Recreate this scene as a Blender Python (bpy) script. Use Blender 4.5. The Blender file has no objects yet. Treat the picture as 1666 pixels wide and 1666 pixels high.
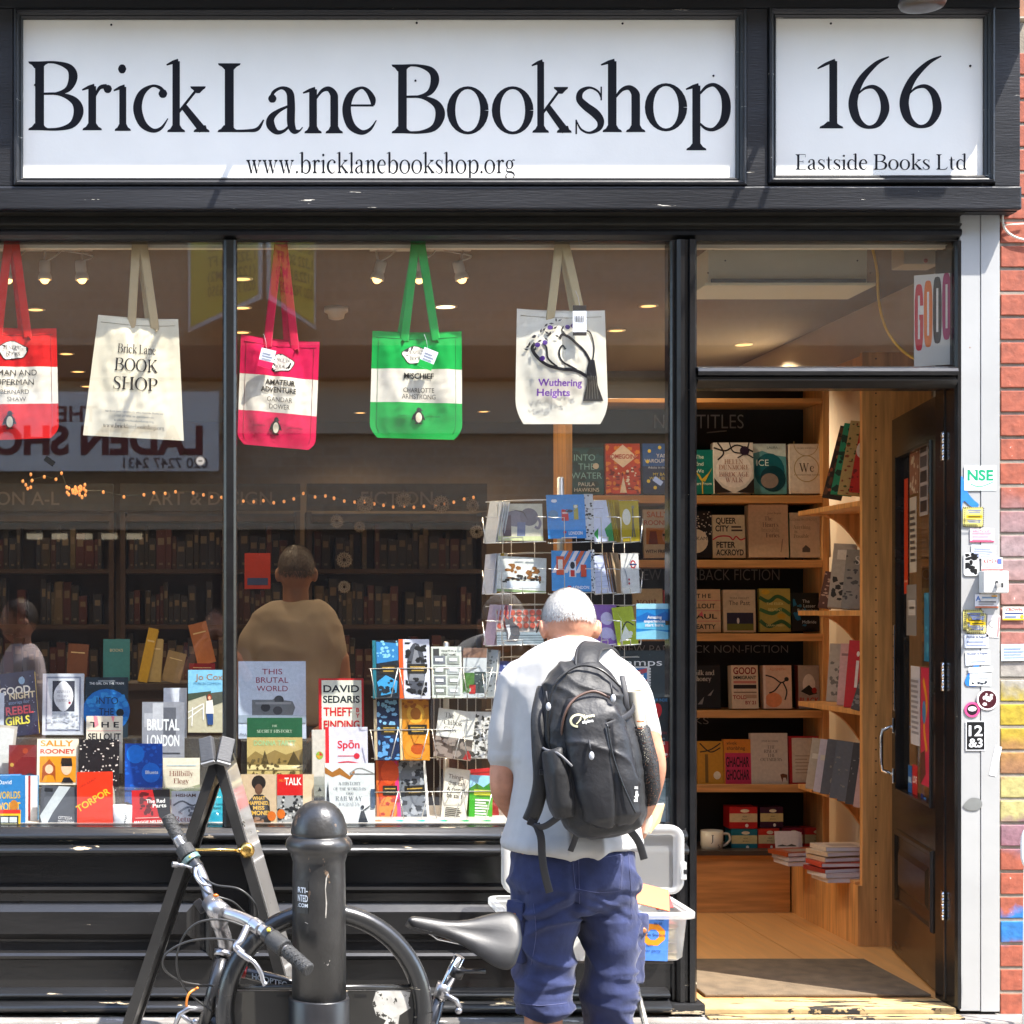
import bpy, bmesh, math, random
from mathutils import Vector, Matrix, Euler, noise

# ------------------------------------------------------------------ camera, light, exposure
scene = bpy.context.scene
F, VX, VY, CY, CZ = 2820.0, 350.0, 1000.0, -6.0, 1.5     # pixels of the 1666 px photograph; the facade is the plane Y = 0
cam = bpy.data.objects.new('camera', bpy.data.cameras.new('camera'))
scene.collection.objects.link(cam)
cam.location = (0, CY, CZ)
cam.rotation_euler = (math.radians(90), 0, 0)
cam.data.sensor_width = 36
cam.data.sensor_fit = 'HORIZONTAL'
cam.data.lens = F / 1666 * 36
cam.data.shift_x = (833 - VX) / 1666
cam.data.shift_y = (VY - 833) / 1666
cam.data.clip_start = 0.05
cam.data.clip_end = 500
scene.camera = cam

SUN = Vector((-1.24, 1.0, -2.8)).normalized()            # the way the sunlight travels
w = bpy.data.worlds.new('World')
scene.world = w
w.use_nodes = True
nt = w.node_tree
sky = nt.nodes.new('ShaderNodeTexSky')
sky.sky_type = 'NISHITA'
sky.sun_disc = False
sky.sun_elevation = math.asin(-SUN.z)
sky.sun_rotation = math.atan2(-SUN.x, -SUN.y)
sky.air_density = 1.0
nt.links.new(sky.outputs[0], nt.nodes['Background'].inputs[0])
nt.nodes['Background'].inputs[1].default_value = 0.15
sun = bpy.data.objects.new('sun', bpy.data.lights.new('sun', 'SUN'))
scene.collection.objects.link(sun)
sun.data.energy = 2.15
sun.data.angle = math.radians(0.5)
sun.data.color = (1.0, 0.95, 0.87)
sun.rotation_euler = SUN.to_track_quat('-Z', 'Y').to_euler()
sun.location = (6, -6, 14)
scene.view_settings.view_transform = 'Standard'
scene.view_settings.look = 'None'
scene.view_settings.gamma = 1
scene.view_settings.exposure = 2.75
scene.render.engine = 'CYCLES'
scene.cycles.use_denoising = True
scene.cycles.max_bounces = 10
scene.cycles.transparent_max_bounces = 24
scene.cycles.sample_clamp_indirect = 6
scene.cycles.caustics_reflective = False
scene.cycles.caustics_refractive = False

# ------------------------------------------------------------------ helpers
R = math.radians
rnd = random.Random(7)
COL = scene.collection

def P(px, py, Y):                                        # a pixel of the photograph at depth Y
    d = Y - CY
    return Vector(((px - VX) * d / F, Y, CZ + (VY - py) * d / F))
def S(Y): return F / (Y - CY)                            # pixels per metre there
def X(px, Y=0.0): return (px - VX) * (Y - CY) / F
def Z(py, Y=0.0): return CZ + (VY - py) * (Y - CY) / F

def lin(c):
    c = c / 255
    return c / 12.92 if c <= 0.04045 else ((c + 0.055) / 1.055) ** 2.4
def hexc(h): return tuple(lin(int(h[i:i + 2], 16)) for i in (0, 2, 4))

MATS = {}
def node(nt, t, **kw):
    n = nt.nodes.new(t)
    for k, v in kw.items(): setattr(n, k, v)
    return n
def mat(name, col, rough=0.5, metal=0.0, spec=0.5, var=0.0, vs=6.0, bump=0.0, bs=60.0, stretch=(1, 1, 1), coat=0.0, emit=0.0,
        chip=None, chipamt=0.0, chips=9.0, chipstretch=(1, 1, 4), dust=0.0, trans=0.0, sss=0.0, sheen=0.0):
    if name in MATS: return MATS[name]
    if isinstance(col, str): col = hexc(col)
    m = bpy.data.materials.new(name)
    m.use_nodes = True
    nt = m.node_tree
    L = nt.links.new
    b = nt.nodes['Principled BSDF']
    b.inputs['Base Color'].default_value = (*col, 1)
    b.inputs['Roughness'].default_value = rough
    b.inputs['Metallic'].default_value = metal
    b.inputs['Specular IOR Level'].default_value = spec
    b.inputs['Coat Weight'].default_value = coat
    b.inputs['Coat Roughness'].default_value = 0.08
    b.inputs['Transmission Weight'].default_value = trans
    b.inputs['Sheen Weight'].default_value = sheen
    if sss:
        b.inputs['Subsurface Weight'].default_value = sss
        b.inputs['Subsurface Radius'].default_value = (0.01, 0.004, 0.002)
    if emit:
        b.inputs['Emission Color'].default_value = (*col, 1)
        b.inputs['Emission Strength'].default_value = emit
    tc = node(nt, 'ShaderNodeTexCoord')
    mp = node(nt, 'ShaderNodeMapping')
    mp.inputs['Scale'].default_value = stretch
    L(tc.outputs['Object'], mp.inputs[0])
    out = None
    if var:
        n = node(nt, 'ShaderNodeTexNoise'); n.inputs['Scale'].default_value = vs; n.inputs['Detail'].default_value = 6
        L(mp.outputs[0], n.inputs[0])
        r = node(nt, 'ShaderNodeMapRange')
        r.inputs[1].default_value = 0.25; r.inputs[2].default_value = 0.75
        r.inputs[3].default_value = 1 - var; r.inputs[4].default_value = 1 + var
        L(n.outputs[0], r.inputs[0])
        mx = node(nt, 'ShaderNodeVectorMath', operation='SCALE')
        mx.inputs[0].default_value = col
        L(r.outputs[0], mx.inputs['Scale'])
        out = mx.outputs[0]
        r2 = node(nt, 'ShaderNodeMapRange')
        r2.inputs[3].default_value = max(0.02, rough - 0.1); r2.inputs[4].default_value = min(1, rough + 0.12)
        L(n.outputs[0], r2.inputs[0]); L(r2.outputs[0], b.inputs['Roughness'])
    if dust:
        n = node(nt, 'ShaderNodeTexVoronoi'); n.inputs['Scale'].default_value = 55
        L(tc.outputs['Object'], n.inputs[0])
        n2 = node(nt, 'ShaderNodeTexNoise'); n2.inputs['Scale'].default_value = 9; n2.inputs['Detail'].default_value = 3
        L(tc.outputs['Object'], n2.inputs[0])
        ad = node(nt, 'ShaderNodeMath', operation='MULTIPLY_ADD'); ad.inputs[1].default_value = 0.22; ad.inputs[2].default_value = -dust
        L(n2.outputs[0], ad.inputs[0])
        lt = node(nt, 'ShaderNodeMath', operation='LESS_THAN'); L(n.outputs['Distance'], lt.inputs[0]); L(ad.outputs[0], lt.inputs[1])
        mm = node(nt, 'ShaderNodeMix', data_type='RGBA')
        L(lt.outputs[0], mm.inputs[0])
        if out: L(out, mm.inputs[6])
        else: mm.inputs[6].default_value = (*col, 1)
        mm.inputs[7].default_value = (0.5, 0.46, 0.4, 1)
        out = mm.outputs[2]
    if chip:
        mp2 = node(nt, 'ShaderNodeMapping'); mp2.inputs['Scale'].default_value = chipstretch
        L(tc.outputs['Object'], mp2.inputs[0])
        n = node(nt, 'ShaderNodeTexNoise'); n.inputs['Scale'].default_value = chips; n.inputs['Detail'].default_value = 9; n.inputs['Roughness'].default_value = 0.65
        L(mp2.outputs[0], n.inputs[0])
        gt = node(nt, 'ShaderNodeMath', operation='GREATER_THAN'); gt.inputs[1].default_value = 1 - chipamt
        L(n.outputs[0], gt.inputs[0])
        mm = node(nt, 'ShaderNodeMix', data_type='RGBA')
        L(gt.outputs[0], mm.inputs[0])
        if out: L(out, mm.inputs[6])
        else: mm.inputs[6].default_value = (*col, 1)
        mm.inputs[7].default_value = (*(hexc(chip) if isinstance(chip, str) else chip), 1)
        out = mm.outputs[2]
    if out: L(out, b.inputs['Base Color'])
    if bump:
        n = node(nt, 'ShaderNodeTexNoise'); n.inputs['Scale'].default_value = bs; n.inputs['Detail'].default_value = 4
        L(mp.outputs[0], n.inputs[0])
        bp = node(nt, 'ShaderNodeBump'); bp.inputs['Strength'].default_value = bump; bp.inputs['Distance'].default_value = 0.004
        L(n.outputs[0], bp.inputs['Height']); L(bp.outputs[0], b.inputs['Normal'])
    MATS[name] = m
    return m

def ink(h):                                              # printed paper of one colour
    return mat('print_' + h, h, rough=0.38, spec=0.4, var=0.10, vs=70)
def cloth(h, name='cloth'): return mat(name + '_' + h, h, rough=0.9, spec=0.15, var=0.06, vs=14, bump=0.25, bs=900, sheen=0.1)

class MB:                                                # collects shapes, becomes one mesh object
    def __init__(s, m=None):
        s.v, s.f, s.mi, s.sm, s.mats, s.cur = [], [], [], [], [], 0
        if m: s.mat(m)
    def mat(s, m):
        if m not in s.mats: s.mats.append(m)
        s.cur = s.mats.index(m)
        return s
    def add(s, vs, fs, smooth=False):
        b = len(s.v)
        s.v += [Vector(x) for x in vs]
        for f in fs:
            s.f.append([b + i for i in f]); s.mi.append(s.cur); s.sm.append(smooth)
        return s
    def box(s, x0, x1, y0, y1, z0, z1, b=0.0, M=None):
        if x0 > x1: x0, x1 = x1, x0
        if y0 > y1: y0, y1 = y1, y0
        if z0 > z1: z0, z1 = z1, z0
        if b:
            bm = bmesh.new()
            bmesh.ops.create_cube(bm, size=1)
            for q in bm.verts:
                q.co = Vector((x0 + (q.co.x + .5) * (x1 - x0), y0 + (q.co.y + .5) * (y1 - y0), z0 + (q.co.z + .5) * (z1 - z0)))
            bmesh.ops.bevel(bm, geom=bm.edges[:], offset=b, segments=2, affect='EDGES', profile=0.6)
            bm.verts.index_update()
            vs = [M @ q.co if M else q.co.copy() for q in bm.verts]
            s.add(vs, [[q.index for q in f.verts] for f in bm.faces])
            bm.free()
            return s
        vs = [(x, y, z) for x in (x0, x1) for y in (y0, y1) for z in (z0, z1)]
        if M: vs = [M @ Vector(q) for q in vs]
        return s.add(vs, [(0, 1, 3, 2), (4, 6, 7, 5), (0, 4, 5, 1), (2, 3, 7, 6), (0, 2, 6, 4), (1, 5, 7, 3)])
    def loft(s, rings, cap=True, smooth=True, closed=True):
        n = len(rings[0])
        vs = [q for r in rings for q in r]
        fs = []
        for i in range(len(rings) - 1):
            for j in range(n if closed else n - 1):
                k = (j + 1) % n
                fs.append((i * n + j, i * n + k, (i + 1) * n + k, (i + 1) * n + j))
        s.add(vs, fs, smooth)
        if cap and closed:
            b = len(s.v) - len(vs)
            s.f.append([b + j for j in range(n)][::-1]); s.mi.append(s.cur); s.sm.append(False)
            e = b + (len(rings) - 1) * n
            s.f.append([e + j for j in range(n)]); s.mi.append(s.cur); s.sm.append(False)
        return s
    def tube(s, pts, r, seg=8, cap=True, flat=None, up=None):   # r number or list; flat=(a, b) scales the two axes
        pts = [Vector(p) for p in pts]
        n = len(pts)
        rs = r if isinstance(r, (list, tuple)) else [r] * n
        rings, N = [], None
        for i, p in enumerate(pts):
            t = (pts[min(i + 1, n - 1)] - pts[max(i - 1, 0)])
            if t.length < 1e-9: t = Vector((0, 0, 1))
            t.normalize()
            if N is None:
                a = Vector(up) if up else (Vector((0, 0, 1)) if abs(t.z) < 0.9 else Vector((1, 0, 0)))
                N = (a - t * a.dot(t)).normalized()
            else: N = (N - t * N.dot(t)).normalized()
            B = t.cross(N)
            fa, fb = flat if flat else (1, 1)
            rings.append([p + (N * math.cos(2 * math.pi * j / seg) * fa + B * math.sin(2 * math.pi * j / seg) * fb) * rs[i] for j in range(seg)])
        return s.loft(rings, cap)
    def lathe(s, prof, c=(0, 0, 0), seg=24, M=None, smooth=True):
        c = Vector(c)
        rings = []
        for r, z in prof:
            ring = [Vector((math.cos(2 * math.pi * j / seg) * r, math.sin(2 * math.pi * j / seg) * r, z)) for j in range(seg)]
            rings.append([(M @ q if M else q) + c for q in ring])
        return s.loft(rings, True, smooth)
    def ball(s, c, r, seg=16, rings=10, M=None):
        r = r if isinstance(r, (tuple, list)) else (r, r, r)
        prof = []
        for i in range(rings + 1):
            a = -math.pi / 2 + math.pi * i / rings
            prof.append((max(math.cos(a), 1e-4), math.sin(a)))
        Q = Matrix.Diagonal((*r, 1))
        return s.lathe(prof, c, seg, (M @ Q) if M else Q)
    def frame(s, x0, z0, x1, z1, prof, fill=True):        # mitred frame; prof = [(inset, y)], seen from -Y
        rings = [[Vector((x0 + i, y, z0 + i)), Vector((x1 - i, y, z0 + i)), Vector((x1 - i, y, z1 - i)), Vector((x0 + i, y, z1 - i))] for i, y in prof]
        s.loft(rings, False, False)
        if fill: s.add(rings[-1], [(0, 1, 2, 3)])
        return s
    def extr(s, prof, x0, x1, smooth=False):              # prof = closed [(y, z)] swept along x
        s.loft([[Vector((x0, y, z)) for y, z in prof], [Vector((x1, y, z)) for y, z in prof]], True, smooth)
        return s
    def build(s, name, parent=None, local=False, smooth=None):
        me = bpy.data.meshes.new(name)
        o_ = Vector((0, 0, 0)) if (local or parent is None) else ORG.get(parent.name, Vector((0, 0, 0)))
        me.from_pydata([q - o_ for q in s.v], [], s.f)
        for m in s.mats: me.materials.append(m)
        me.polygons.foreach_set('material_index', s.mi)
        me.polygons.foreach_set('use_smooth', [bool(smooth) if smooth is not None else bool(q) for q in s.sm])
        me.update()
        o = bpy.data.objects.new(name, me)
        COL.objects.link(o)
        if parent is not None: o.parent = parent
        ORG[o.name] = o_.copy()
        return o

ORG = {}
def tag(o, label=None, cat=None, group=None, kind=None):
    if label: o['label'] = label
    if cat: o['category'] = cat
    if group: o['group'] = group
    if kind: o['kind'] = kind
    return o
def thing(name, label, cat, loc=(0, 0, 0), rot=None, group=None):
    o = bpy.data.objects.new(name, None)
    COL.objects.link(o)
    o.location = loc
    if rot: o.rotation_euler = rot
    o.empty_display_size = 0.05
    ORG[o.name] = Vector(loc)
    return tag(o, label, cat, group)
def single(mb, name, label, cat, group=None, base=None):  # a thing that is one mesh, its origin at its base
    vs = mb.v
    c = Vector(base) if base else Vector(((min(q.x for q in vs) + max(q.x for q in vs)) / 2, (min(q.y for q in vs) + max(q.y for q in vs)) / 2, min(q.z for q in vs)))
    mb.v = [q - c for q in vs]
    o = mb.build(name, None, True)
    o.location = c
    return tag(o, label, cat, group)
def copy_tree(o, parent=None):
    c = o.copy(); COL.objects.link(c)
    if parent: c.parent = parent
    for ch in list(o.children): copy_tree(ch, c)
    return c

def crom(pts, n=8):                                      # smooth curve through points (tuples of any length)
    if len(pts) < 3: return [tuple(p) for p in pts]
    P_ = [pts[0]] + list(pts) + [pts[-1]]
    out = []
    for i in range(1, len(P_) - 2):
        a, b, c, d = P_[i - 1:i + 3]
        for k in range(n):
            t = k / n
            out.append(tuple(0.5 * (2 * b[q] + (c[q] - a[q]) * t + (2 * a[q] - 5 * b[q] + 4 * c[q] - d[q]) * t * t + (3 * b[q] - a[q] - 3 * c[q] + d[q]) * t ** 3) for q in range(len(b))))
    out.append(tuple(pts[-1]))
    return out

# ------------------------------------------------------------------ lettering
TXT = {}
def sans(s_, bold=0.0):                                  # cap height 1
    k = (s_, bold)
    if k in TXT: return TXT[k]
    cu = bpy.data.curves.new('t', 'FONT')
    cu.body = s_; cu.size = 1; cu.resolution_u = 4; cu.offset = bold * 0.7
    ob = bpy.data.objects.new('t', cu)
    COL.objects.link(ob)
    bpy.context.view_layer.update()
    me = bpy.data.meshes.new_from_object(ob.evaluated_get(bpy.context.evaluated_depsgraph_get()))
    q = 1 / 0.73
    vs = [(v.co.x * q, v.co.y * q) for v in me.vertices]
    fs = [list(p.vertices) for p in me.polygons]
    bpy.data.objects.remove(ob); bpy.data.meshes.remove(me); bpy.data.curves.remove(cu)
    x0 = min((v[0] for v in vs), default=0); x1 = max((v[0] for v in vs), default=1)
    TXT[k] = ([(x - x0, y) for x, y in vs], fs, x1 - x0)
    return TXT[k]

# serif letters: each a list of strokes; a stroke is a list of (x, y, width)
def _st(*p): return crom(p, 7)
def _ln(x0, y0, x1, y1, w0, w1=None): return [(x0, y0, w0), (x1, y1, w0 if w1 is None else w1)]
def _foot(x, y, w, d=1, sw=0.12):                         # a bracketed serif; d = the way the stem goes
    return [(x, y, w), (x, y + d * .028, w * .94), (x, y + d * .05, w * .66), (x, y + d * .1, sw)]
def _flag(x, y, sw=0.115): return [(x - .15, y - .075, .022), (x - .05, y - .035, .05), (x + sw * .3, y - .02, .075)]
def _ball(x, y, r): return [(x - r * .98, y, .02), (x - r * .7, y, r * 1.43), (x - r * .3, y, r * 1.91), (x + r * .3, y, r * 1.91), (x + r * .7, y, r * 1.43), (x + r * .98, y, .02)]
def _ring(cx, cy, rx, ry, tx, ty):
    out = []
    for i in range(29):
        a = 2 * math.pi * i / 28
        c_, s_ = math.cos(a), math.sin(a)
        wd = tx * c_ * c_ + ty * s_ * s_
        out.append((cx + (rx - wd / 2 * abs(c_)) * c_ if False else cx + (rx - tx / 2) * c_, cy + (ry - ty / 2) * s_, wd))
    return out
G = {}
def _mk():
    st, ln, ft, fl = _st, _ln, _foot, _flag
    G['B'] = (.81, [ln(.165, 0, .165, 1, .13), ft(.15, 0, .3), ft(.15, 1, .3, -1), st((.16, .983, .034), (.40, .983, .04), (.6, .91, .1), (.655, .77, .13), (.58, .6, .085), (.40, .535, .035), (.16, .53, .03)),
                    st((.16, .53, .03), (.45, .525, .045), (.67, .43, .11), (.735, .27, .145), (.65, .09, .1), (.44, .018, .045), (.16, .018, .034))])
    G['L'] = (.69, [ln(.17, 0, .17, 1, .13), ft(.17, 1, .33, -1), ft(.15, 0, .3), st((.16, .018, .035), (.42, .02, .04), (.58, .045, .055), (.67, .18, .02))])
    G['r'] = (.45, [ln(.155, 0, .155, .64, .115), ft(.155, 0, .29), fl(.155, .66), st((.20, .5, .03), (.27, .62, .055), (.37, .635, .075)), _ball(.385, .6, .062)])
    G['i'] = (.27, [ln(.14, 0, .14, .64, .115), ft(.14, 0, .27), fl(.14, .66), _ball(.13, .9, .068)])
    G['l'] = (.27, [ln(.14, 0, .14, 1.02, .115), ft(.14, 0, .27), fl(.14, 1.04)])
    G['c'] = (.53, [st((.47, .56, .05), (.40, .635, .05), (.28, .66, .04), (.13, .55, .10), (.07, .34, .13), (.14, .12, .115), (.29, .015, .065), (.42, .05, .045), (.52, .19, .015)), _ball(.445, .55, .065)])
    G['k'] = (.63, [ln(.14, 0, .14, 1.03, .115), ft(.14, 0, .28), fl(.14, 1.05), ln(.18, .29, .47, .63, .04), ft(.48, .665, .24, -1, .05), ln(.26, .37, .55, .03, .1, .12), ft(.535, 0, .25, 1, .13)])
    G['a'] = (.55, [st((.075, .49, .05), (.12, .6, .05), (.24, .66, .045), (.35, .6, .10), (.375, .45, .115), (.375, .15, .115), (.42, .035, .09), (.5, .04, .03), (.545, .09, .015)), _ball(.1, .505, .062),
                    st((.37, .41, .03), (.2, .33, .055), (.085, .23, .10), (.075, .12, .125), (.16, .02, .075), (.27, .035, .045), (.37, .13, .03))])
    arch = lambda dx: st((.18 + dx, .5, .03), (.27 + dx, .615, .05), (.37 + dx, .645, .075), (.445 + dx, .57, .11), (.455 + dx, .45, .115), (.455 + dx, .02, .115))
    G['n'] = (.59, [ln(.14, 0, .14, .64, .115), ft(.14, 0, .26), fl(.14, .66), arch(0), ft(.455, 0, .26)])
    G['h'] = (.59, [ln(.14, 0, .14, 1.03, .115), ft(.14, 0, .26), fl(.14, 1.05), arch(0), ft(.455, 0, .26)])
    G['m'] = (.9, [ln(.14, 0, .14, .64, .115), ft(.14, 0, .26), fl(.14, .66), arch(0), ft(.455, 0, .26), arch(.315), ft(.77, 0, .26)])
    G['u'] = (.6, [ln(.14, .64, .14, .2, .115), fl(.14, .66), st((.14, .25, .115), (.17, .08, .1), (.27, .02, .06), (.38, .06, .04), (.44, .15, .03)), ln(.46, 0, .46, .64, .115), fl(.46, .66), ft(.5, 0, .2)])
    G['e'] = (.51, [ln(.07, .405, .46, .405, .032), st((.45, .405, .05), (.445, .5, .09), (.37, .62, .065), (.27, .66, .04), (.13, .56, .1), (.07, .35, .125), (.13, .12, .12), (.28, .015, .075), (.41, .06, .045), (.5, .19, .015))])
    G['o'] = (.62, [_ring(.31, .325, .31, .35, .125, .042)])
    G['s'] = (.44, [st((.385, .5, .015), (.34, .6, .03), (.22, .655, .035), (.1, .6, .075), (.075, .49, .095), (.16, .39, .115), (.30, .28, .125), (.375, .17, .105), (.35, .06, .07), (.22, 0, .035), (.1, .05, .03), (.03, .18, .015)), ln(.385, .67, .385, .47, .022), ln(.03, -.02, .03, .19, .022)])
    bowl = st((.19, .52, .03), (.29, .625, .05), (.41, .645, .06), (.535, .52, .11), (.57, .33, .13), (.53, .13, .115), (.40, .01, .06), (.28, .015, .045), (.19, .09, .03))
    G['p'] = (.64, [ln(.14, -.29, .14, .64, .115), ft(.14, -.3, .29), fl(.14, .66), bowl])
    G['b'] = (.64, [ln(.14, 0.02, .14, 1.03, .115), fl(.14, 1.05), bowl])
    G['d'] = (.64, [ln(.5, 0, .5, 1.03, .115), fl(.5, 1.05), ft(.54, 0, .2), [(.64 - x, y, w_) for x, y, w_ in bowl]])
    G['w'] = (.86, [ln(.1, .65, .28, 0, .1), ln(.28, 0, .43, .65, .035), ln(.4, .65, .58, 0, .1), ln(.58, 0, .74, .65, .035), ft(.1, .66, .24, -1, .1), ft(.42, .66, .24, -1, .1), ft(.75, .66, .2, -1, .04)])
    G['y'] = (.6, [ln(.1, .65, .31, 0, .1), st((.5, .65, .035), (.31, .02, .04), (.2, -.24, .05), (.08, -.28, .06)), ft(.1, .66, .24, -1, .1), ft(.5, .66, .2, -1, .04)])
    G['t'] = (.38, [st((.15, .85, .03), (.16, .64, .115), (.16, .2, .115), (.19, .05, .09), (.28, .02, .045), (.37, .1, .02)), ln(.02, .63, .35, .63, .04)])
    G['g'] = (.56, [_ring(.25, .43, .21, .23, .1, .04), st((.12, .27, .03), (.06, .17, .05), (.15, .08, .08), (.36, .06, .1), (.5, -.04, .08), (.48, -.18, .05), (.28, -.29, .04), (.08, -.22, .06), (.05, -.1, .06), (.16, .0, .03)), st((.38, .6, .03), (.46, .66, .05), (.54, .64, .06))])
    G['.'] = (.2, [_ball(.1, .06, .07)])
    G['1'] = (.42, [ln(.25, 0, .25, .97, .125), ft(.22, 0, .38), st((0, .86, .02), (.12, .92, .045), (.28, .985, .04))])
    G['6'] = (.64, [st((.62, 1.015, .02), (.42, .91, .065), (.2, .68, .105), (.085, .4, .135), (.11, .18, .13), (.2, .05, .09), (.33, 0, .05), (.47, .06, .09), (.56, .25, .13), (.52, .46, .11), (.4, .575, .065), (.26, .56, .04), (.15, .47, .02))])
    G['E'] = (.66, [ln(.17, 0, .17, 1, .13), ft(.15, 0, .3), ft(.15, 1, .3, -1), ln(.16, .983, .58, .983, .034), ln(.58, 1, .6, .8, .02), ln(.16, .52, .45, .52, .03), ln(.45, .62, .45, .42, .02), ln(.16, .017, .6, .017, .034), ln(.6, 0, .64, .22, .02)])
    G['F'] = (.62, [ln(.17, 0, .17, 1, .13), ft(.17, 0, .32), ft(.15, 1, .3, -1), ln(.16, .983, .58, .983, .034), ln(.58, 1, .6, .8, .02), ln(.16, .52, .45, .52, .03), ln(.45, .62, .45, .42, .02)])
    G['O'] = (.92, [_ring(.46, .49, .46, .52, .14, .04)])
    G['K'] = (.86, [ln(.17, 0, .17, 1, .13), ft(.17, 0, .33), ft(.17, 1, .33, -1), ln(.22, .42, .66, .96, .04), ft(.68, 1, .28, -1, .05), ln(.36, .6, .74, .03, .12), ft(.74, 0, .28, 1, .14)])
    G['S'] = (.6, [st((.5, .78, .015), (.46, .92, .03), (.3, .985, .04), (.12, .91, .09), (.09, .74, .115), (.2, .58, .13), (.4, .44, .145), (.51, .27, .125), (.46, .08, .085), (.28, 0, .04), (.12, .06, .035), (.05, .26, .015)), ln(.5, 1, .5, .72, .025), ln(.05, -.02, .05, .3, .025)])
    G['H'] = (.92, [ln(.17, 0, .17, 1, .13), ln(.75, 0, .75, 1, .13), ln(.17, .52, .75, .52, .035)] + [f for x in (.17, .75) for f in (ft(x, 0, .33), ft(x, 1, .33, -1))])
    G['P'] = (.7, [ln(.17, 0, .17, 1, .13), ft(.17, 0, .33), ft(.15, 1, .3, -1), st((.16, .983, .034), (.40, .983, .04), (.59, .9, .1), (.64, .73, .135), (.56, .53, .09), (.38, .45, .035), (.2, .46, .03))])
    G['R'] = (.82, G['P'][1] + [ln(.4, .46, .7, .03, .12), ft(.72, 0, .24, 1, .13)])
    G['T'] = (.8, [ln(.4, 0, .4, 1, .13), ft(.4, 0, .34), ln(.02, .983, .78, .983, .036), ln(.03, 1, .02, .76, .02), ln(.77, 1, .78, .76, .02)])
    G['I'] = (.36, [ln(.18, 0, .18, 1, .13), ft(.18, 0, .34), ft(.18, 1, .34, -1)])
    G['A'] = (.88, [ln(.16, .02, .44, 1, .04), ln(.42, 1, .72, .02, .13), ln(.25, .34, .6, .34, .035), ft(.15, 0, .26, 1, .05), ft(.72, 0, .3, 1, .13)])
    G['N'] = (.92, [ln(.16, 0, .16, 1, .04), ln(.16, .98, .76, .02, .13), ln(.77, 0, .77, 1, .04), ft(.16, 0, .28, 1, .05), ft(.77, 1, .28, -1, .05), ft(.12, 1, .2, -1, .1)])
    G['M'] = (1.08, [ln(.16, 0, .2, 1, .04), ln(.2, 1, .53, .03, .12), ln(.53, .03, .86, 1, .035), ln(.88, 0, .86, 1, .13), ft(.16, 0, .27, 1, .05), ft(.88, 0, .3, 1, .13), ft(.17, 1, .2, -1, .1), ft(.89, 1, .22, -1, .1)])
    G['W'] = (1.2, [ln(.14, 1, .38, 0, .13), ln(.38, 0, .6, 1, .04), ln(.56, 1, .8, 0, .13), ln(.8, 0, 1.04, 1, .04), ft(.14, 1, .28, -1, .13), ft(1.05, 1, .24, -1, .05), ft(.58, 1, .24, -1, .1)])
    G['D'] = (.88, [ln(.17, 0, .17, 1, .13), ft(.15, 0, .3), ft(.15, 1, .3, -1), st((.16, .983, .034), (.4, .98, .045), (.68, .82, .12), (.77, .5, .145), (.68, .17, .12), (.4, .02, .045), (.16, .017, .034))])
    G['G'] = (.88, [st((.72, .76, .02), (.64, .93, .035), (.46, .985, .04), (.2, .83, .11), (.1, .5, .14), (.2, .17, .12), (.46, .01, .045), (.64, .06, .05), (.72, .14, .06)), ln(.72, .02, .72, .4, .12), ft(.72, .42, .3, -1, .12), ln(.72, 1, .72, .72, .022)])
    G['C'] = (.8, G['G'][1][:1] + [ln(.72, 1, .72, .72, .022)])
    G['J'] = (.5, [st((.3, 1, .13), (.3, .3, .13), (.25, .02, .09), (.1, -.1, .05)), ft(.3, 1, .34, -1)])
    G['U'] = (.9, [st((.17, 1, .13), (.17, .35, .13), (.24, .08, .1), (.45, .0, .06), (.66, .09, .045), (.73, .35, .04), (.73, 1, .04)), ft(.17, 1, .33, -1), ft(.73, 1, .28, -1, .05)])
    G['Y'] = (.84, [ln(.14, 1, .42, .45, .13), ln(.68, 1, .42, .45, .04), ln(.42, 0, .42, .47, .13), ft(.42, 0, .34), ft(.13, 1, .28, -1, .13), ft(.69, 1, .24, -1, .05)])
    G[' '] = (.26, [])
    G['-'] = (.4, [ln(.05, .3, .35, .3, .05)])
    G['&'] = G['8'] = (.7, [_ring(.33, .74, .22, .25, .1, .05), _ring(.33, .25, .29, .27, .12, .05)])
    G["'"] = (.16, [ln(.08, .95, .06, .75, .09, .03)])
    G['f'] = (.4, [st((.16, 0, .115), (.16, .7, .115), (.2, .95, .08), (.3, 1.01, .06), (.38, .96, .06)), ft(.16, 0, .28), ln(.02, .63, .34, .63, .04)])
    G['v'] = (.58, [ln(.1, .65, .29, 0, .1), ln(.29, 0, .48, .65, .035), ft(.1, .66, .24, -1, .1), ft(.48, .66, .2, -1, .04)])
    G['0'] = (.62, [_ring(.31, .49, .29, .51, .12, .045)])
_mk()

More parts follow.
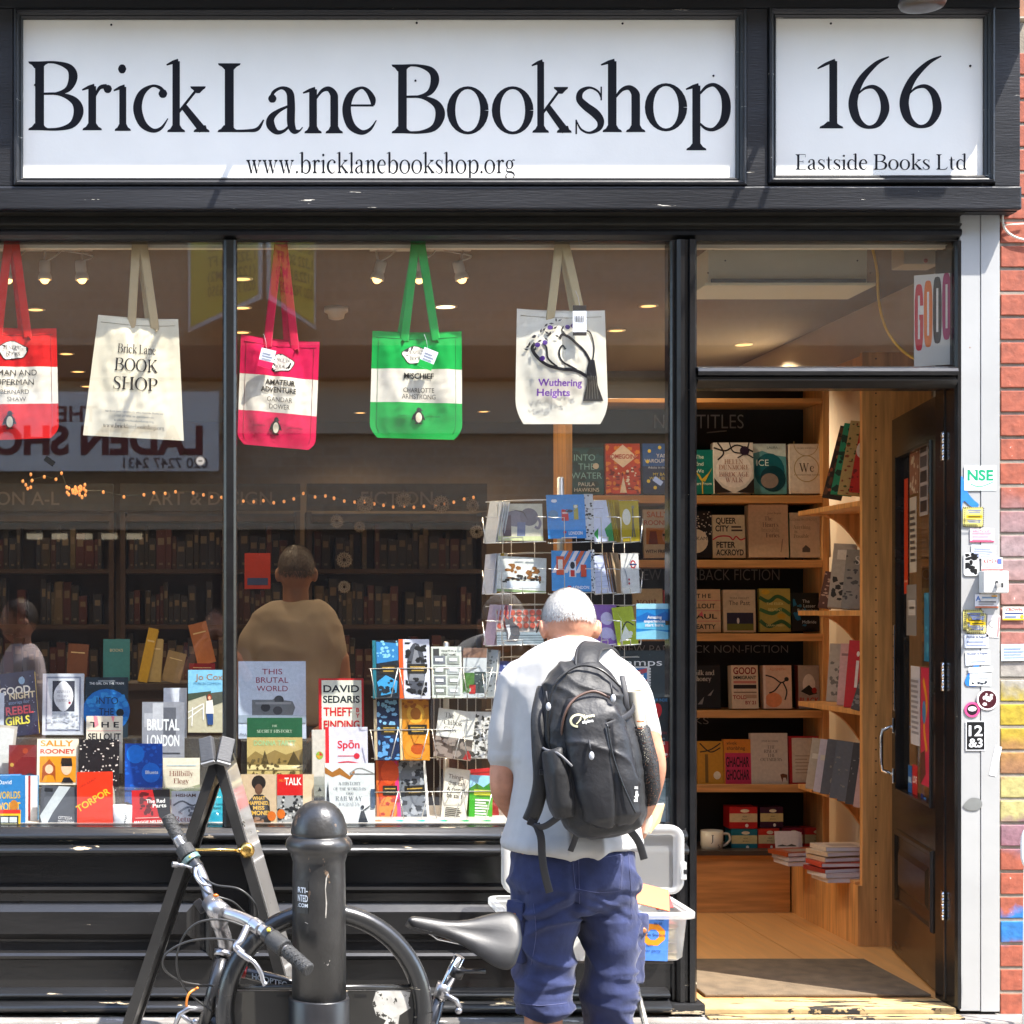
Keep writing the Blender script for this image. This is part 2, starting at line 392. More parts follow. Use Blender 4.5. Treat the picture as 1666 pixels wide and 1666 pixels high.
def strokes_geo(strokes):
    vs, fs, lay = [], [], []
    for k, p in enumerate(strokes):
        n = len(p)
        b = len(vs)
        horizontal_serif = n == 4 and p[0][0] == p[1][0] == p[2][0] == p[3][0]
        for i, (x, y, w_) in enumerate(p):
            a, c = p[max(i - 1, 0)], p[min(i + 1, n - 1)]
            dx, dy = c[0] - a[0], c[1] - a[1]
            l = math.hypot(dx, dy) or 1
            nx, ny = -dy / l * w_ / 2, dx / l * w_ / 2
            vs += [(x + nx, y + ny), (x - nx, y - ny)]
            lay += [k, k]
        for i in range(n - 1):
            q = b + 2 * i
            fs.append((q, q + 1, q + 3, q + 2))
    return vs, fs, lay
def serif(s_, gap=0.05):
    k = ('serif', s_)
    if k in TXT: return TXT[k]
    vs, fs, lay, x = [], [], [], 0.0
    for ch in s_:
        if ch not in G: ch = ch.upper() if ch.upper() in G else ('o' if ch.islower() else 'O')
        wd, sk = G[ch]
        v2, f2, l2 = strokes_geo(sk)
        b = len(vs)
        vs += [(x + q[0], q[1]) for q in v2]; fs += [[b + i for i in f] for f in f2]; lay += l2
        x += wd + gap
    TXT[k] = (vs, fs, max(x - gap, .01), lay)
    return TXT[k]

def put_text(mb, s_, m, mp, u, v, h, align='c', font='sans', bold=0.0, maxw=None, k=1, fit=None, ang=0.0):
    """lettering of cap height h with its baseline at (u, v); mp(u, v, layer) gives the place on the surface"""
    if font == 'serif': vs, fs, wd, lay = serif(s_)
    else:
        vs, fs, wd = sans(s_, bold); lay = None
    sx = h
    if fit: sx = fit / wd
    elif maxw and wd * h > maxw: sx = maxw / wd
    x0 = {'l': 0, 'c': -wd / 2, 'r': -wd}[align]
    ca, sa = math.cos(ang), math.sin(ang)
    out = []
    for i, (x, y) in enumerate(vs):
        a, b = (x + x0) * sx, y * h
        out.append(mp(u + a * ca - b * sa, v + a * sa + b * ca, k + (lay[i] % 6 * 0.3 if lay else 0)))
    mb.mat(m)
    # faces must look the same way as the surface: put_text keeps their order
    mb.add(out, fs)

def art(mb, ops, mp, W, H, k0=1, fan=False):
    """flat printed shapes on a surface W x H metres; op coordinates are fractions, (0, 0) bottom left"""
    k = k0
    def patch(pts):
        if not fan: mb.add([mp(a, b, k) for a, b in pts], [tuple(range(len(pts)))]); return
        n = len(pts); ca, cb = sum(p[0] for p in pts) / n, sum(p[1] for p in pts) / n
        rings = [[mp(ca + (a - ca) * t_, cb + (b - cb) * t_, k) for a, b in pts] for t_ in (1, .66, .33)]
        base = [q for r in rings for q in r] + [mp(ca, cb, k)]
        fs = [(r * n + i, r * n + (i + 1) % n, (r + 1) * n + (i + 1) % n, (r + 1) * n + i) for r in (0, 1) for i in range(n)] + [(2 * n + i, 2 * n + (i + 1) % n, 3 * n) for i in range(n)]
        mb.add(base, fs)
    for op in ops:
        t = op[0]
        if t == 'r':
            _, u0, v0, u1, v1, c = op
            mb.mat(ink(c)); mb.add([mp(u0 * W, v0 * H, k), mp(u1 * W, v0 * H, k), mp(u1 * W, v1 * H, k), mp(u0 * W, v1 * H, k)], [(0, 1, 2, 3)])
        elif t == 'e':
            _, cu, cv, ru, rv, c = op
            n = 20
            mb.mat(ink(c)); patch([((cu + ru * math.cos(2 * math.pi * i / n)) * W, (cv + rv * math.sin(2 * math.pi * i / n)) * H) for i in range(n)])
        elif t == 'p':
            mb.mat(ink(op[2])); patch([(a * W, b * H) for a, b in op[1]])
        elif t == 'l':                                    # ('l', [(u, v)...], width as a fraction of W, colour)
            pts = crom([(a * W, b * H, op[2] * W) for a, b in op[1]], 5)
            vs, fs, _ = strokes_geo([pts])
            mb.mat(ink(op[3])); mb.add([mp(a, b, k) for a, b in vs], fs)
        elif t in 'tsb':                                  # t sans, b bold sans, s serif: (t, text, u, v, height, colour[, align[, fit]])
            al = op[6] if len(op) > 6 else 'c'
            put_text(mb, op[1], ink(op[5]), mp, op[2] * W, op[3] * H, op[4] * H, al, 'serif' if t == 's' else 'sans', 0.035 if t == 'b' else 0.0, maxw=0.92 * W, k=k, fit=(op[7] * W if len(op) > 7 else None))
        elif t == 'n':                                    # many small marks: ('n', u0, v0, u1, v1, colour, count, size, seed)
            _, u0, v0, u1, v1, c, cnt, sz, sd = op
            q = random.Random(sd)
            mb.mat(ink(c))
            for i in range(cnt):
                a, b, s1, s2 = q.uniform(u0, u1) * W, q.uniform(v0, v1) * H, sz * W * q.uniform(.5, 1.6), sz * W * q.uniform(.4, 1.3)
                an = q.uniform(0, 3.1)
                pts = [(a + s1 * math.cos(an + t_) * 1.0, b + s2 * math.sin(an + t_)) for t_ in (0, 1.3, 2.6, 3.9, 5.2)]
                pts = [(min(max(x_, u0 * W), u1 * W), min(max(y_, v0 * H), v1 * H)) for x_, y_ in pts]
                mb.add([mp(x_, y_, k + .02 * i) for x_, y_ in pts], [(0, 1, 2, 3, 4)])
        k += 1

def book(label, rect, Y, t, col, ops=(), yaw=0, tilt=8, roll=0, spine=None, pagec='e9e2d2', group=None, soft=False):
    x0, y0, x1, y1 = rect
    s_ = S(Y)
    W, H = (x1 - x0) / s_, (y1 - y0) / s_ / math.cos(R(tilt))
    W /= max(math.cos(R(yaw)), .3)
    b = P((x0 + x1) / 2, y1, Y)
    o = thing('book', label, 'book', b, (-R(tilt), R(roll), R(yaw)), group)
    cv = MB(ink(col))
    g = 0.0025 if not soft else 0.001
    cv.box(-W / 2, W / 2, -t / 2, -t / 2 + g, 0, H)
    cv.box(-W / 2, W / 2, t / 2 - g, t / 2, 0, H)
    cv.mat(ink(spine or col)).box(-W / 2, -W / 2 + g, -t / 2 + g, t / 2 - g, 0, H)
    art(cv, ops, lambda u, v, k: Vector((u - W / 2, -t / 2 - 0.00025 * k, v)), W, H)
    cv.build('cover', o, True)
    e = 0.0 if soft else 0.003
    MB(mat('pages_' + pagec, pagec, rough=.85, var=.12, vs=60, stretch=(1, 60, 1))).box(-W / 2 + g, W / 2 - e - .0006, -t / 2 + g, t / 2 - g, e + .0004, H - e - .0006).build('pages', o, True)
    return o
# ------------------------------------------------------------------ materials of the place
BLACK = mat('black_gloss_paint', (0.0105, 0.010, 0.010), rough=0.22, spec=0.42, var=0.25, vs=5, bump=0.12, bs=40, stretch=(.4, 1, 1.6), chip='b9ae9a', chipamt=0.295, chips=5, chipstretch=(1.2, 3, 5), dust=.135)
WORN = mat('worn_black_paint', (0.015, 0.015, 0.016), rough=0.36, spec=0.55, var=0.3, vs=7, bump=0.3, bs=60, stretch=(.3, 1, 2.2), chip='b8a588', chipamt=0.365, chips=5.5, chipstretch=(1, 3, 6), dust=.12)
FASCIA = mat('fascia_black_paint', (0.013, 0.0135, 0.016), rough=0.4, spec=0.4, var=0.3, vs=4, bump=0.25, bs=70, stretch=(.25, 1, 2.5), chip='c9c2b4', chipamt=0.315, chips=4, chipstretch=(1, 4, 14), dust=.125)
SIGNW = mat('white_sign_paint', (0.82, 0.79, 0.715), rough=0.4, spec=0.4, var=0.035, vs=5, bump=0.1, bs=90, chip='8a8578', chipamt=0.262, chips=30, chipstretch=(1, 1, 1))
SIGNK = mat('black_sign_letters', (0.007, 0.007, 0.010), rough=0.75, spec=.2, var=0.3, vs=30)
GREYM = mat('grey_painted_steel', (0.36, 0.36, 0.35), rough=0.4, spec=0.5, var=0.07, vs=3.5, bump=0.08, bs=30, chip='7a4a22', chipamt=0.29, chips=14, chipstretch=(1, 1, .5), dust=.13)
WOOD = mat('beech_wood', (0.62, 0.32, 0.115), rough=0.42, spec=0.35, var=0.34, vs=5, bump=0.08, bs=30, stretch=(9, 9, .7))
WOODX = mat('beech_wood_shelf', (0.58, 0.29, 0.10), rough=0.42, spec=0.35, var=0.32, vs=5, stretch=(.7, 9, 9))
WOODF = mat('beech_floor', (0.60, 0.32, 0.12), rough=0.33, spec=0.4, var=0.18, vs=4, stretch=(9, .6, 9))
DWOOD = mat('dark_shelf_wood', (0.028, 0.015, 0.009), rough=0.5, var=0.3, vs=5, stretch=(1, 1, 6))
CHALKB = mat('blackboard', (0.012, 0.012, 0.012), rough=0.75, var=0.5, vs=9, bump=0.05)
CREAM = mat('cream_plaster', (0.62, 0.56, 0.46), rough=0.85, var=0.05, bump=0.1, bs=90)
STEEL = mat('bright_steel', (0.62, 0.62, 0.62), rough=0.22, metal=1.0, var=0.06, vs=30)
CHROME = mat('chrome', (0.75, 0.75, 0.76), rough=0.1, metal=1.0)
WIRE = mat('chrome_wire', (0.66, 0.66, 0.64), rough=0.28, metal=0.7)
RUBBER = mat('black_rubber', (0.02, 0.02, 0.02), rough=0.62, var=0.2, vs=60, bump=0.15, bs=300)
BPLAS = mat('black_plastic', (0.016, 0.016, 0.018), rough=0.35, var=0.2, vs=30)
BRASS = mat('brass', (0.75, 0.48, 0.14), rough=0.25, metal=1.0, var=0.1, vs=40)

def glass_mat(name, refl=2.2, tint=(0.955, 0.955, 0.945), dust=0.0, film=0.0):
    m = bpy.data.materials.new(name); m.use_nodes = True
    nt = m.node_tree; L = nt.links.new
    nt.nodes.remove(nt.nodes['Principled BSDF'])
    out = nt.nodes['Material Output']
    tr = node(nt, 'ShaderNodeBsdfTransparent'); tr.inputs[0].default_value = (*tint, 1)
    gl = node(nt, 'ShaderNodeBsdfGlossy'); gl.inputs['Roughness'].default_value = 0.015
    fr = node(nt, 'ShaderNodeFresnel'); fr.inputs[0].default_value = refl
    geo = node(nt, 'ShaderNodeNewGeometry')
    inv = node(nt, 'ShaderNodeMath', operation='SUBTRACT'); inv.inputs[0].default_value = 1; L(geo.outputs['Backfacing'], inv.inputs[1])
    mu = node(nt, 'ShaderNodeMath', operation='MULTIPLY'); L(fr.outputs[0], mu.inputs[0]); L(inv.outputs[0], mu.inputs[1])
    m1 = node(nt, 'ShaderNodeMixShader'); L(mu.outputs[0], m1.inputs[0]); L(tr.outputs[0], m1.inputs[1]); L(gl.outputs[0], m1.inputs[2])
    sh = m1.outputs[0]
    if dust or film:
        tc = node(nt, 'ShaderNodeTexCoord')
        vo = node(nt, 'ShaderNodeTexVoronoi'); vo.inputs['Scale'].default_value = 65; L(tc.outputs['Object'], vo.inputs[0])
        no = node(nt, 'ShaderNodeTexNoise'); no.inputs['Scale'].default_value = 2.2; no.inputs['Detail'].default_value = 6; L(tc.outputs['Object'], no.inputs[0])
        sv = node(nt, 'ShaderNodeSeparateXYZ'); L(vo.outputs['Color'], sv.inputs[0])
        th = node(nt, 'ShaderNodeMath', operation='MULTIPLY_ADD'); th.inputs[1].default_value = 0.32; th.inputs[2].default_value = -.27; L(sv.outputs[0], th.inputs[0])
        lt = node(nt, 'ShaderNodeMath', operation='LESS_THAN'); L(vo.outputs['Distance'], lt.inputs[0]); L(th.outputs[0], lt.inputs[1])
        fi = node(nt, 'ShaderNodeMath', operation='MULTIPLY'); fi.inputs[1].default_value = film; L(no.outputs[0], fi.inputs[0])
        mxx = node(nt, 'ShaderNodeMath', operation='MAXIMUM'); L(fi.outputs[0], mxx.inputs[1])
        sc_ = node(nt, 'ShaderNodeMath', operation='MULTIPLY'); sc_.inputs[1].default_value = .7; L(lt.outputs[0], sc_.inputs[0]); L(sc_.outputs[0], mxx.inputs[0])
        df = node(nt, 'ShaderNodeBsdfDiffuse'); df.inputs[0].default_value = (.6, .58, .54, 1)
        m2 = node(nt, 'ShaderNodeMixShader'); L(mxx.outputs[0], m2.inputs[0]); L(sh, m2.inputs[1]); L(df.outputs[0], m2.inputs[2])
        sh = m2.outputs[0]
    L(sh, out.inputs[0])
    return m
GLASS = glass_mat('window_glass', dust=0.105, film=0.003)
GLASSD = glass_mat('door_glass', refl=1.6, film=0.02, dust=.12)
ACRYL = glass_mat('clear_acrylic', refl=1.5, tint=(.9, .93, .94), film=0.12, dust=-.2 + .3)

def brick_mat(name, c1, c2, mortar, scale=1.0, rough=0.85, bw=0.225, bh=0.075):
    m = bpy.data.materials.new(name); m.use_nodes = True
    nt = m.node_tree; L = nt.links.new; b = nt.nodes['Principled BSDF']
    tc = node(nt, 'ShaderNodeTexCoord'); mp = node(nt, 'ShaderNodeMapping'); mp.inputs['Rotation'].default_value = (R(90), 0, 0)
    L(tc.outputs['Object'], mp.inputs[0])
    br = node(nt, 'ShaderNodeTexBrick'); L(mp.outputs[0], br.inputs[0])
    br.inputs['Color1'].default_value = (*c1, 1); br.inputs['Color2'].default_value = (*c2, 1); br.inputs['Mortar'].default_value = (*mortar, 1)
    br.inputs['Scale'].default_value = 1; br.inputs['Brick Width'].default_value = bw; br.inputs['Row Height'].default_value = bh; br.inputs['Mortar Size'].default_value = 0.006
    no = node(nt, 'ShaderNodeTexNoise'); no.inputs['Scale'].default_value = 18; no.inputs['Detail'].default_value = 6; L(tc.outputs['Object'], no.inputs[0])
    r = node(nt, 'ShaderNodeMapRange'); r.inputs[3].default_value = .6; r.inputs[4].default_value = 1.4; L(no.outputs[0], r.inputs[0])
    sc_ = node(nt, 'ShaderNodeVectorMath', operation='SCALE'); L(br.outputs[0], sc_.inputs[0]); L(r.outputs[0], sc_.inputs['Scale'])
    L(sc_.outputs[0], b.inputs['Base Color']); b.inputs['Roughness'].default_value = rough
    bp = node(nt, 'ShaderNodeBump'); bp.inputs['Strength'].default_value = .5; bp.inputs['Distance'].default_value = .01; L(br.outputs['Fac'], bp.inputs['Height']); bp.invert = True
    L(bp.outputs[0], b.inputs['Normal'])
    return m

# ------------------------------------------------------------------ ground, road and the room behind the window
GZ = -0.15                                              # pavement level
FZ = 0.138                                              # shop floor
def structure(mb, name): return tag(mb.build(name), kind='structure')
PAV = mat('pavement_stone', (0.26, 0.245, 0.22), rough=0.85, var=0.2, vs=4, bump=0.3, bs=40)
g = MB(mat('ground_asphalt', (0.055, 0.055, 0.055), rough=0.9, var=0.3, vs=9, bump=0.4, bs=120)); g.box(-60, 60, -60, 60, GZ - .5, GZ - .12); structure(g, 'road')
p = MB(PAV)
for i in range(-8, 9):
    for j in range(4): p.box(i * .62 + .003, i * .62 + .617, -.62 * j - .012, -.62 * j - .614, GZ - .1, GZ, b=.004)
structure(p, 'pavement')
k = MB(mat('kerb_granite', (0.42, 0.41, 0.40), rough=.7, var=.2, vs=20))
for i in range(-6, 7): k.box(i * .9 + .004, i * .9 + .896, -2.492, -2.64, GZ - .12, GZ + .004, b=.008)
structure(k, 'kerb')
p2 = MB(PAV); p2.box(-12, 12, -8, -6.9, GZ - .12, GZ); structure(p2, 'far_pavement')
XL, XR, YB, ZC = -1.95, 2.95, 6.6, 2.9
fl = MB(WOODF)
for i in range(22):
    x0 = XL + i * .225
    fl.box(x0 + .0012, x0 + .2238, .13, YB, -.1, FZ - .0 + .0006 * (i % 3))
structure(fl, 'floor')
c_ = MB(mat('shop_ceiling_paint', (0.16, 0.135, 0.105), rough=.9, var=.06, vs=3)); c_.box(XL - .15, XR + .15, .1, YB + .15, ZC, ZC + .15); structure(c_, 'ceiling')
wl = MB(CREAM); wl.box(XL - .15, XL, .1, YB, -.1, ZC - .001); structure(wl, 'wall_left')
wr = MB(CREAM); wr.box(XR, XR + .15, .1, YB, -.1, ZC - .001); structure(wr, 'wall_right')
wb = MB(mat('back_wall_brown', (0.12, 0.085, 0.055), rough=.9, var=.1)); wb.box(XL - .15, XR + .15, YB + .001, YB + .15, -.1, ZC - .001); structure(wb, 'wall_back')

# ------------------------------------------------------------------ the shop front
shop = thing('bookshop_front', 'black painted wooden shop front with two big windows and an open doorway', 'shop front', (0, 0, 0))
def part(mb, name, parent=None, label=None, **kw):
    o = mb.build(name, parent or shop, **kw)
    if label: o['label'] = label
    return o
YF = -0.085                                             # face of the fascia rails
fx = lambda px: X(px, YF); fz = lambda py: Z(py, YF)
fa = MB(FASCIA)
fa.box(-2.0, fx(1660), YF + .026, .03, fz(342), fz(-62))
FL, FR = -2.0, fx(1660)
fa.box(FL, FR, YF, YF + .0255, fz(13), fz(-60), b=.003)
fa.box(FL, FR + .004, YF - .004, YF + .0255, fz(341), fz(303), b=.006)
for a, b in ((-700, 21), (1215, 1249), (1619, 1660)): fa.box(max(fx(a), FL), fx(b), YF + .001, YF + .0255, fz(302.5), fz(13.5), b=.002)
part(fa, 'fascia')
co = MB(FASCIA)                                        # cornice and a bracket added for its shadow, above the frame of the picture
co.extr([(0, fz(-25)), (YF - .18, fz(-25)), (YF - .208, fz(-38)), (YF - .208, fz(-60)), (YF - .23, fz(-80)), (0.0, fz(-95))], -2.05, FR + .1)
co.box(fx(1590), fx(1690), YF - .27, YF, fz(-24), fz(-120), b=.02)
part(co, 'cornice')
up = MB(brick_mat('upper_brick', (.30, .14, .08), (.36, .18, .1), (.4, .36, .3))); up.box(-6, 9, 0.1, .4, 3.6, 7.5); part(up, 'upper_wall')
pi = MB(BLACK); pi.box(-3.2, X(-300) - .02, -.03, .1, GZ, 3.6); pi.box(-6, -3.2, 0, .3, GZ, 3.6); part(pi, 'side_pier')
sh = MB(mat('dark_shutter_steel', (0.02, 0.018, 0.014), rough=.5, var=.3, vs=8, spec=.4))
prof = [(.05, Z(343)), (-.02, Z(343)), (-.02, Z(348)), (-.055, Z(349)), (-.055, Z(352)), (-.01, Z(354)), (-.01, Z(365)), (-.03, Z(366)), (-.03, Z(369)), (-.012, Z(371)), (-.012, Z(374)), (.05, Z(374))]
sh.extr(prof, X(-300), X(1559)); part(sh, 'shutter_box')
fr_ = MB(BLACK)
fr_.extr([(.06, Z(374.5)), (-.018, Z(374.5)), (-.022, Z(379)), (-.018, Z(384)), (.0, Z(390)), (.0, Z(392)), (.06, Z(392))], X(-300), X(1561))
fr_.box(X(-300), X(1092), -.0, .06, Z(1351), Z(1345)); fr_.box(X(-310), X(-290), -.02, .06, Z(1345), Z(393))
part(fr_, 'window_frame')
def upright(pxs, z0, z1, name, m=BLACK):               # moulded post: pxs = [(px, y)] plan section
    q = MB(m)
    sec = [(X(a), y) for a, y in pxs]
    q.loft([[Vector((x, y, z)) for x, y in sec] for z in (z0, z1)], True, False)
    return part(q, name)
upright([(362, .06), (362, .0), (364, -.012), (368, -.02), (380, -.02), (384, -.012), (386, .0), (386, .06)], Z(1344.5), Z(392.5), 'mullion')
upright([(1090, .07), (1090, .0), (1093, -.008), (1097, -.008), (1098, -.026), (1103, -.034), (1110, -.034), (1112, -.022), (1116, -.022), (1118, -.036), (1126, -.036), (1131, -.02), (1133, .01), (1136, .05), (1136, .07)], Z(1628), Z(392.5), 'door_post')
ft_ = MB(WORN); ft_.box(X(1086), X(1141), -.05, .07, Z(1646), Z(1628.5), b=.004); part(ft_, 'post_foot')
upright([(1553, .16), (1553, .0), (1556, -.012), (1561.5, -.012), (1561.5, .16)], Z(1640), Z(392.5), 'door_jamb')
hd = MB(mat('window_head_cream', (.85, .78, .62), rough=.7)); hd.box(X(-300), X(1560), .075, .10, Z(404, .075), 2.899); part(hd, 'window_head')
tb = MB(BLACK); tb.extr([(.07, Z(597)), (-.01, Z(597)), (-.03, Z(601)), (-.034, Z(606)), (-.028, Z(612)), (-.012, Z(614)), (-.012, Z(617)), (-.03, Z(619)), (-.03, Z(621)), (0, Z(632)), (.07, Z(632))], X(1132), X(1553)); part(tb, 'transom_bar')
for i, (a, b, c, d) in enumerate(((-292, 393, 361, 1344.5), (387, 393, 1089, 1344.5), (1134, 393, 1552, 596.5))):
    q = MB(GLASS); q.box(X(a) - .004, X(b if False else c) + .004, .012, .018, Z(d) - .004, Z(b) + .004); part(q, 'glass_pane')
si = MB(WORN)
def bull(y0, z0, z1, out, n=6):                        # rounded nosing from z0 (top) to z1
    return [(y0 - out * math.sin(math.pi * i / n) ** .7, z0 + (z1 - z0) * i / n) for i in range(n + 1)]
si.extr([(.05, Z(1345.2)), (-.03, Z(1346))] + bull(-.035, Z(1349), Z(1366), .022) + [(-.02, Z(1368)), (-.03, Z(1370))] + bull(-.04, Z(1371), Z(1389), .034) + [(-.01, Z(1391)), (-.002, Z(1393)), (.05, Z(1393))], X(-310), X(1112), True)
si.box(X(-310), X(1089), .032, .1, Z(1345) - .01, Z(1345)); part(si, 'sill')
sr = MB(BLACK)
sr.box(X(-310), X(1090), .0, .07, Z(1646), Z(1393.3))
PR = [(0, 0), (.002, -.014), (.010, -.026), (.022, -.028), (.030, -.014), (.036, -.004), (.040, -.001), (.058, .024), (.062, .024), (.064, .012), (.068, .008), (.074, .010), (.092, -.012), (.096, -.012)]
PR = [(i, y - .0) for i, y in PR]
def raised(px0, px1): sr.frame(X(px0), Z(1561), X(px1), Z(1437), [(i, min(y, -.0015 - (0 if y < .02 else 0)) if y > 0 else y - .0015) for i, y in PRX])
PRX = [(0, 0), (.002, -.016), (.008, -.026), (.018, -.030), (.027, -.022), (.032, -.012), (.034, -.006), (.062, -.004), (.064, -.010), (.068, -.010), (.072, -.012), (.094, -.030), (.097, -.030)]
raised(-700 + 420, 348); raised(404, 1076)
part(sr, 'stall_riser')
bs_ = MB(WORN)
bs_.extr([(.0, Z(1606)), (-.004, Z(1607))] + bull(-.01, Z(1609), Z(1623), .03) + [(-.012, Z(1624))] + bull(-.03, Z(1625), Z(1645), .035) + [(-.02, Z(1646)), (.0, Z(1646))], X(-310), X(1086), True)
part(bs_, 'base_moulding')
st_ = MB(mat('painted_stone_step', (0.20, 0.185, 0.17), rough=.7, var=.35, vs=7, bump=.5, bs=40, chip='e8e2d8', chipamt=.40, chips=5, chipstretch=(1, 5, 9)))
st_.box(X(-310), X(1760), -.12, .14, GZ - .05, FZ - .02, b=.008); part(st_, 'step')
th = MB(mat('worn_yellow_threshold', (0.42, 0.29, 0.13), rough=.7, var=.3, vs=9, bump=.4, bs=60, chip='241f1a', chipamt=.44, chips=4, chipstretch=(1, 5, 1)))
th.box(X(1141.5), X(1552), -.092, -.04, FZ - .0195, FZ - .012, b=.002); th.box(X(1141.5), X(1552), -.02, .128, FZ - .0195, FZ + .004, b=.005); part(th, 'threshold')

# the open door
H0, H1 = Vector((2.556, .075, FZ + .012)), Vector((2.728, .985, 0))
e = Vector((H1.x - H0.x, H1.y - H0.y, 0)); DL = e.length
DZ = Z(637, .08) - H0.z
DT = .045
d = MB(BLACK)
gx0, gx1, gz0, gz1 = .215, DL - .105, .66, DZ - .16       # glazed opening
d.box(0, gx0, -DT, 0, 0, DZ); d.box(gx1, DL, -DT, 0, 0, DZ)
d.box(gx0, gx1, -DT, 0, 0, gz0); d.box(gx0, gx1, -DT, 0, gz1, DZ)
door = MB.build(d, 'door', shop, True)
door.location = H0; door.rotation_euler = (0, 0, math.atan2(e.y, e.x))
door['label'] = 'open glazed black door folded back into the shop'
def dpart(mb, name): return mb.build(name, door, True)
def ringy(mb, x0, z0, x1, z1, prof, fill=False):       # mitred frame on the +y face
    rings = [[Vector((x0 + i, y, z0 + i)), Vector((x0 + i, y, z1 - i)), Vector((x1 - i, y, z1 - i)), Vector((x1 - i, y, z0 + i))] for i, y in prof]
    mb.loft(rings, False, False)
    if fill: mb.add(rings[-1], [(0, 1, 2, 3)])
q = MB(BLACK); ringy(q, gx0 - .012, gz0 - .012, gx1 + .012, gz1 + .012, [(0, .001), (.004, .008), (.012, .006), (.013, -.01)]); dpart(q, 'glazing_bead')
q = MB(GLASSD); q.box(gx0 - .004, gx1 + .004, -.026, -.020, gz0 - .004, gz1 + .004); dpart(q, 'glass')
q = MB(BLACK); ringy(q, .17, .20, DL - .09, .50, [(0, .001), (.006, .012), (.02, .012), (.028, .002), (.07, .0015), (.09, .012), (.095, .012)], True); dpart(q, 'lower_panel')
q = MB(CHROME)
hx = DL - .055; hz = Z(1180, .93) - H0.z; hz2 = Z(1262, .93) - H0.z
q.tube([(hx, .0, hz), (hx + .012, .045, hz - .02), (hx + .012, .05, hz - .05), (hx + .012, .05, hz2 + .05), (hx + .012, .045, hz2 + .02), (hx, 0, hz2)], .008, 10)
q.box(hx - .014, hx + .014, .0005, .012, hz - .03, hz + .03, b=.003); q.box(hx - .014, hx + .014, .0005, .012, hz2 - .03, hz2 + .03, b=.003)
dpart(q, 'handle')
q = MB(CHROME); q.box(hx - .012, hx + .014, .0005, .006, hz + .06, hz + .40, b=.002); dpart(q, 'finger_plate')
for i, zz in enumerate((Z(722), Z(1102), Z(1480))):
    q = MB(STEEL); z_ = zz - H0.z
    q.box(.006, .05, .0005, .004, z_ - .05, z_ + .05, b=.001)
    for j in range(5): q.lathe([(.006, z_ - .05 + j * .02), (.006, z_ - .032 + j * .02)], (.0, .004, 0), 10)
    dpart(q, 'hinge')

# ------------------------------------------------------------------ shop signs
def board(label, rect, mrect, name, texts, lname):
    x0, y0, x1, y1 = rect
    Yp = YF + .0215
    b = thing(name, label, 'sign', P((x0 + x1) / 2, y1, Yp))
    q = MB(SIGNW); q.box(X(x0 - 3, Yp), X(x1 + 3, Yp), Yp, Yp + .0035, Z(y1 + 3, Yp), Z(y0 - 3, Yp)); q.build('sign_panel', b)
    q = MB(FASCIA)
    a = mrect
    q.frame(fx(a[0]), fz(a[3]), fx(a[2]), fz(a[1]), [(0, YF + .001), (.002, YF - .010), (.009, YF - .012), (.013, YF - .004), (.016, YF - .002), (.022, YF + .006), (.024, YF + .004), (.030, YF + .010), (.031, Yp - .0002)], False)
    q.build('sign_frame', b)
    q = MB(SIGNK)
    mp = lambda u, v, k: Vector((u, Yp - .0004 - .00012 * k, v))
    for s_, spans, base, cap in texts:
        h = cap / S(Yp)
        if spans[0] == 'fit':
            wd = serif(s_)[2]
            put_text(q, s_, SIGNK, mp, X(spans[1], Yp), Z(base, Yp), h, 'l', 'serif', k=1, fit=(spans[2] - spans[1]) / S(Yp))
        else:
            for ch, a0, a1, bl in spans: put_text(q, ch, SIGNK, mp, X(a0, Yp), Z(bl, Yp), h, 'l', 'serif', k=1, fit=(a1 - a0) / S(Yp) * serif(ch)[2] / (max(v[0] for v in serif(ch)[0]) or 1))
    q.build('lettering', b)
    return b, Yp
L1 = [('B', 46, 136, 212), ('r', 133, 182, 212), ('i', 186, 213, 213), ('c', 216, 274, 214), ('k', 272, 341, 215), ('L', 354, 430, 215), ('a', 432, 493, 217), ('n', 494, 558, 217), ('e', 556, 613, 217),
      ('B', 637, 724, 217), ('o', 727, 795, 216), ('o', 800, 868, 216), ('k', 866, 930, 216), ('s', 934, 983, 216), ('h', 979, 1050, 215), ('o', 1049, 1118, 211), ('p', 1117, 1189, 211)]
sb, Yp = board('long white sign panel lettered with the big black shop name', (38, 28, 1198, 290), (22, 14, 1214, 302), 'sign_board',
      [('', L1, 0, 112), ('www.bricklanebookshop.org', ('fit', 401, 838), 282, 33)], 'lettering')
q = MB(SIGNK)
q.lathe([(.004, -.0016), (.003, .0016)], (0, 0, 0), 8, Matrix.Rotation(R(90), 4, 'X'))
scr = q.build('screw', sb, True); scr.location = P(181, 40, Yp - .002) - ORG[sb.name]
for a, b in ((678, 37), (1013, 38), (1161, 123), (676, 131), (57, 138)):
    o = scr.copy(); COL.objects.link(o); o.location = P(a, b, Yp - .002) - ORG[sb.name]
sb2, Yp = board('smaller white sign panel at the right with the number 166', (1265, 24, 1604, 287), (1250, 12, 1618, 298), 'sign_board',
      [('', [('1', 1330, 1372, 209), ('6', 1379, 1447, 207), ('6', 1462, 1532, 206)], 0, 113), ('Eastside Books Ltd', ('fit', 1294, 1573), 276, 25)], 'lettering')
for a, b in ((1352, 38), (1579, 107)):
    o = scr.copy(); COL.objects.link(o); o.parent = sb2; o.location = P(a, b, Yp - .002) - ORG[sb2.name]
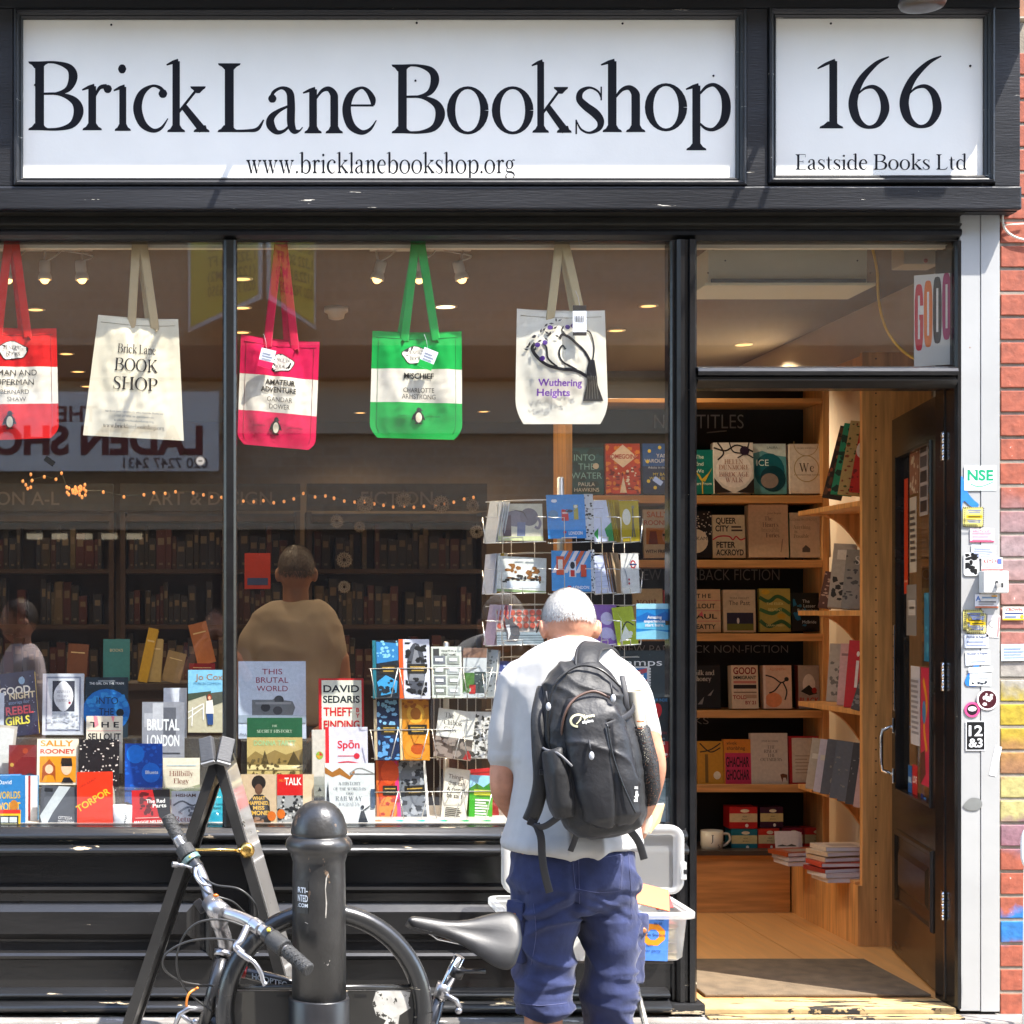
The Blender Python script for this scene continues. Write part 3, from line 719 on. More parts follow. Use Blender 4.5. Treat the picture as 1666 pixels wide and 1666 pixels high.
# swan neck lamps over the sign; one shade dips into the picture
for i, (a, lb) in enumerate(((506, 'sign lamp over the left half of the long sign'), (1351, 'sign lamp over the gap between the signs'), (None, 'round sign lamp shade dipping in over the number sign'))):
    if a: x0, zb, q0 = fx(a), fz(-30), .40
    else: x0, zb, q0 = X(1508, -.57), Z(9, -.57), .45
    t = thing('sign_lamp', lb, 'lamp', (x0, YF, zb + .1), group='lamps over the shop sign')
    q = MB(mat('lamp_enamel', (.06, .05, .04), rough=.3, var=.2)); q.tube(crom([(x0, YF - .235 if not a else YF - .1, zb + (.35 if not a else .0)), (x0, YF - q0 * .6, zb + (.34 if not a else .005)), (x0, YF - q0, zb + (.2 if not a else .0))]), .011, 8); q.build('lamp_arm', t)
    if not a:
        q = MB(MATS['lamp_enamel']); q.lathe([(.02, .2), (.03, .12), (.05, .07), (.068, .035), (.072, .02), (.066, .008), (.045, .002), (.01, .0)], (x0, YF - q0, zb), 24); q.build('lamp_shade', t)

# ------------------------------------------------------------------ shutter guide and brick wall at the right
GY = -.012
gd = MB(GREYM)
gd.box(X(1562, GY), X(1594.6, GY), GY, .1, Z(1645, GY), Z(343, GY), b=.002); gd.box(X(1595.6, GY), X(1626, GY), GY - .002, .1, Z(1646, GY), Z(343, GY), b=.002)
gd.mat(mat('dark_gap', (.02, .02, .02))).box(X(1594, GY), X(1596, GY), GY + .005, .09, Z(1644, GY), Z(343, GY))
single(gd, 'shutter_guide', 'tall pale grey steel shutter guide covered in stickers beside the brick wall', 'shutter guide')
def spray_mat():
    m = bpy.data.materials.new('sprayed_brick'); m.use_nodes = True
    nt = m.node_tree; L = nt.links.new; b = nt.nodes['Principled BSDF']
    tc = node(nt, 'ShaderNodeTexCoord'); geo = node(nt, 'ShaderNodeNewGeometry')
    sx = node(nt, 'ShaderNodeSeparateXYZ'); L(geo.outputs['Position'], sx.inputs[0])
    no = node(nt, 'ShaderNodeTexNoise'); no.inputs['Scale'].default_value = 8; no.inputs['Detail'].default_value = 5; L(geo.outputs['Position'], no.inputs[0])
    ad = node(nt, 'ShaderNodeMath', operation='MULTIPLY_ADD'); ad.inputs[1].default_value = .16; L(no.outputs[0], ad.inputs[0]); L(sx.outputs['Z'], ad.inputs[2])
    mr = node(nt, 'ShaderNodeMapRange'); mr.inputs[1].default_value = .08; mr.inputs[2].default_value = 3.08; L(ad.outputs[0], mr.inputs[0])
    cr = node(nt, 'ShaderNodeValToRGB'); L(mr.outputs[0], cr.inputs[0])
    RED = (.29, .072, .038, 1)
    zs = lambda py: Z(py) / 3.0
    st = [(1660, RED), (1535, RED), (1528, (.03, .22, .60, 1)), (1482, (.02, .25, .70, 1)), (1476, RED), (1390, RED), (1372, (.35, .16, .20, 1)), (1342, (.38, .2, .24, 1)), (1330, (.62, .55, .22, 1)), (1268, (.62, .54, .2, 1)), (1255, (.42, .2, .1, 1)), (1222, (.5, .26, .07, 1)), (1200, (.6, .42, .03, 1)), (1128, (.62, .46, .03, 1)), (1115, (.45, .42, .36, 1)), (1060, (.48, .42, .38, 1)), (1048, (.5, .18, .14, 1)), (980, (.5, .24, .2, 1)), (900, (.46, .33, .33, 1)), (840, (.42, .24, .24, 1)), (790, RED), (340, RED)]
    els = cr.color_ramp.elements
    els[0].position = max(0, zs(st[0][0])); els[0].color = st[0][1]; els[1].position = zs(st[-1][0]); els[1].color = st[-1][1]
    for py, c in [(a_, c_ if c_ is RED else tuple(v_ * .60 for v_ in c_[:3]) + (1,)) for a_, c_ in st[1:-1]]:
        k_ = els.new(zs(py)); k_.color = c
    n2 = node(nt, 'ShaderNodeTexNoise'); n2.inputs['Scale'].default_value = 35; n2.inputs['Detail'].default_value = 7; L(geo.outputs['Position'], n2.inputs[0])
    r = node(nt, 'ShaderNodeMapRange'); r.inputs[3].default_value = .35; r.inputs[4].default_value = 1.65; L(n2.outputs[0], r.inputs[0])
    sc_ = node(nt, 'ShaderNodeVectorMath', operation='SCALE'); L(cr.outputs[0], sc_.inputs[0]); L(r.outputs[0], sc_.inputs['Scale'])
    gt = node(nt, 'ShaderNodeMath', operation='GREATER_THAN'); gt.inputs[1].default_value = .70; L(n2.outputs[0], gt.inputs[0])
    mm = node(nt, 'ShaderNodeMix', data_type='RGBA'); L(gt.outputs[0], mm.inputs[0]); L(sc_.outputs[0], mm.inputs[6]); mm.inputs[7].default_value = (.6, .5, .45, 1)
    L(mm.outputs[2], b.inputs['Base Color']); b.inputs['Roughness'].default_value = .75
    bp = node(nt, 'ShaderNodeBump'); bp.inputs['Strength'].default_value = .6; bp.inputs['Distance'].default_value = .004; L(n2.outputs[0], bp.inputs['Height']); L(bp.outputs[0], b.inputs['Normal'])
    return m
bw = MB(mat('mortar', (.27, .235, .19), rough=.95, var=.2, vs=30, bump=.4, bs=80)); bw.box(X(1627), 5.2, .004, .4, GZ, 3.55)
bw.mat(spray_mat())
row = 0; z0 = Z(1650) - .002 - .0835 * 4
while z0 < 3.45:
    h_ = .0725
    x0 = X(1628.5) - (.0 if row % 2 else .11)
    while x0 < 5.1:
        L_ = .215
        xa = max(x0, X(1628))
        if x0 + L_ - xa > .02: bw.box(xa, x0 + L_, .0 + rnd.uniform(-.002, .002), .02, z0, z0 + h_, b=.003)
        x0 += L_ + .010
    z0 += .0835; row += 1
single(bw, 'brick_wall', 'red brick wall sprayed with yellow, pink and blue paint at the right', 'brick wall')
q = MB(mat('white_cable', (.7, .66, .58), rough=.5)); q.tube(crom([tuple(P(a, b, -.012)) for a, b in ((1642, 338), (1632, 350), (1633, 368), (1642, 380), (1658, 388), (1680, 392))]), .004, 8)
q.tube([P(1633, 366, -.014), P(1666, 364, -.01)], .0025, 6)
single(q, 'wall_cable', 'short white cable looped on the top of the brick wall', 'cable')
# ------------------------------------------------------------------ across the street (seen mirrored in the glass)
opp = thing('brick_terrace', 'brown brick terrace across the street with a dark canopy band', 'building', (1, -8.2, 0))
q = MB(brick_mat('terrace_brick', (.44, .31, .19), (.52, .38, .25), (.46, .40, .3), bw=.23, bh=.08)); q.box(-14, 16, -8.6, -8.2, 2.2, 9); q.build('wall', opp)
q = MB(mat('canopy_dark', (.05, .04, .035), rough=.6)); q.box(-14, 16, -8.35, -8.0, 3.42, 3.68); q.box(-14, 16, -8.34, -8.05, 4.55, 4.66); q.build('string_course', opp)
q = MB(mat('terrace_render', (.55, .46, .32), rough=.7, var=.1)); q.box(-14, 16, -8.34, -8.12, 2.98, 3.4); q.build('fascia_band', opp)
q = MB(mat('shopfront_dark', (.035, .03, .028), rough=.4, var=.3)); q.box(-14, 16, -8.6, -8.25, 0, 2.2); q.build('ground_floor', opp)
for i in range(7):
    q = MB(mat('warm_window', (1.0, .8, .5), emit=.16)); xw, zw = ((-1.55 + i * .205, 2.12) if i < 5 else (-.935 + (i - 5) * .205, 2.20))
    q.box(xw, xw + .13, -8.24, -8.235, zw, zw + .048); q.build('lit_window', opp)
def facing(mb, s_, m, cx, z, h, Y, **kw): put_text(mb, s_, m, lambda u, v, k: Vector((cx - u, Y + .0006 * k, z + v)), 0, 0, h, 'l', **kw)
ban = MB(mat('banner_white', (.82, .80, .76), rough=.6, var=.06)); ban.box(-3.6, .03, -7.99, -7.97, 2.66, 3.3)
BR = mat('banner_red', (.16, .012, .02), rough=.6); BK = mat('banner_grey', (.09, .06, .07), rough=.6)
facing(ban, 'THE', BR, -.95, 3.06, .13, -7.968, bold=.03); facing(ban, 'LADEN SHOWROOMS', BR, -.1, 2.80, .23, -7.968, bold=.06); facing(ban, '020 7247 2431', BK, -.06, 2.685, .085, -7.968, bold=.02)
single(ban, 'shop_banner', 'white banner with dark red capitals, mirrored in the left window', 'banner')
YB_ = mat('agent_yellow', (.62, .50, .04), rough=.5)
eb = MB(YB_)
for s_, (xa, ya, xb, yb) in enumerate(((-.22, -8.1, .36, -7.6), (.42, -7.6, .82, -8.1))):
    v = Vector((xb - xa, yb - ya, 0)).normalized(); n_ = Vector((-v.y, v.x, 0)) if v.x else 0
    zs = (3.80, 3.98) if s_ == 0 else (3.98, 3.82)
    a0, b0 = Vector((xa, ya, 0)), Vector((xb, yb, 0))
    nn = Vector((-v.y, v.x, 0)); nn = nn if nn.y > 0 else -nn
    r0 = [a0 + Vector((0, 0, zs[0])), b0 + Vector((0, 0, zs[1])), b0 + Vector((0, 0, 4.6)), a0 + Vector((0, 0, 4.6))]
    eb.mat(mat('agent_white', (.6, .6, .57))).loft([[q_ - nn * .02 for q_ in r0], [q_ for q_ in r0]], True, False)
    ins = [r0[0] + v * .03 + Vector((0, 0, .04)), r0[1] - v * .03 + Vector((0, 0, .04)), r0[2] - v * .03, r0[3] + v * .03]
    eb.mat(YB_).loft([[q_ + nn * .001 for q_ in ins], [q_ + nn * .004 for q_ in ins]], True, False)
    for j, tx in enumerate(('RETAIL PREMISES', '1,322 SQ FT', '(122.81 M2)', '020 7422 6350')):
        st0 = b0 - v * .05
        put_text(eb, tx, mat('agent_text', (.12, .11, .02)), lambda u, vv, k: st0 - v * u + nn * (.005 + .0004 * k) + Vector((0, 0, 4.42 - j * .12 + vv)), 0, 0, .085, 'l', bold=.03, maxw=.5 if s_ == 0 else .5)
single(eb, 'agent_board', 'yellow letting agent board folded in a V, mirrored in the glass', 'sign')

# ------------------------------------------------------------------ ceiling lamps
BULB = mat('warm_bulb', (1.0, .55, .18), emit=.8)
DOWN = mat('downlight_glow', (1.0, .5, .16), emit=.45)
WHT = mat('white_enamel', (.72, .68, .6), rough=.35)
def lamp(name, loc, energy, rot=(0, 0, 0), size=120, col=(1, .78, .52), parent=None, rad=.03):
    l = bpy.data.lights.new(name, 'SPOT'); l.energy = energy; l.color = col; l.spot_size = R(size); l.spot_blend = .6; l.shadow_soft_size = rad
    o = bpy.data.objects.new(name, l); COL.objects.link(o); o.location = loc; o.rotation_euler = rot
    if parent: o.parent = parent
    return o
dl = None
DLP = [(58, 503), (108, 575), (127, 604), (142, 628), (394, 453), (394, 500), (394, 540), (725, 498), (1055, 497), (1003, 537), (586, 671), (787, 669), (1210, 560)]
for i, (px, py) in enumerate(DLP):
    D = (ZC - CZ) * F / (VY - py); c = P(px, py, D - 6)
    if dl is None:
        dl = thing('downlight', 'small warm recessed downlight in the shop ceiling', 'ceiling light', c, group='recessed downlights')
        q = MB(WHT); q.lathe([(.045, .0), (.045, -.004), (.036, -.005), (.034, .0)], (0, 0, 0), 20); q.build('trim_ring', dl, True)
        q = MB(DOWN); q.lathe([(.034, -.0012), (.034, -.003)], (0, 0, 0), 16); q.build('lens', dl, True)
        lamp('downlight_lamp', (0, 0, -.02), 4.2, parent=dl, size=140)
        o = dl
    else: o = copy_tree(dl)
    o.location = c
    if i == 12:  # added lamp, stands in for daylight bounced into the doorway
        l_ = [ch for ch in o.children if ch.type == 'LIGHT'][0]; l_.data = l_.data.copy(); l_.data.energy = 36
    o['label'] = ('bright ' if i == 7 else 'small ') + 'warm recessed downlight, ' + ('nearest on the far left', 'second in the far left row', 'third in the far left row', 'farthest in the far left row', 'topmost beside the slim window post', 'second down beside the slim window post', 'third down beside the slim window post', 'largest, right of the green bag', 'right of the bag with the tree', 'between the tree bag and the door post', 'low down left of the green bag straps', 'low down right of the green bag', 'above the doorway behind the transom')[i]
    if i == 7:
        o.scale = (1.25, 1.25, 1.25)
        o.children[1].data = o.children[1].data.copy(); o.children[1].data.materials[0] = mat('downlight_bright', (1, .72, .35), emit=1.6)
for i, (xs, lb) in enumerate((((15, 73, 132), 'white three lamp spotlight track behind the red and cream bags'), ((617, 682, 748), 'white three lamp spotlight track behind the green bag'))):
    Y = .55
    t = thing('track_light', lb, 'ceiling light', P(xs[1], 402, Y), group='spotlight tracks')
    q = MB(WHT); a, b = P(xs[0] - 15, 408, Y), P(xs[2] + 18, 408, Y); q.box(a.x, b.x, Y - .012, Y + .012, a.z, ZC); q.build('rail', t)
    for j, x in enumerate(xs):
        tilt = (-.25, 0, .25)[j] if i else .1 * (j - 1)
        c = P(x, 440, Y)
        M = Matrix.Rotation(-tilt, 4, 'Y')
        q = MB(WHT); q.tube([P(x + tilt * 20, 408, Y), P(x + tilt * 8, 424, Y)], .004, 8)
        q.lathe([(.001, .038), (.019, .036), (.021, .030), (.021, -.004), (.018, -.006), (.026, -.022), (.0265, -.036), (.024, -.036), (.02, -.02), (.004, -.012)], c, 20, M)
        q.tube(crom([tuple(P(x + 4, 424, Y - .02)), tuple(P(x + 18, 416, Y - .02)), tuple(P(x + (26 if j < 2 else -26), 408, Y))]), .003, 6)
        sp = q.build('spot_head', t)
        q = MB(BULB); q.lathe([(.020, -.031), (.012, -.036), (.001, -.037)], c, 16, M); q.ball(c + M.to_3x3() @ Vector((0, 0, -.034)), .0175, 14, 8); q.build('bulb', sp)
        lamp('spot_lamp', c + Vector((0, 0, -.045)) - ORG[sp.name], 6, parent=sp, size=100)
q = MB(WHT); c = P(547, 500, 1.9); c.z = ZC; q.lathe([(.055, 0), (.055, -.02), (.04, -.028), (.035, -.05), (.02, -.055)], c, 24); single(q, 'smoke_detector', 'white round smoke detector on the shop ceiling', 'smoke detector')

# ------------------------------------------------------------------ back of the shop
BZ = [.42, .76, 1.10, 1.44, 1.78]
spc = ['5a2018', '23304a', '6b5a34', '2c4030', '8a7a5a', '40404a', '7a3a1c', '1d1d20', '9a8f78', '33506a', '6a1a24', '4a4034']
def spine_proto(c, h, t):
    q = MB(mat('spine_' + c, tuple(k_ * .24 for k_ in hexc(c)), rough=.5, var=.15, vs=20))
    q.box(-t / 2, t / 2, 0, .14, 0, h, b=.002)
    q.mat(mat('spine_band', (.10, .08, .055), rough=.5)); q.box(-t * .32, t * .32, -.0006, .0, h * .62, h * .8)
    q.mat(MATS['spine_band']); q.box(-t * .2, t * .2, -.0006, .0, h * .1, h * .16)
    return q
protos = []
NSP = 0
for u, (xa, xb, Yb, lb) in enumerate(((-1.93, -.62, 4.6, 'dark bookcase full of spines at the far left of the shop'), (-.58, .52, 4.6, 'dark bookcase full of spines behind the shopper in beige'), (.56, 1.66, 4.6, 'dark bookcase with a chalked header in the middle of the shop'))):
    t = thing('bookcase', lb, 'bookcase', ((xa + xb) / 2, Yb, FZ), group='dark bookcases at the back')
    q = MB(DWOOD)
    q.box(xa, xa + .03, Yb, Yb + .25, FZ, 2.13); q.box(xb - .03, xb, Yb, Yb + .25, FZ, 2.13); q.box(xa + .03, xb - .03, Yb + .22, Yb + .25, FZ, 2.13); q.build('carcass', t)
    for z in BZ + [2.10]:
        q = MB(DWOOD); q.box(xa + .031, xb - .031, Yb + .004, Yb + .219, z - .028, z); q.build('shelf', t)
    q = MB(CHALKB); q.box(xa, xb, Yb - .02, Yb + .02, 2.135, 2.3)
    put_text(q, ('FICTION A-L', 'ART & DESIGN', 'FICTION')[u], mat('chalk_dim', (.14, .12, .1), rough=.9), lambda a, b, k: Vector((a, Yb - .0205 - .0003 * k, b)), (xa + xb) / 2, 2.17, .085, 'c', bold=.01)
    q.build('header_board', t)
    for z in BZ[2:]:
        x = xa + .05
        while x < xb - .09:
            c = rnd.choice(spc); wd = rnd.choice((.026, .034, .046, .058)) * rnd.uniform(.85, 1.1); h = rnd.uniform(.17, .285)
            if rnd.random() < .1: x += rnd.uniform(.03, .1); continue
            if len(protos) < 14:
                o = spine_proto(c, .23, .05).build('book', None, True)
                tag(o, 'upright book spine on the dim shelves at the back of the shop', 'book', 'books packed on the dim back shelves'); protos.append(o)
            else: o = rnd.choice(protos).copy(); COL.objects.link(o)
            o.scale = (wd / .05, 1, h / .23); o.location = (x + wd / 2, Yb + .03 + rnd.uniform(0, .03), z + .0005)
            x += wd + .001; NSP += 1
sf = None
for i, (px, py, r) in enumerate(((594, 820, 15), (656, 812, 14), (718, 820, 15), (769, 822, 11), (585, 857, 10), (775, 865, 12), (560, 911, 14), (548, 848, 12), (560, 955, 11))):
    if sf is None:
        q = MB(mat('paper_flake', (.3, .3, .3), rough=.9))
        for a in range(12):
            an = a * math.pi / 6; ca, sa = math.cos(an), math.sin(an)
            q.tube([(ca * .012, 0, sa * .012), (ca * .056, 0, sa * .056)], .0035, 5)
            for s_ in (-.35, .35): q.tube([(ca * .035, 0, sa * .035), (math.cos(an + s_) * .05, 0, math.sin(an + s_) * .05)], .003, 4)
        q.tube([(.028 * math.cos(k_ * .35), 0, .028 * math.sin(k_ * .35)) for k_ in range(19)], .003, 4)
        sf = q.build('paper_snowflake', None, True); tag(sf, 'x', 'decoration', 'paper snowflakes hung in the shop'); o = sf
    else: o = sf.copy(); COL.objects.link(o)
    c = P(px, py, 4.3); o.location = c; o.scale = (r / 15 * .95,) * 3
    o['label'] = 'white paper snowflake in the dim shop, ' + ('left of the middle one in the top row', 'middle of the top row', 'right of the middle one in the top row', 'rightmost in the top row', 'small one below the top row at the left', 'rightmost in the second row', 'large lower one near the shopper', 'smaller one above the lower pair', 'lowest of all')[i]
t = thing('fairy_lights', 'string of tiny warm fairy lights across the back of the shop', 'string lights', P(400, 800, 4.35))
pts = [(x / 2.975, 380 + y / 2.975) for x, y in ((500, 1252), (600, 1275), (697, 1265), (745, 1255), (800, 1258), (850, 1250), (935, 1255), (985, 1265), (1025, 1275), (1072, 1277), (1178, 1295), (1228, 1298), (1275, 1293), (1325, 1303), (1375, 1297), (1422, 1284), (1468, 1258), (1525, 1275), (1575, 1270), (1617, 1282))]
pts += [(540 + x / 2.975, 380 + y / 2.975) for x, y in ((10, 1280), (60, 1295), (110, 1300), (158, 1298), (205, 1308), (250, 1315), (297, 1323), (350, 1318), (397, 1325), (445, 1320), (500, 1318), (545, 1308), (590, 1300), (640, 1285), (685, 1277))]
clu = [(37, 783), (50, 772), (52, 782), (42, 789), (50, 793), (45, 795), (72, 776), (91, 780), (100, 770)] + [(rnd.gauss(124, 13), rnd.gauss(799, 6)) for _ in range(26)]
q = MB(mat('lamp_wire', (.03, .04, .03))); q.tube([P(a, b - 1.5, 4.35) for a, b in sorted(clu)] + [P(a, b - 1.5, 4.35) for a, b in pts], .0025, 5); q.build('wire', t)
FB = mat('fairy_bulb', (1, .40, .12), emit=.11)
b0 = None
for a, b in pts + clu:
    if b0 is None: q = MB(FB); q.ball((0, 0, 0), (.0085, .0085, .011), 8, 6); b0 = q.build('bulb', t, True); o = b0
    else: o = b0.copy(); COL.objects.link(o)
    o.location = P(a, b, 4.34) - ORG[t.name]
# low bookcase in the middle of the shop with books leaning on it
q = thing('low_bookcase', 'dark low bookcase standing behind the left window display', 'bookcase', (X(170, 1.4), 1.4, FZ))
zt = Z(1112, 1.4)
m_ = MB(DWOOD); m_.box(X(-60, 1.4), X(375, 1.4), 1.4, 1.75, zt - .03, zt); m_.build('top', q)
m_ = MB(DWOOD); m_.box(X(-55, 1.4), X(370, 1.4), 1.42, 1.73, FZ, zt - .031); m_.build('carcass', q)
for (rc, c, t_, rl, lb) in (((224, 1022, 240, 1110), 'b08a20', .12, 12, 'tall mustard book leaning on the low bookcase'), ((238, 1040, 262, 1110), 'a08a58', .1, 3, 'tan book standing next to the mustard book'), ((262, 1060, 292, 1110), '8a7450', .06, 14, 'short tan book tipped over on the low bookcase'),
        ((168, 1040, 211, 1108), '3a7a80', .02, 0, 'teal card standing on the low bookcase'), ((322, 1012, 352, 1080), '9a5c30', .02, -14, 'brown leaflet leaning at the right of the low bookcase'), ((308, 1080, 350, 1110), '7a1018', .1, 0, 'dark red box on the low bookcase'),
        ((108, 1048, 140, 1108), '6a4028', .05, 4, 'brown book at the left of the teal card'), ((398, 900, 440, 958), 'a02c18', .02, 0, 'red notice high up left of the shopper in beige')):
    book(lb, rc, 1.5 if rc[0] < 390 else 2.2, t_, c, (('t', 'BOOKS', .5, .7, .07, 'd0c0a0'),) if rc[0] in (168,) else (('r', .1, .1, .9, .3, '30406a'),) if rc[0] == 398 else (('r', .15, .75, .85, .78, 'c8b080'),), roll=rl, tilt=4)

# ------------------------------------------------------------------ shelving inside the doorway
YS = 1.97
bc = thing('doorway_bookcase', 'beech bookcase with blackboard back facing the open doorway', 'bookcase', (X(1130, YS), YS, FZ))
xl, xr = X(921, YS), X(1349, YS)
q = MB(WOOD); q.box(xl, xl + .028, YS, 2.27, FZ, Z(640, YS)); q.box(xr - .028, xr, YS, 2.27, FZ, Z(600, YS)); q.build('side_panel', bc)
q = MB(CHALKB); q.box(xl + .028, xr - .028, 2.24, 2.27, FZ, Z(590, YS))
CH = mat('chalk', (.36, .35, .33), rough=.95)
for s_, px, py, h in (('NEW TITLES', 1137, 697, 24), ('NEW PAPERBACK FICTION', 1150, 944, 19), ('NEW PAPERBACK NON-FICTION', 1145, 1062, 13), ('BOOKS', 1128, 1178, 12)):
    put_text(q, s_, CH, lambda a, b, k: Vector((a, 2.2395 - .0003 * k, b)), X(px, 2.24) if s_ != 'BOOKS' else X(1115, 2.24), Z(py, 2.24), h / S(2.24), 'c', bold=-.012, fit={'NEW TITLES': .425, 'NEW PAPERBACK FICTION': .69, 'NEW PAPERBACK NON-FICTION': .80, 'BOOKS': .22}[s_])
q.mat(CH); q.tube([Vector((X(1150, 2.24), 2.239, Z(704, 2.24))), Vector((X(1182, 2.24), 2.239, Z(701, 2.24)))], .003, 5)
q.build('blackboard', bc)
for py in (648, 806, 911, 1031, 1156, 1277):
    q = MB(WOODX); q.box(xl + .029, xr - .029, YS + .003, 2.239, Z(py + (7 if py == 648 else 12), YS), Z(py, YS), b=.002); q.build('shelf', bc)
q = MB(WOODX); q.box(xl, X(1289, 1.9), 1.93, 1.96, FZ, Z(1391, 1.93)); q.build('base_panel', bc)
q = MB(mat('counter_dark', (.05, .035, .025), rough=.4)); q.box(xl, xr - .03, 1.90, 2.235, Z(1390.5, 1.93), Z(1383, 1.93)); q.build('counter', bc)
sb_ = thing('side_bookcase', 'beech side bookcase with a drilled end panel behind the open door', 'bookcase', (2.78, 1.1, FZ))
Ye = 1.11
q = MB(WOOD); q.box(X(1403, Ye), X(1452, Ye), Ye, Ye + .03, FZ, Z(573, Ye), b=.002); q.box(X(1452.5, Ye), XR - .01, Ye + .004, Ye + .03, FZ, Z(573, Ye))
q.mat(mat('drill_hole', (.03, .015, .01)))
for i in range(50):
    zz = Z(1500 - i * 18.7, Ye)
    q.lathe([(.0035, -.0008), (.0035, .0005)], (X(1425, Ye), Ye - .0008, zz), 8, Matrix.Rotation(R(90), 4, 'X'))
q.build('end_panel', sb_)
q = MB(WOOD); q.box(2.637, 2.655, Ye + .0, 1.93, FZ, Z(1441, Ye)); q.build('base_panel', sb_)
q = MB(WOODX); q.box(2.637, XR - .005, Ye + .031, 1.929, Z(1440, Ye), Z(1436, Ye)); q.build('base_top', sb_)
q = MB(WOOD); q.box(2.68, 2.72, Ye + .031, 1.95, Z(590, Ye), Z(574, Ye)); q.build('top_rail', sb_)
for i, zz in enumerate((1.974, 1.518, 1.104, .724)):
    q = MB(WOOD); q.box(2.675, XR - .005, Ye + .031, 1.955, zz - .022, zz, b=.002); q.build('shelf', sb_)
    q = MB(WOOD)
    cur = [(2.70 + .20 * t_, zz - .023 - .14 * t_ ** 2.2) for t_ in [j / 10 for j in range(11)]]
    pl = [(2.70, zz - .023)] + cur + [(2.93, zz - .2), (2.93, zz - .023)]
    q.loft([[Vector((a, y_, b)) for a, b in pl] for y_ in (1.80, 1.825)], True, False); q.build('bracket', sb_)

YK = 2.03
GK = 'new books facing out on the doorway shelves'
def kb(label, rect, t, col, ops=(), **kw): return book(label, rect, YK, t, col, ops, group=GK, **{'tilt': 4, **kw})
kb('deep teal book with tall thin pale capitals, first on the top shelf', (926, 722, 981, 804), .03, '14525c', (('n', 0, 0, 1, .9, '0b3a44', 22, .12, 3), ('t', 'INTO', .45, .66, .13, '8fc0c0'), ('t', 'THE', .5, .48, .13, '8fc0c0'), ('t', 'WATER', .5, .3, .13, '8fc0c0'), ('t', 'PAULA', .5, .15, .08, 'e8e8e0'), ('t', 'HAWKINS', .5, .04, .08, 'e8e8e0'), ('e', .78, .55, .09, .06, 'd8d0c0'), ('r', 0, .92, 1, 1, '1b2a2e')))
kb('orange patterned book with a pale diamond title', (985, 722, 1041, 804), .03, 'c8401c', (('n', 0, 0, 1, 1, 'e88a2c', 40, .06, 4), ('n', 0, .0, 1, .55, '7a1a14', 26, .05, 5), ('n', .05, .1, .95, .6, 'f2e6d0', 14, .035, 6), ('p', [(.1, .74), (.5, .98), (.9, .74), (.5, .52)], 'f0d8c0'), ('b', 'HOMEGOING', .5, .7, .09, 'b02818'), ('p', [(.4, .02), (.5, .35), (.6, .02)], 'e8e0d0')))
kb('navy book with yellow stars half behind the door post', (1045, 722, 1101, 804), .03, '16305c', (('r', 0, .55, 1, 1, '2458a0'), ('t', 'YANIS', .62, .72, .08, 'e8e8f0'), ('t', 'VAROUFAKIS', .5, .62, .075, 'e8e8f0'), ('t', 'Adults in the Room', .55, .5, .05, 'c8d0e0'), ('t', 'MY BATTLE', .6, .36, .06, 'e0c840'), ('t', 'WITH EUROPE', .58, .28, .06, 'e0c840')) + tuple(('e', a, b, .05, .035, 'e8d048') for a, b in ((.2, .85), (.5, .92), (.14, .64), (.16, .25), (.35, .12), (.7, .08), (.8, .88))))
kb('green teal book with a gold feather shape', (1118, 732, 1166, 804), .02, '0b6a60', (('t', 'The', .42, .8, .09, 'e0ecd8'), ('t', 'End', .42, .64, .09, 'e0ecd8'), ('t', 'We', .42, .48, .09, 'e0ecd8'), ('p', [(.45, .3), (.25, .52), (.4, .44), (.5, .34), (.7, .46), (.85, .6), (.6, .28)], 'c8a838'), ('t', 'Start From', .5, .2, .07, 'e0ecd8'), ('l', [(.5, .3), (.5, 0)], .04, 'c8a838')))
kb('white and grey book with black branches across its top', (1160, 721, 1224, 804), .05, 'cfc8bf', (('e', .5, .45, .46, .34, 'e2d8d0'), ('l', [(0, .9), (.3, .84), (.6, .95), (1, .82)], .04, '1c1a1a'), ('l', [(.1, 1), (.25, .8), (.1, .66)], .04, '1c1a1a'), ('l', [(.4, 1), (.5, .82), (.8, .78), (1, .7)], .03, '1c1a1a'), ('l', [(.6, .7), (.8, .8), (.9, 1)], .03, '1c1a1a'), ('e', .78, .84, .12, .09, '2a1c30'), ('s', 'HELEN', .5, .58, .09, 'a06848'), ('s', 'DUNMORE', .5, .47, .09, 'a06848'), ('s', 'BIRDCAGE', .5, .33, .09, '8a4030'), ('s', 'WALK', .5, .22, .09, '8a4030'), ('p', [(0, 0), (0, .3), (.2, .12), (.45, .02)], '26201e'), ('p', [(1, 0), (1, .3), (.8, .12), (.55, .02)], '26201e')))
kb('aqua book with a dark blue ice hole and a grey stone', (1224, 722, 1279, 804), .02, '5a98a0', (('p', [(0, 1), (0, .8), (.3, .86), (.6, .78), (1, .74), (1, 1)], 'c8d8d4'), ('e', .5, .45, .45, .36, '14606c'), ('e', .6, .3, .38, .26, '0a3c48'), ('e', .5, .26, .26, .15, '8a7c74'), ('t', 'ICE', .3, .56, .13, 'd8ece8'), ('t', 'LAURA', .6, .9, .05, '6a8a8a')))
kb('cream book with thin gold rings', (1283, 723, 1338, 804), .045, 'd6cabc', (('l', [(.5 + .36 * math.cos(a / 3), .5 + .26 * math.sin(a / 3)) for a in range(20)], .025, 'b09868'), ('l', [(.5 + .36 * math.cos(a / 3), 1.02 + .26 * math.sin(a / 3)) for a in range(9, 20)], .02, 'b09868'), ('s', 'We', .5, .44, .17, '5a4a34'), ('t', 'GILLIAN ANDERSON', .5, .9, .03, '8a7a60'), ('t', 'A MANIFESTO FOR WOMEN', .5, .36, .03, '8a7a60')))
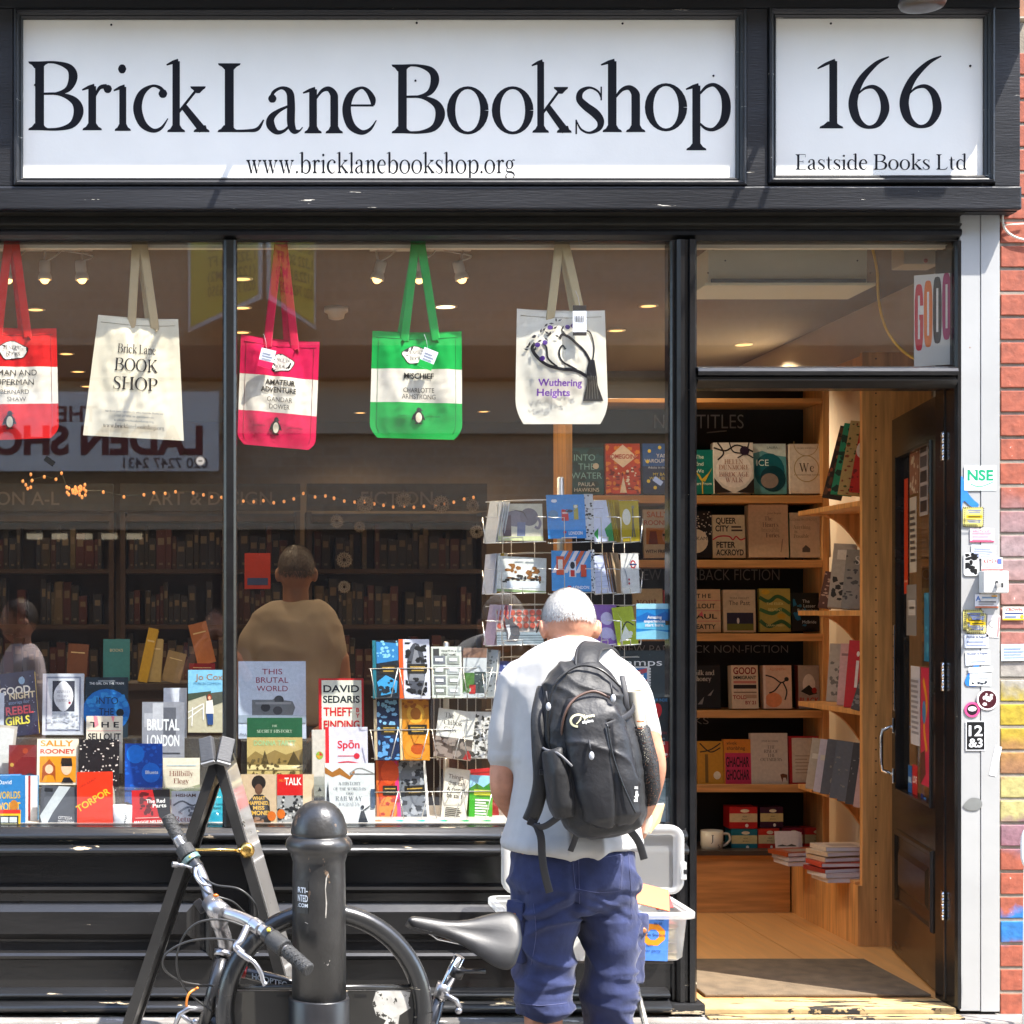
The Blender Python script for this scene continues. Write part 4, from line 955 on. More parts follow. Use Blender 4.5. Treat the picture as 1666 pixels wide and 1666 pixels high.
kb('cream book with orange portraits seen right of the card spinner', (1047, 829, 1098, 908), .02, 'd8c8a8', (('b', 'SALLY', .46, .84, .12, 'c86a30'), ('b', 'ROONEY', .46, .68, .1, 'b84c24'), ('r', .08, .28, .95, .62, 'c87c28'), ('e', .3, .42, .12, .12, 'd8a888'), ('e', .72, .45, .14, .14, 'd8a078'), ('r', .6, .45, .88, .5, '1c1a18'), ('p', [(.15, .28), (.2, .55), (.4, .55), (.45, .28)], '8a4020'), ('b', 'WITH FRIENDS', .5, .1, .07, '5a5448')))
kb('black book with white dashes and a pale circle', (1104, 832, 1158, 908), .02, '1a1616', (('n', 0, .5, 1, 1, 'e0d4c0', 60, .025, 9), ('e', .5, .36, .38, .26, 'e0d0b4'), ('t', 'MURAKAMI', .5, .38, .08, '4a4038')))
kb('pale book with heavy black capitals and a red squiggle', (1159, 838, 1212, 908), .02, 'd8c8a4', (('b', 'QUEER', .42, .8, .14, '2a1c1a', 'c', .62), ('b', 'CITY', .3, .62, .14, '2a1c1a', 'c', .42), ('r', .58, .62, .92, .66, '4a3c38'), ('r', .58, .7, .88, .74, '4a3c38'), ('l', [(0, .42), (.2, .5), (.5, .5), (.62, .42), (.72, .5), (.85, .42), (1, .46)], .04, 'c83040'), ('b', 'PETER', .4, .24, .14, '2a1c1a', 'c', .58), ('b', 'ACKROYD', .52, .06, .14, '2a1c1a', 'c', .84)))
kb('thick tan book with plain faded title', (1216, 822, 1280, 908), .06, 'c8a888', (('s', 'The', .5, .7, .075, '6a4a3c'), ('s', "Heart's", .55, .58, .08, '5a3c30'), ('s', 'Invisible', .55, .48, .08, 'a08468'), ('s', 'Furies', .6, .38, .08, '5a3c30'), ('t', 'John Boyne', .65, .82, .04, '7a5a48'), ('l', [(.85, .35), (.8, .1)], .02, '8a7058')))
kb('cream book with a green spine and small house drawing', (1283, 835, 1332, 908), .05, 'cdb698', (('s', 'Anything', .4, .64, .08, '7a6a50'), ('s', 'is', .2, .54, .08, '7a6a50'), ('s', 'Possible', .38, .44, .08, '7a6a50'), ('t', 'ELIZABETH STROUT', .45, .82, .05, '9a8468'), ('p', [(.4, .12), (.4, .2), (.52, .28), (.66, .2), (.66, .12)], '5a5048')), spine='1e6a50')
kb('thin pale book standing at the shelf end', (1335, 833, 1342, 907), .03, 'b8a088', (('t', 'I', .5, .5, .1, '5a4a3a'),))
kb('thin grey book last on the second shelf', (1344, 833, 1350, 907), .03, 'a09488', (('t', 'I', .5, .5, .1, '4a3a3a'),))
kb('cream book with a flowing red word behind the glass', (1030, 958, 1078, 1028), .02, 'd0bc94', (('s', 'yout.', .5, .6, .2, '8a3030'), ('s', 'S', .2, .2, .25, '7a2c2c')))
kb('small bright red book behind the sky blue sticker', (1079, 960, 1104, 1028), .02, 'b0281c', (('b', 'or', .5, .5, .2, 'e8d8c0'), ('r', .1, .75, .9, .9, 'e0d0c0')))
kb('cream book with spaced black capitals and pink figures', (1112, 959, 1172, 1029), .02, 'd6b48c', (('b', 'T H E', .55, .8, .1, '1c1816'), ('b', 'SELLOUT', .5, .56, .11, '1c1816'), ('b', 'PAUL', .55, .32, .11, '1c1816', 'c', .7), ('b', 'BEATTY', .55, .08, .11, '1c1816'), ('l', [(.05, .74), (1, .74)], .015, 'd06a70'), ('l', [(.05, .5), (1, .5)], .015, 'd06a70'), ('l', [(.05, .26), (1, .26)], .015, 'd06a70'), ('p', [(.2, .9), (.28, .98), (.24, .8)], 'd86070'), ('p', [(.4, .4), (.5, .5), (.52, .36)], 'd86070')))
kb('cream paperback with a night meadow photograph', (1176, 960, 1228, 1029), .035, 'cbb698', (('r', .1, .04, .93, .46, '26263c'), ('r', .1, .04, .93, .2, '6a6a28'), ('e', .45, .27, .04, .07, 'd8d0c8'), ('t', 'The Past', .5, .64, .11, '3a302a', 'c', .66), ('t', 'TESSA HADLEY', .5, .78, .05, '7a6a58')))
kb('ornate green and gold book with leafy scrolls', (1235, 958, 1285, 1028), .03, 'a89848', (('l', [(0, .8), (.3, .7), (.6, .82), (1, .66)], .12, '2c5a34'), ('l', [(0, .52), (.4, .42), (.7, .52), (1, .38)], .12, '3a6a3c'), ('l', [(0, .26), (.3, .12), (.7, .24), (1, .1)], .12, '2c5a34'), ('e', .2, .92, .14, .06, 'c8a030'), ('e', .7, .36, .14, .06, 'b89028'), ('t', 'THE ESSEX', .5, .62, .06, 'e0d890'), ('t', 'SERPENT', .5, .48, .06, 'e0d890'), ('t', 'SARAH PERRY', .5, .12, .05, 'e0d890')))
kb('near black book with glowing blue spots', (1287, 965, 1334, 1027), .03, '0c1418', (('n', .05, .1, .5, .95, '1a6a90', 14, .08, 12), ('t', 'The', .5, .74, .09, 'c8d0d0'), ('t', 'Lesser', .62, .62, .09, 'c8d0d0'), ('t', 'Bohemians', .55, .5, .09, 'c8d0d0'), ('t', 'McBride', .6, .2, .08, 'c8d0d0')))
kb('black book with small white title on the fourth shelf', (1118, 1083, 1172, 1153), .02, '121010', (('s', 'milk and', .5, .78, .11, 'e0d8d0'), ('s', 'honey', .5, .64, .11, 'e0d8d0'), ('p', [(.6, .3), (.8, .45), (.7, .3)], '8a8480'), ('p', [(.3, .1), (.5, .28), (.44, .1)], '8a8480')))
kb('pale poster style book with red and black block capitals', (1188, 1083, 1231, 1153), .06, 'd6c0a4', (('b', 'GOOD', .5, .8, .16, '8a1410', 'c', .86), ('b', 'IMMIGRANT', .5, .68, .08, '1c1614', 'c', .86), ('r', .07, .58, .93, .64, 'c87a68'), ('r', .07, .46, .93, .55, '241c1a'), ('r', .07, .36, .93, .39, '8a7058'), ('b', 'TOLD', .3, .22, .09, 'a83020'), ('b', 'BY 21', .7, .1, .08, '9a2c20'), ('r', .5, .24, .93, .32, 'b89478')))
kb('pale pink book with a line drawn swallow and orange sun', (1240, 1083, 1286, 1153), .05, 'd8b498', (('e', .35, .2, .3, .17, 'e08a5a'), ('l', [(.02, .78), (.35, .72), (.62, .6), (.8, .66)], .05, '2a2422'), ('l', [(.62, .6), (.4, .42), (.2, .36)], .05, '2a2422'), ('l', [(.7, .6), (.82, .4), (.75, .2)], .05, '2a2422'), ('e', .82, .68, .08, .05, '201c1a'), ('t', 'ALI SMITH', .5, .88, .06, 'd07850'), ('r', 0, 0, .08, 1, 'e0c8b8')))
kb('grey photo covered book at the shelf end', (1297, 1083, 1331, 1153), .05, '9a8c80', (('e', .5, .55, .3, .25, 'cfc4b8'), ('p', [(.1, .4), (.5, .55), (.9, .35), (.5, .3)], '181616'), ('e', .75, .42, .12, .07, '9a2420'), ('b', 'BLACK', .5, .14, .12, 'a83428')), spine='7a2c20')
kb('mustard yellow book with a scissors drawing', (1134, 1206, 1176, 1277), .03, 'c8902c', (('l', [(.1, .95), (.5, .75), (.9, .85)], .05, '3a2c1a'), ('l', [(.1, .75), (.5, .8), (.9, .95)], .05, '3a2c1a'), ('e', .75, .22, .14, .09, 'e8dcc0'), ('l', [(.35, .7), (.35, .05)], .12, '7a5a24')))
kb('orange and hot pink book with slanting black capitals', (1177, 1203, 1221, 1277), .03, 'd8862c', (('r', .05, 0, 1, .7, 'c8345a'), ('t', 'vivek', .3, .88, .08, '3a2018'), ('t', 'shanbhag', .45, .77, .08, '3a2018'), ('b', 'GHACHAR', .5, .4, .22, '3a1420', 'c', .86), ('b', 'GHOCHAR', .5, .12, .22, '3a1420', 'c', .86)))
kb('large cream book with a little fox at its foot', (1221, 1193, 1281, 1277), .03, 'd0c4b0', (('s', 'THE', .55, .7, .06, '3a342c'), ('s', 'RISE OF', .55, .62, .06, '3a342c'), ('s', 'THE', .55, .54, .06, '3a342c'), ('s', 'OUTSIDERS', .55, .46, .06, '3a342c'), ('t', 'STEVE RICHARDS', .52, .83, .03, '6a6050'), ('p', [(.78, .2), (.85, .22), (.97, .2), (.97, .06), (.93, .14), (.86, .14), (.84, .05)], '6a3c20')))
kb('red book with a pasted cream front', (1283, 1198, 1332, 1276), .03, 'a81c24', (('r', .1, .04, 1, .96, 'd0c4ac'),) + tuple(('r', .2, .58 - .07 * i, .7 - .1 * (i % 2), .6 - .07 * i, 'a89880') for i in range(6)))
# mug and boxed mugs on the counter
def mug(label, c, r, h, col, ops_fn=None, flip=1):
    t = thing('mug', label, 'mug', c)
    q = MB(mat('mug_' + col, col, rough=.2, coat=.3)); q.lathe([(r * .8, 0), (r * .97, .006), (r, h * .3), (r, h), (r - .003, h), (r - .004, .01)], c, 28)
    if ops_fn: ops_fn(q, c, r, h)
    q.build('cup', t)
    q = MB(MATS['mug_' + col]); q.tube(crom([(c.x + flip * r * .96, c.y, c.z + h * .82), (c.x + flip * (r + .026), c.y, c.z + h * .8), (c.x + flip * (r + .032), c.y, c.z + h * .5), (c.x + flip * (r + .012), c.y, c.z + h * .25), (c.x + flip * r * .95, c.y, c.z + h * .2)]), .006, 8); q.build('handle', t)
def jmug(q, c, r, h):
    mp = lambda u, v, k: Vector((c.x + r * math.sin(u / r), c.y - (r + .0006) * math.cos(u / r), c.z + v))
    put_text(q, 'J', mat('print_1a1816', '1a1816'), mp, -.012, h * .42, h * .4, 'c', 'serif'); put_text(q, 'S', mat('print_1a1816', '1a1816'), mp, .02, h * .14, h * .2, 'c', 'serif')
mug('white mug printed with black letters on the counter', P(1158, 1382, 1.99), .051, .088, 'd8d0bc', jmug)
def box_(label, rect, Y, d, c1, c2, name='mug_box', cat='box', logo=True):
    x0, y0, x1, y1 = rect
    q = MB(ink(c1)); a, b = P(x0, y1, Y), P(x1, y0, Y)
    W, H = b.x - a.x, b.z - a.z
    q.box(a.x, b.x, Y, Y + d, a.z, b.z)
    mp = lambda u, v, k: Vector((a.x + u, Y - .0003 * k, a.z + v))
    art(q, (('r', 0, .3, 1, .7, c2), ('e', .55, .82, .16, .08, 'e8dcb8'), ('t', 'MUG', .55, .52, .07, '3a3430'), ('t', 'BOOKS', .55, .4, .06, '3a3430'), ('e', .62, .14, .06, .08, 'e8e0d0')), mp, W, H)
    return single(q, name, label, cat, 'boxed mugs on the counter')
box_('red banded mug box on top of the teal one', (1187, 1313, 1232, 1348), 2.0, .1, 'b81c1c', 'd8c090'); box_('teal banded mug box at the bottom of its stack', (1190, 1349, 1232, 1383), 2.0, .1, '14707c', 'd8c88c')
box_('dark purple banded mug box on the counter', (1237, 1313, 1274, 1347), 2.0, .1, '38142c', 'd0c080'); box_('orange red mug box below the purple one', (1234, 1348, 1268, 1383), 2.0, .1, 'c83424', 'd8c490')
box_('crimson mug box behind the postcards', (1272, 1347, 1307, 1383), 2.06, .08, '982038', 'c0a880'); box_('scarlet mug box at the right end of the counter', (1309, 1347, 1347, 1383), 2.06, .08, 'c8302a', 'b8a878')
for i in range(3):
    book(('front white postcard with a small skyline drawing', 'second postcard in the leaning bunch', 'rear postcard in the leaning bunch')[i], (1262 + i * 3, 1353 + i, 1300 + i * 3, 1386 + i), 1.93 + .006 * i, .002, 'd8d0cc', (('p', [(.1, .3), (.3, .36), (.5, .3), (.7, .38), (.9, .3), (.9, .26), (.1, .26)], '4a4440'),), soft=True, tilt=12, group='postcards on the counter')
# side shelves: books facing left, seen obliquely
GS = 'books on the side shelves behind the door'
def sk(label, rect, Y, t, col, ops=(), yaw=-30, roll=0): return book(label, rect, Y, t, col, ops, yaw=yaw, tilt=10, roll=roll, group=GS)
sk('dark children\'s picture book at the left of the top side shelf', (1340, 692, 1366, 812), 1.72, .012, '2c2420', (('n', 0, 0, 1, 1, '5a3a2c', 20, .2, 21), ('r', .6, .3, .95, .5, '3a5a8a'), ('n', 0, .0, 1, .6, '8a4a34', 10, .1, 22)), roll=12)
sk('green edged picture book on the top side shelf', (1354, 688, 1382, 806), 1.55, .014, '2c8a68', (('n', 0, 0, .8, 1, '1c3a30', 18, .2, 23),), roll=9)
sk('tan picture book speckled with red and green leaves', (1366, 684, 1398, 806), 1.42, .014, 'b8a068', (('n', 0, 0, 1, 1, '8a4a34', 26, .07, 24), ('n', 0, 0, 1, 1, '4a5a30', 20, .06, 25)), roll=8)
sk('scarlet picture book with a white badge', (1384, 684, 1412, 802), 1.3, .012, 'c02820', (('e', .3, .6, .3, .12, 'e0dcd4'), ('n', 0, 0, 1, .5, '7a1814', 20, .08, 26)), roll=8)
sk('pale grey photo book on the second side shelf', (1350, 885, 1380, 990), 1.6, .03, 'a8a098', (('n', .1, .1, .9, .5, '2c2826', 14, .15, 27), ('r', .2, .75, .8, .9, 'cfc8c0')), roll=4)
sk('smaller grey magazine behind the pale photo book', (1372, 895, 1404, 992), 1.35, .03, '8a847c', (('n', .0, .1, .9, .9, '4a4844', 20, .1, 28), ('s', 'S', .5, .75, .14, 'd8d0c8')), roll=4)
sk('dark leaflet tucked at the far left of the second side shelf', (1332, 930, 1350, 990), 1.8, .01, '5a3830', (('n', 0, 0, 1, 1, 'b09080', 14, .12, 29),), roll=10)
sk('grey sketch covered book on the third side shelf', (1347, 1048, 1372, 1142), 1.65, .02, 'a89c90', (('n', .1, .1, .9, .7, '6a625a', 20, .12, 30),), roll=2)
sk('pale pink thin book on the third side shelf', (1364, 1048, 1384, 1148), 1.5, .02, 'c89c98', (('r', .1, .8, .9, .84, '8a6a68'),), roll=2)
sk('bright red book with a white brush mark on the third side shelf', (1376, 1043, 1402, 1152), 1.35, .025, 'b81c20', (('r', .45, .3, .6, .7, 'e0d8d0'), ('e', .52, .8, .08, .04, 'e0d8d0')), roll=3)
sk('dark grey photo book leaning below the red one', (1386, 1092, 1404, 1156), 1.2, .02, '4a4440', (('n', 0, 0, 1, 1, '7a746c', 14, .15, 31),), roll=14)
for i in range(7):
    x = 1312 + i * 13
    sk(('speckled cream book first in the leaning row', 'pale lilac book second in the leaning row', 'slate grey book third in the leaning row', 'slate grey book fourth in the leaning row', 'slate grey book fifth in the leaning row', 'dark photo book sixth in the leaning row', 'pinkish book last in the leaning row')[i], (x, 1202 + i * 1.5, x + (34 if i == 2 else 16), 1284 + i * 5), 1.75 - i * .1, .02, ('a89c8c', 'b8b0bc', '54545a', '5a5c62', '5c5c60', '3c3836', 'b08c80')[i], (('r', .2, .6, .8, .7, 'c8c0b0'),) if i in (0, 1) else (('n', .1, .2, .9, .8, '7a766c', 6, .1, 40 + i),), roll=6)
for i, (px, py, Y, dx, c) in enumerate(((1318, 1409, 1.62, .0, 'c8c4c8'), (1318, 1401, 1.62, .006, 'bcb8bc'), (1314, 1393, 1.63, .0, '9a4a28'), (1384, 1436, 1.2, 0, 'd4d0d4'), (1380, 1428, 1.2, .01, 'c8c4c8'), (1376, 1420, 1.22, -.02, '8a2c28'), (1374, 1411, 1.22, -.015, 'b84838'), (1378, 1402, 1.24, .01, 'c0a890'), (1380, 1393, 1.24, .0, 'b8a894'), (1381, 1385, 1.25, .01, 'c8b8a8'))):
    c0 = P(px, py, Y)
    o = thing('book', ('lowest white book in the far flat pile', 'middle white book in the far flat pile', 'orange topped book on the far flat pile', 'lowest white book in the near flat pile', 'second white book in the near flat pile', 'dark red book in the near flat pile', 'brick red book in the near flat pile', 'tan book high in the near flat pile', 'buff book near the top of the near pile', 'topmost cream book of the near flat pile')[i], 'book', c0, (0, 0, R(6 + 5 * (i % 3))), 'books lying flat beside the door')
    q = MB(ink(c)); q.box(-.10, .10, 0, .15, 0, .002); q.box(-.10, .10, 0, .15, .016, .018); q.box(-.10, -.098, .0, .15, .002, .016); art(q, (('r', .2, .2, .8, .7, '9a8c80'),), lambda u, v, k: Vector((u - .1, v, .018 + .0002 * k)), .2, .15); q.build('cover', o, True)
    q = MB(mat('pages_d8d4d8', 'd8d4d8', rough=.85)); q.box(-.098, .0995, .0015, .148, .0021, .0159); q.build('pages', o, True)
# things over the door, behind the transom light
q = thing('air_curtain', 'long pale green heater unit above the doorway', 'heater', P(1280, 468, .35))
m_ = MB(mat('heater_enamel', (.80, .76, .55), rough=.5, var=.05)); a, b = P(1143, 467, .35), P(1420, 404, .35)
m_.box(a.x + .02, b.x - .02, .35, .6, a.z + .012, b.z, b=.004)
m_.box(a.x, b.x, .32, .6, a.z, a.z + .011, b=.002); m_.build('casing', q)
m_ = MB(mat('heater_slot', (.05, .045, .03))); m_.box(a.x + .03, b.x - .03, .335, .349, a.z + .013, a.z + .028); m_.build('outlet', q)
m_ = MB(MATS['heater_slot'])
for px, py in ((1160, 406), (1180, 424), (1395, 424), (1152, 444), (1416, 444)): m_.ball(P(px, py, .349), .003, 8, 6)
m_.build('screw', q)
q = MB(mat('yellow_hose', (.75, .42, .02), rough=.4)); q.tube(crom([tuple(P(a, b, .3)) for a, b in ((1418, 398), (1427, 440), (1430, 490), (1442, 535), (1468, 570), (1500, 588), (1530, 586), (1552, 576))]), .0055, 8); single(q, 'yellow_cable', 'yellow cable drooping behind the transom glass', 'cable')
q = MB(mat('alarm_white', (.6, .57, .46), rough=.5)); a, b = P(1470, 430, .5), P(1530, 396, .5); q.box(a.x, b.x, .5, .62, a.z, b.z, b=.006); q.mat(mat('alarm_red', (.5, .05, .03))); q.lathe([(.008, .0), (.006, .004)], P(1506, 424, .498), 10, Matrix.Rotation(R(90), 4, 'X')); single(q, 'alarm_box', 'pale alarm box on the ceiling near the door', 'alarm box')
po = thing('poster', 'white poster with four fat coloured letters behind the transom', 'poster', P(1487, 588, .085), (0, 0, R(-24)))
po.scale = (.54, 1, .9)
m_ = MB(mat('poster_white', (.62, .56, .48), rough=.5)); m_.box(0, .235, 0, .003, -.02, .335)
mp = lambda u, v, k: Vector((u, -.0004 * k, v))
art(m_, (), mp, 1, 1)
for i, (ch, c) in enumerate((('G', 'c02030'), ('O', 'd86a1c'), ('O', '1c1a20'), ('D', 'a01458'))):
    cx = .03 + .055 * i
    m_.mat(ink(c)); m_.add([mp(cx + .026 * math.copysign(abs(math.cos(a)) ** .5, math.cos(a)), .17 + i * .012 + .13 * math.copysign(abs(math.sin(a)) ** .7, math.sin(a)), 1 + i) for a in [2 * math.pi * j / 28 for j in range(28)]], [tuple(range(28))])
    m_.mat(ink('d8ccc0')); m_.add([mp(cx + s_ * .006, .17 + i * .012 + t_ * .085, 6) for s_, t_ in ((-1, -1), (1, -1), (1, 1), (-1, 1))], [(0, 1, 2, 3)])
    if ch == 'G': m_.mat(ink('d8ccc0')); m_.add([mp(cx + .005, .18, 7), mp(cx + .028, .18, 7), mp(cx + .028, .215, 7), mp(cx + .005, .215, 7)], [(0, 1, 2, 3)]); m_.mat(ink(c)); m_.add([mp(cx + .002, .16, 8), mp(cx + .026, .16, 8), mp(cx + .026, .18, 8), mp(cx + .002, .18, 8)], [(0, 1, 2, 3)])
m_.build('sheet', po, True)
# the mat
q = MB(mat('door_mat', (.13, .092, .055), rough=.95, var=.35, vs=14, bump=.8, bs=260, chip='a08a68', chipamt=.30, chips=60, chipstretch=(1, 1, 1)))
q.box(X(1142, .2), 2.545, .16, .80, FZ + .0035, FZ + .013, b=.003); single(q, 'door_mat', 'worn brown door mat inside the threshold', 'door mat')
# ------------------------------------------------------------------ tote bags hanging in the window
def tote(label, tl, tr, br, bl, col, straps, bands=(), ops=(), seed=0, cut=0.0, Y=.062, bulge=.016, scol=None, tagp=None):
    """corners in photo pixels; bands = [(v0, v1, colour)]; ops printed in fractions of the bag"""
    C = lambda q: P(q[0], q[1], Y)
    a, b, c, d = C(bl), C(br), C(tr), C(tl)
    W, H = ((b - a).length + (c - d).length) / 2, ((d - a).length + (c - b).length) / 2
    def surf(u, v, sgn=-1, off=0.0):
        if cut and v < cut: 
            t = 1 - v / cut; uu = .5 + (u - .5) * (1 - .18 * t ** 2)
        else: uu = u
        sag = -.02 * math.sin(math.pi * u) * (v ** 6) if sgn < 0 else -.006 * math.sin(math.pi * u) * (v ** 6)
        p = a.lerp(b, uu).lerp(d.lerp(c, uu), v) + Vector((0, 0, sag * .6))
        e = min(1.0, 6 * min(u, 1 - u)) * min(1.0, 5 * min(v, 1 - v) + (.35 if v > .5 else 0))
        n = noise.noise(Vector((u * 3.1 + seed, v * 1.6, seed * 1.7))) * .016 + noise.noise(Vector((u * 8 + v * 3 + seed, v * 2.5, 4.0))) * .0055 + noise.noise(Vector((u * 17 - v * 9, v * 14 + seed, 9.0))) * .0026
        fold = .012 * math.exp(-((u - .5 - .06 * math.sin(v * 3 + seed)) / .05) ** 2) * (v ** 1.2)
        y = sgn * (bulge * (max(0, math.sin(math.pi * u)) ** .55) * (1 - .45 * v) * (math.sin(math.pi * min(1, v * .55 + .12)) ** .7) * e + .001) + (n + (fold if sgn < 0 else 0)) * e
        return p + Vector((0, y - off, 0))
    o = thing('tote_bag', label, 'tote bag', C(((bl[0] + br[0]) / 2, max(bl[1], br[1]))), group='tote bags hung in the window')
    q = MB()
    NU, NV = 40, 48
    for sgn in (-1, 1):
        vs = [surf(i / NU, j / NV, sgn) for j in range(NV + 1) for i in range(NU + 1)]
        base = len(q.v)
        q.v += vs
        for j in range(NV):
            vm = (j + .5) / NV
            cc = col
            for v0, v1, bc_ in bands:
                if v0 <= vm < v1: cc = bc_
            q.mat(cloth(cc, 'canvas'))
            for i in range(NU):
                k = base + j * (NU + 1) + i
                f = [k, k + 1, k + NU + 2, k + NU + 1]
                q.f.append(f if sgn < 0 else f[::-1]); q.mi.append(q.cur); q.sm.append(True)
    mp = lambda u, v, k: surf(min(max(u / W, 0), 1), min(max(v / H, 0), 1), -1, .0012 + .0003 * k)
    art(q, ops, mp, W, H, fan=True)
    # seam lines near the sides
    if bands:
        for uu in (.07, .93): q.mat(cloth('7a1020' if col != '10a848' else '0a6a30', 'seam')); q.tube([surf(uu, j / 20, -1, .0006) for j in range(1, 20)], .0007, 4)
    q.mat(cloth('8a7a5c' if not bands else {'d01a18': '8a1010', 'dd1450': '98103a', '10a848': '0a7030'}[col], 'seam')); q.tube([surf(i / 24, .945, -1, .0006) for i in range(1, 24)], .0008, 4)
    q.build('bag_body', o)
    sm = cloth(scol or col, 'strap')
    for (x0, y0, u, yoff) in straps:
        q = MB(sm)
        end = surf(u, .97, -1 if yoff < 0 else 1, .002 if yoff < 0 else -.002)
        top = P(x0, y0, Y + yoff * .004)
        mid = top.lerp(end, .5) + Vector((0, yoff * .006, 0))
        q.tube(crom([tuple(top), tuple(mid), tuple(end), tuple(end + Vector((0, 0, -.02)))], 6), .0155, 8, flat=(1, .1), up=(1, 0, 0)); q.build('strap', o)
    if tagp:
        x0, y0, x1, y1, c1, an = tagp
        q = MB(ink('d8dce4')); ce = P((x0 + x1) / 2, (y0 + y1) / 2, Y - .045); w2, h2 = (x1 - x0) / S(Y) / 2, (y1 - y0) / S(Y) / 2
        M = Matrix.Translation(ce) @ Matrix.Rotation(R(an), 4, 'Y')
        q.box(-w2, w2, -.0006, .0006, -h2, h2, M=M)
        art(q, (('r', 0, 0, 1, .35, c1), ('r', .15, .55, .85, .62, '8a90a0'), ('r', .15, .7, .7, .76, '8a90a0'), ('r', .15, .42, .8, .47, '8a90a0')) if c1 != '1a1818' else (('r', 0, .82, 1, 1, c1), ('r', 0, 0, 1, .12, c1)) + tuple(('r', .14 + .09 * i, .45, .14 + .09 * i + (.05 if i % 2 else .025), .66, '2a2a2a') for i in range(8)), lambda u, v, k: M @ Vector((u - w2, -.0006 - .0003 * k, v - h2)), 2 * w2, 2 * h2)
        q.mat(ink('d8dce4')).tube([ce + Vector((0, 0, h2)), ce + Vector((-.004, .004, h2 + .03)), ce + Vector((-.01, .02, h2 + .055))], .0006, 4)
        q.build('price_tag', o)
    return o
def penguin(u, v, s):
    return (('e', u, v, .05 * s, .055 * s, '141414'), ('e', u + .004 * s, v - .006 * s, .033 * s, .044 * s, 'e8dcc0'), ('e', u + .006 * s, v + .06 * s, .027 * s, .022 * s, '141414'), ('p', [(u + .02 * s, v + .066 * s), (u + .055 * s, v + .055 * s), (u + .02 * s, v + .05 * s)], '141414'),
            ('p', [(u - .05 * s, v + .03 * s), (u - .075 * s, v - .03 * s), (u - .04 * s, v - .02 * s)], '141414'), ('p', [(u + .05 * s, v + .03 * s), (u + .075 * s, v - .03 * s), (u + .04 * s, v - .02 * s)], '141414'), ('r', u - .035 * s, v - .064 * s, u - .005 * s, v - .055 * s, '141414'), ('r', u + .005 * s, v - .064 * s, u + .04 * s, v - .055 * s, '141414'))
def blob(u, v): return (('p', [(u + (.17 + .02 * math.sin(a * 3)) * math.cos(a), v + (.088 + .016 * math.cos(a * 3 + 1)) * math.sin(a)) for a in [i * .3 for i in range(21)]], '1a1414'), ('p', [(u + (.16 + .02 * math.sin(a * 3)) * math.cos(a), v + (.081 + .016 * math.cos(a * 3 + 1)) * math.sin(a)) for a in [i * .3 for i in range(21)]], 'e8e0d4'), ('s', 'PENGUIN', u, v + .015, .035, '2a2222', 'c', .22), ('s', 'BOOKS', u, v - .045, .035, '2a2222', 'c', .16))
CRM = 'ece4d4'
tote('red canvas tote bag with a cream middle band, leftmost in the window', (-48, 530), (92, 534), (96, 712), (-52, 718), 'd01a18', ((24, 392, .66, -1), (14, 392, .33, -1), (20, 392, .6, 1)), ((.315, .655, CRM),),
     blob(.5, .79) + (('t', 'MAN AND', .55, .565, .055, '1c1a1a'), ('t', 'SUPERMAN', .5, .48, .055, '1c1a1a'), ('t', 'BERNARD', .52, .40, .042, '1c1a1a'), ('t', 'SHAW', .54, .335, .042, '1c1a1a')) + penguin(.46, .16, 1.1), 1, .12)
tote('plain cream tote bag printed with the black bookshop name', (160, 512), (290, 519), (299, 717), (135, 708), 'ece2c8', ((222, 392, .42, -1), (232, 392, .70, -1), (228, 392, .64, 1)), (),
     (('s', 'Brick Lane', .5, .695, .075, '1c1a20', 'c', .44), ('s', 'BOOK', .5, .545, .105, '1c1a20', 'c', .48), ('s', 'SHOP', .5, .39, .105, '1c1a20', 'c', .48), ('t', '166 Brick Lane, London, E1 6RU, Eastside Books Ltd', .5, .2, .016, '2a2830', 'c', .6), ('t', 't: 0207 247 0216  tw: @bricklanebooks', .5, .165, .016, '2a2830', 'c', .4), ('t', 'e: info@bricklanebookshop.org', .5, .13, .016, '2a2830', 'c', .4), ('s', 'www.bricklanebookshop.org', .5, .075, .034, '1c1a20', 'c', .62)), 2, 0, scol='c8b088')
tote('hot pink tote bag with a cream middle band and tag', (392, 544), (520, 556), (513, 733), (386, 722), 'dd1450', ((454, 392, .34, -1), (460, 392, .68, -1), (458, 392, .6, 1)), ((.315, .655, CRM),),
     blob(.52, .77) + (('b', 'AMATEUR', .52, .565, .05, '1c1a1a', 'c', .38), ('b', 'ADVENTURE', .5, .495, .05, '1c1a1a', 'c', .45), ('t', 'GANDAR', .52, .41, .045, '1c1a1a', 'c', .32), ('t', 'DOWER', .52, .345, .045, '1c1a1a', 'c', .26), ('t', 'COMPLETE', .27, .175, .016, '3a1018'), ('t', 'UNABRIDGED', .73, .175, .016, '3a1018')) + penguin(.48, .18, 1.1), 3, .1, tagp=(422, 568, 446, 598, 'd01a50', 14), scol='d81848')
tote('bright green tote bag with a cream middle band', (606, 538), (751, 539), (752, 716), (601, 712), '10a848', ((676, 392, .36, -1), (684, 392, .70, -1), (678, 392, .33, 1)), ((.325, .655, CRM),),
     blob(.5, .775) + (('b', 'MISCHIEF', .52, .555, .052, '1c1a1a', 'c', .33), ('t', 'CHARLOTTE', .52, .425, .045, '1c1a1a', 'c', .34), ('t', 'ARMSTRONG', .52, .365, .045, '1c1a1a', 'c', .37), ('t', 'COMPLETE', .36, .2, .016, '0a3018'), ('t', 'UNABRIDGED', .68, .2, .016, '0a3018')) + penguin(.52, .2, 1.05), 4, .14, tagp=(684, 568, 708, 600, '10a040', 22))
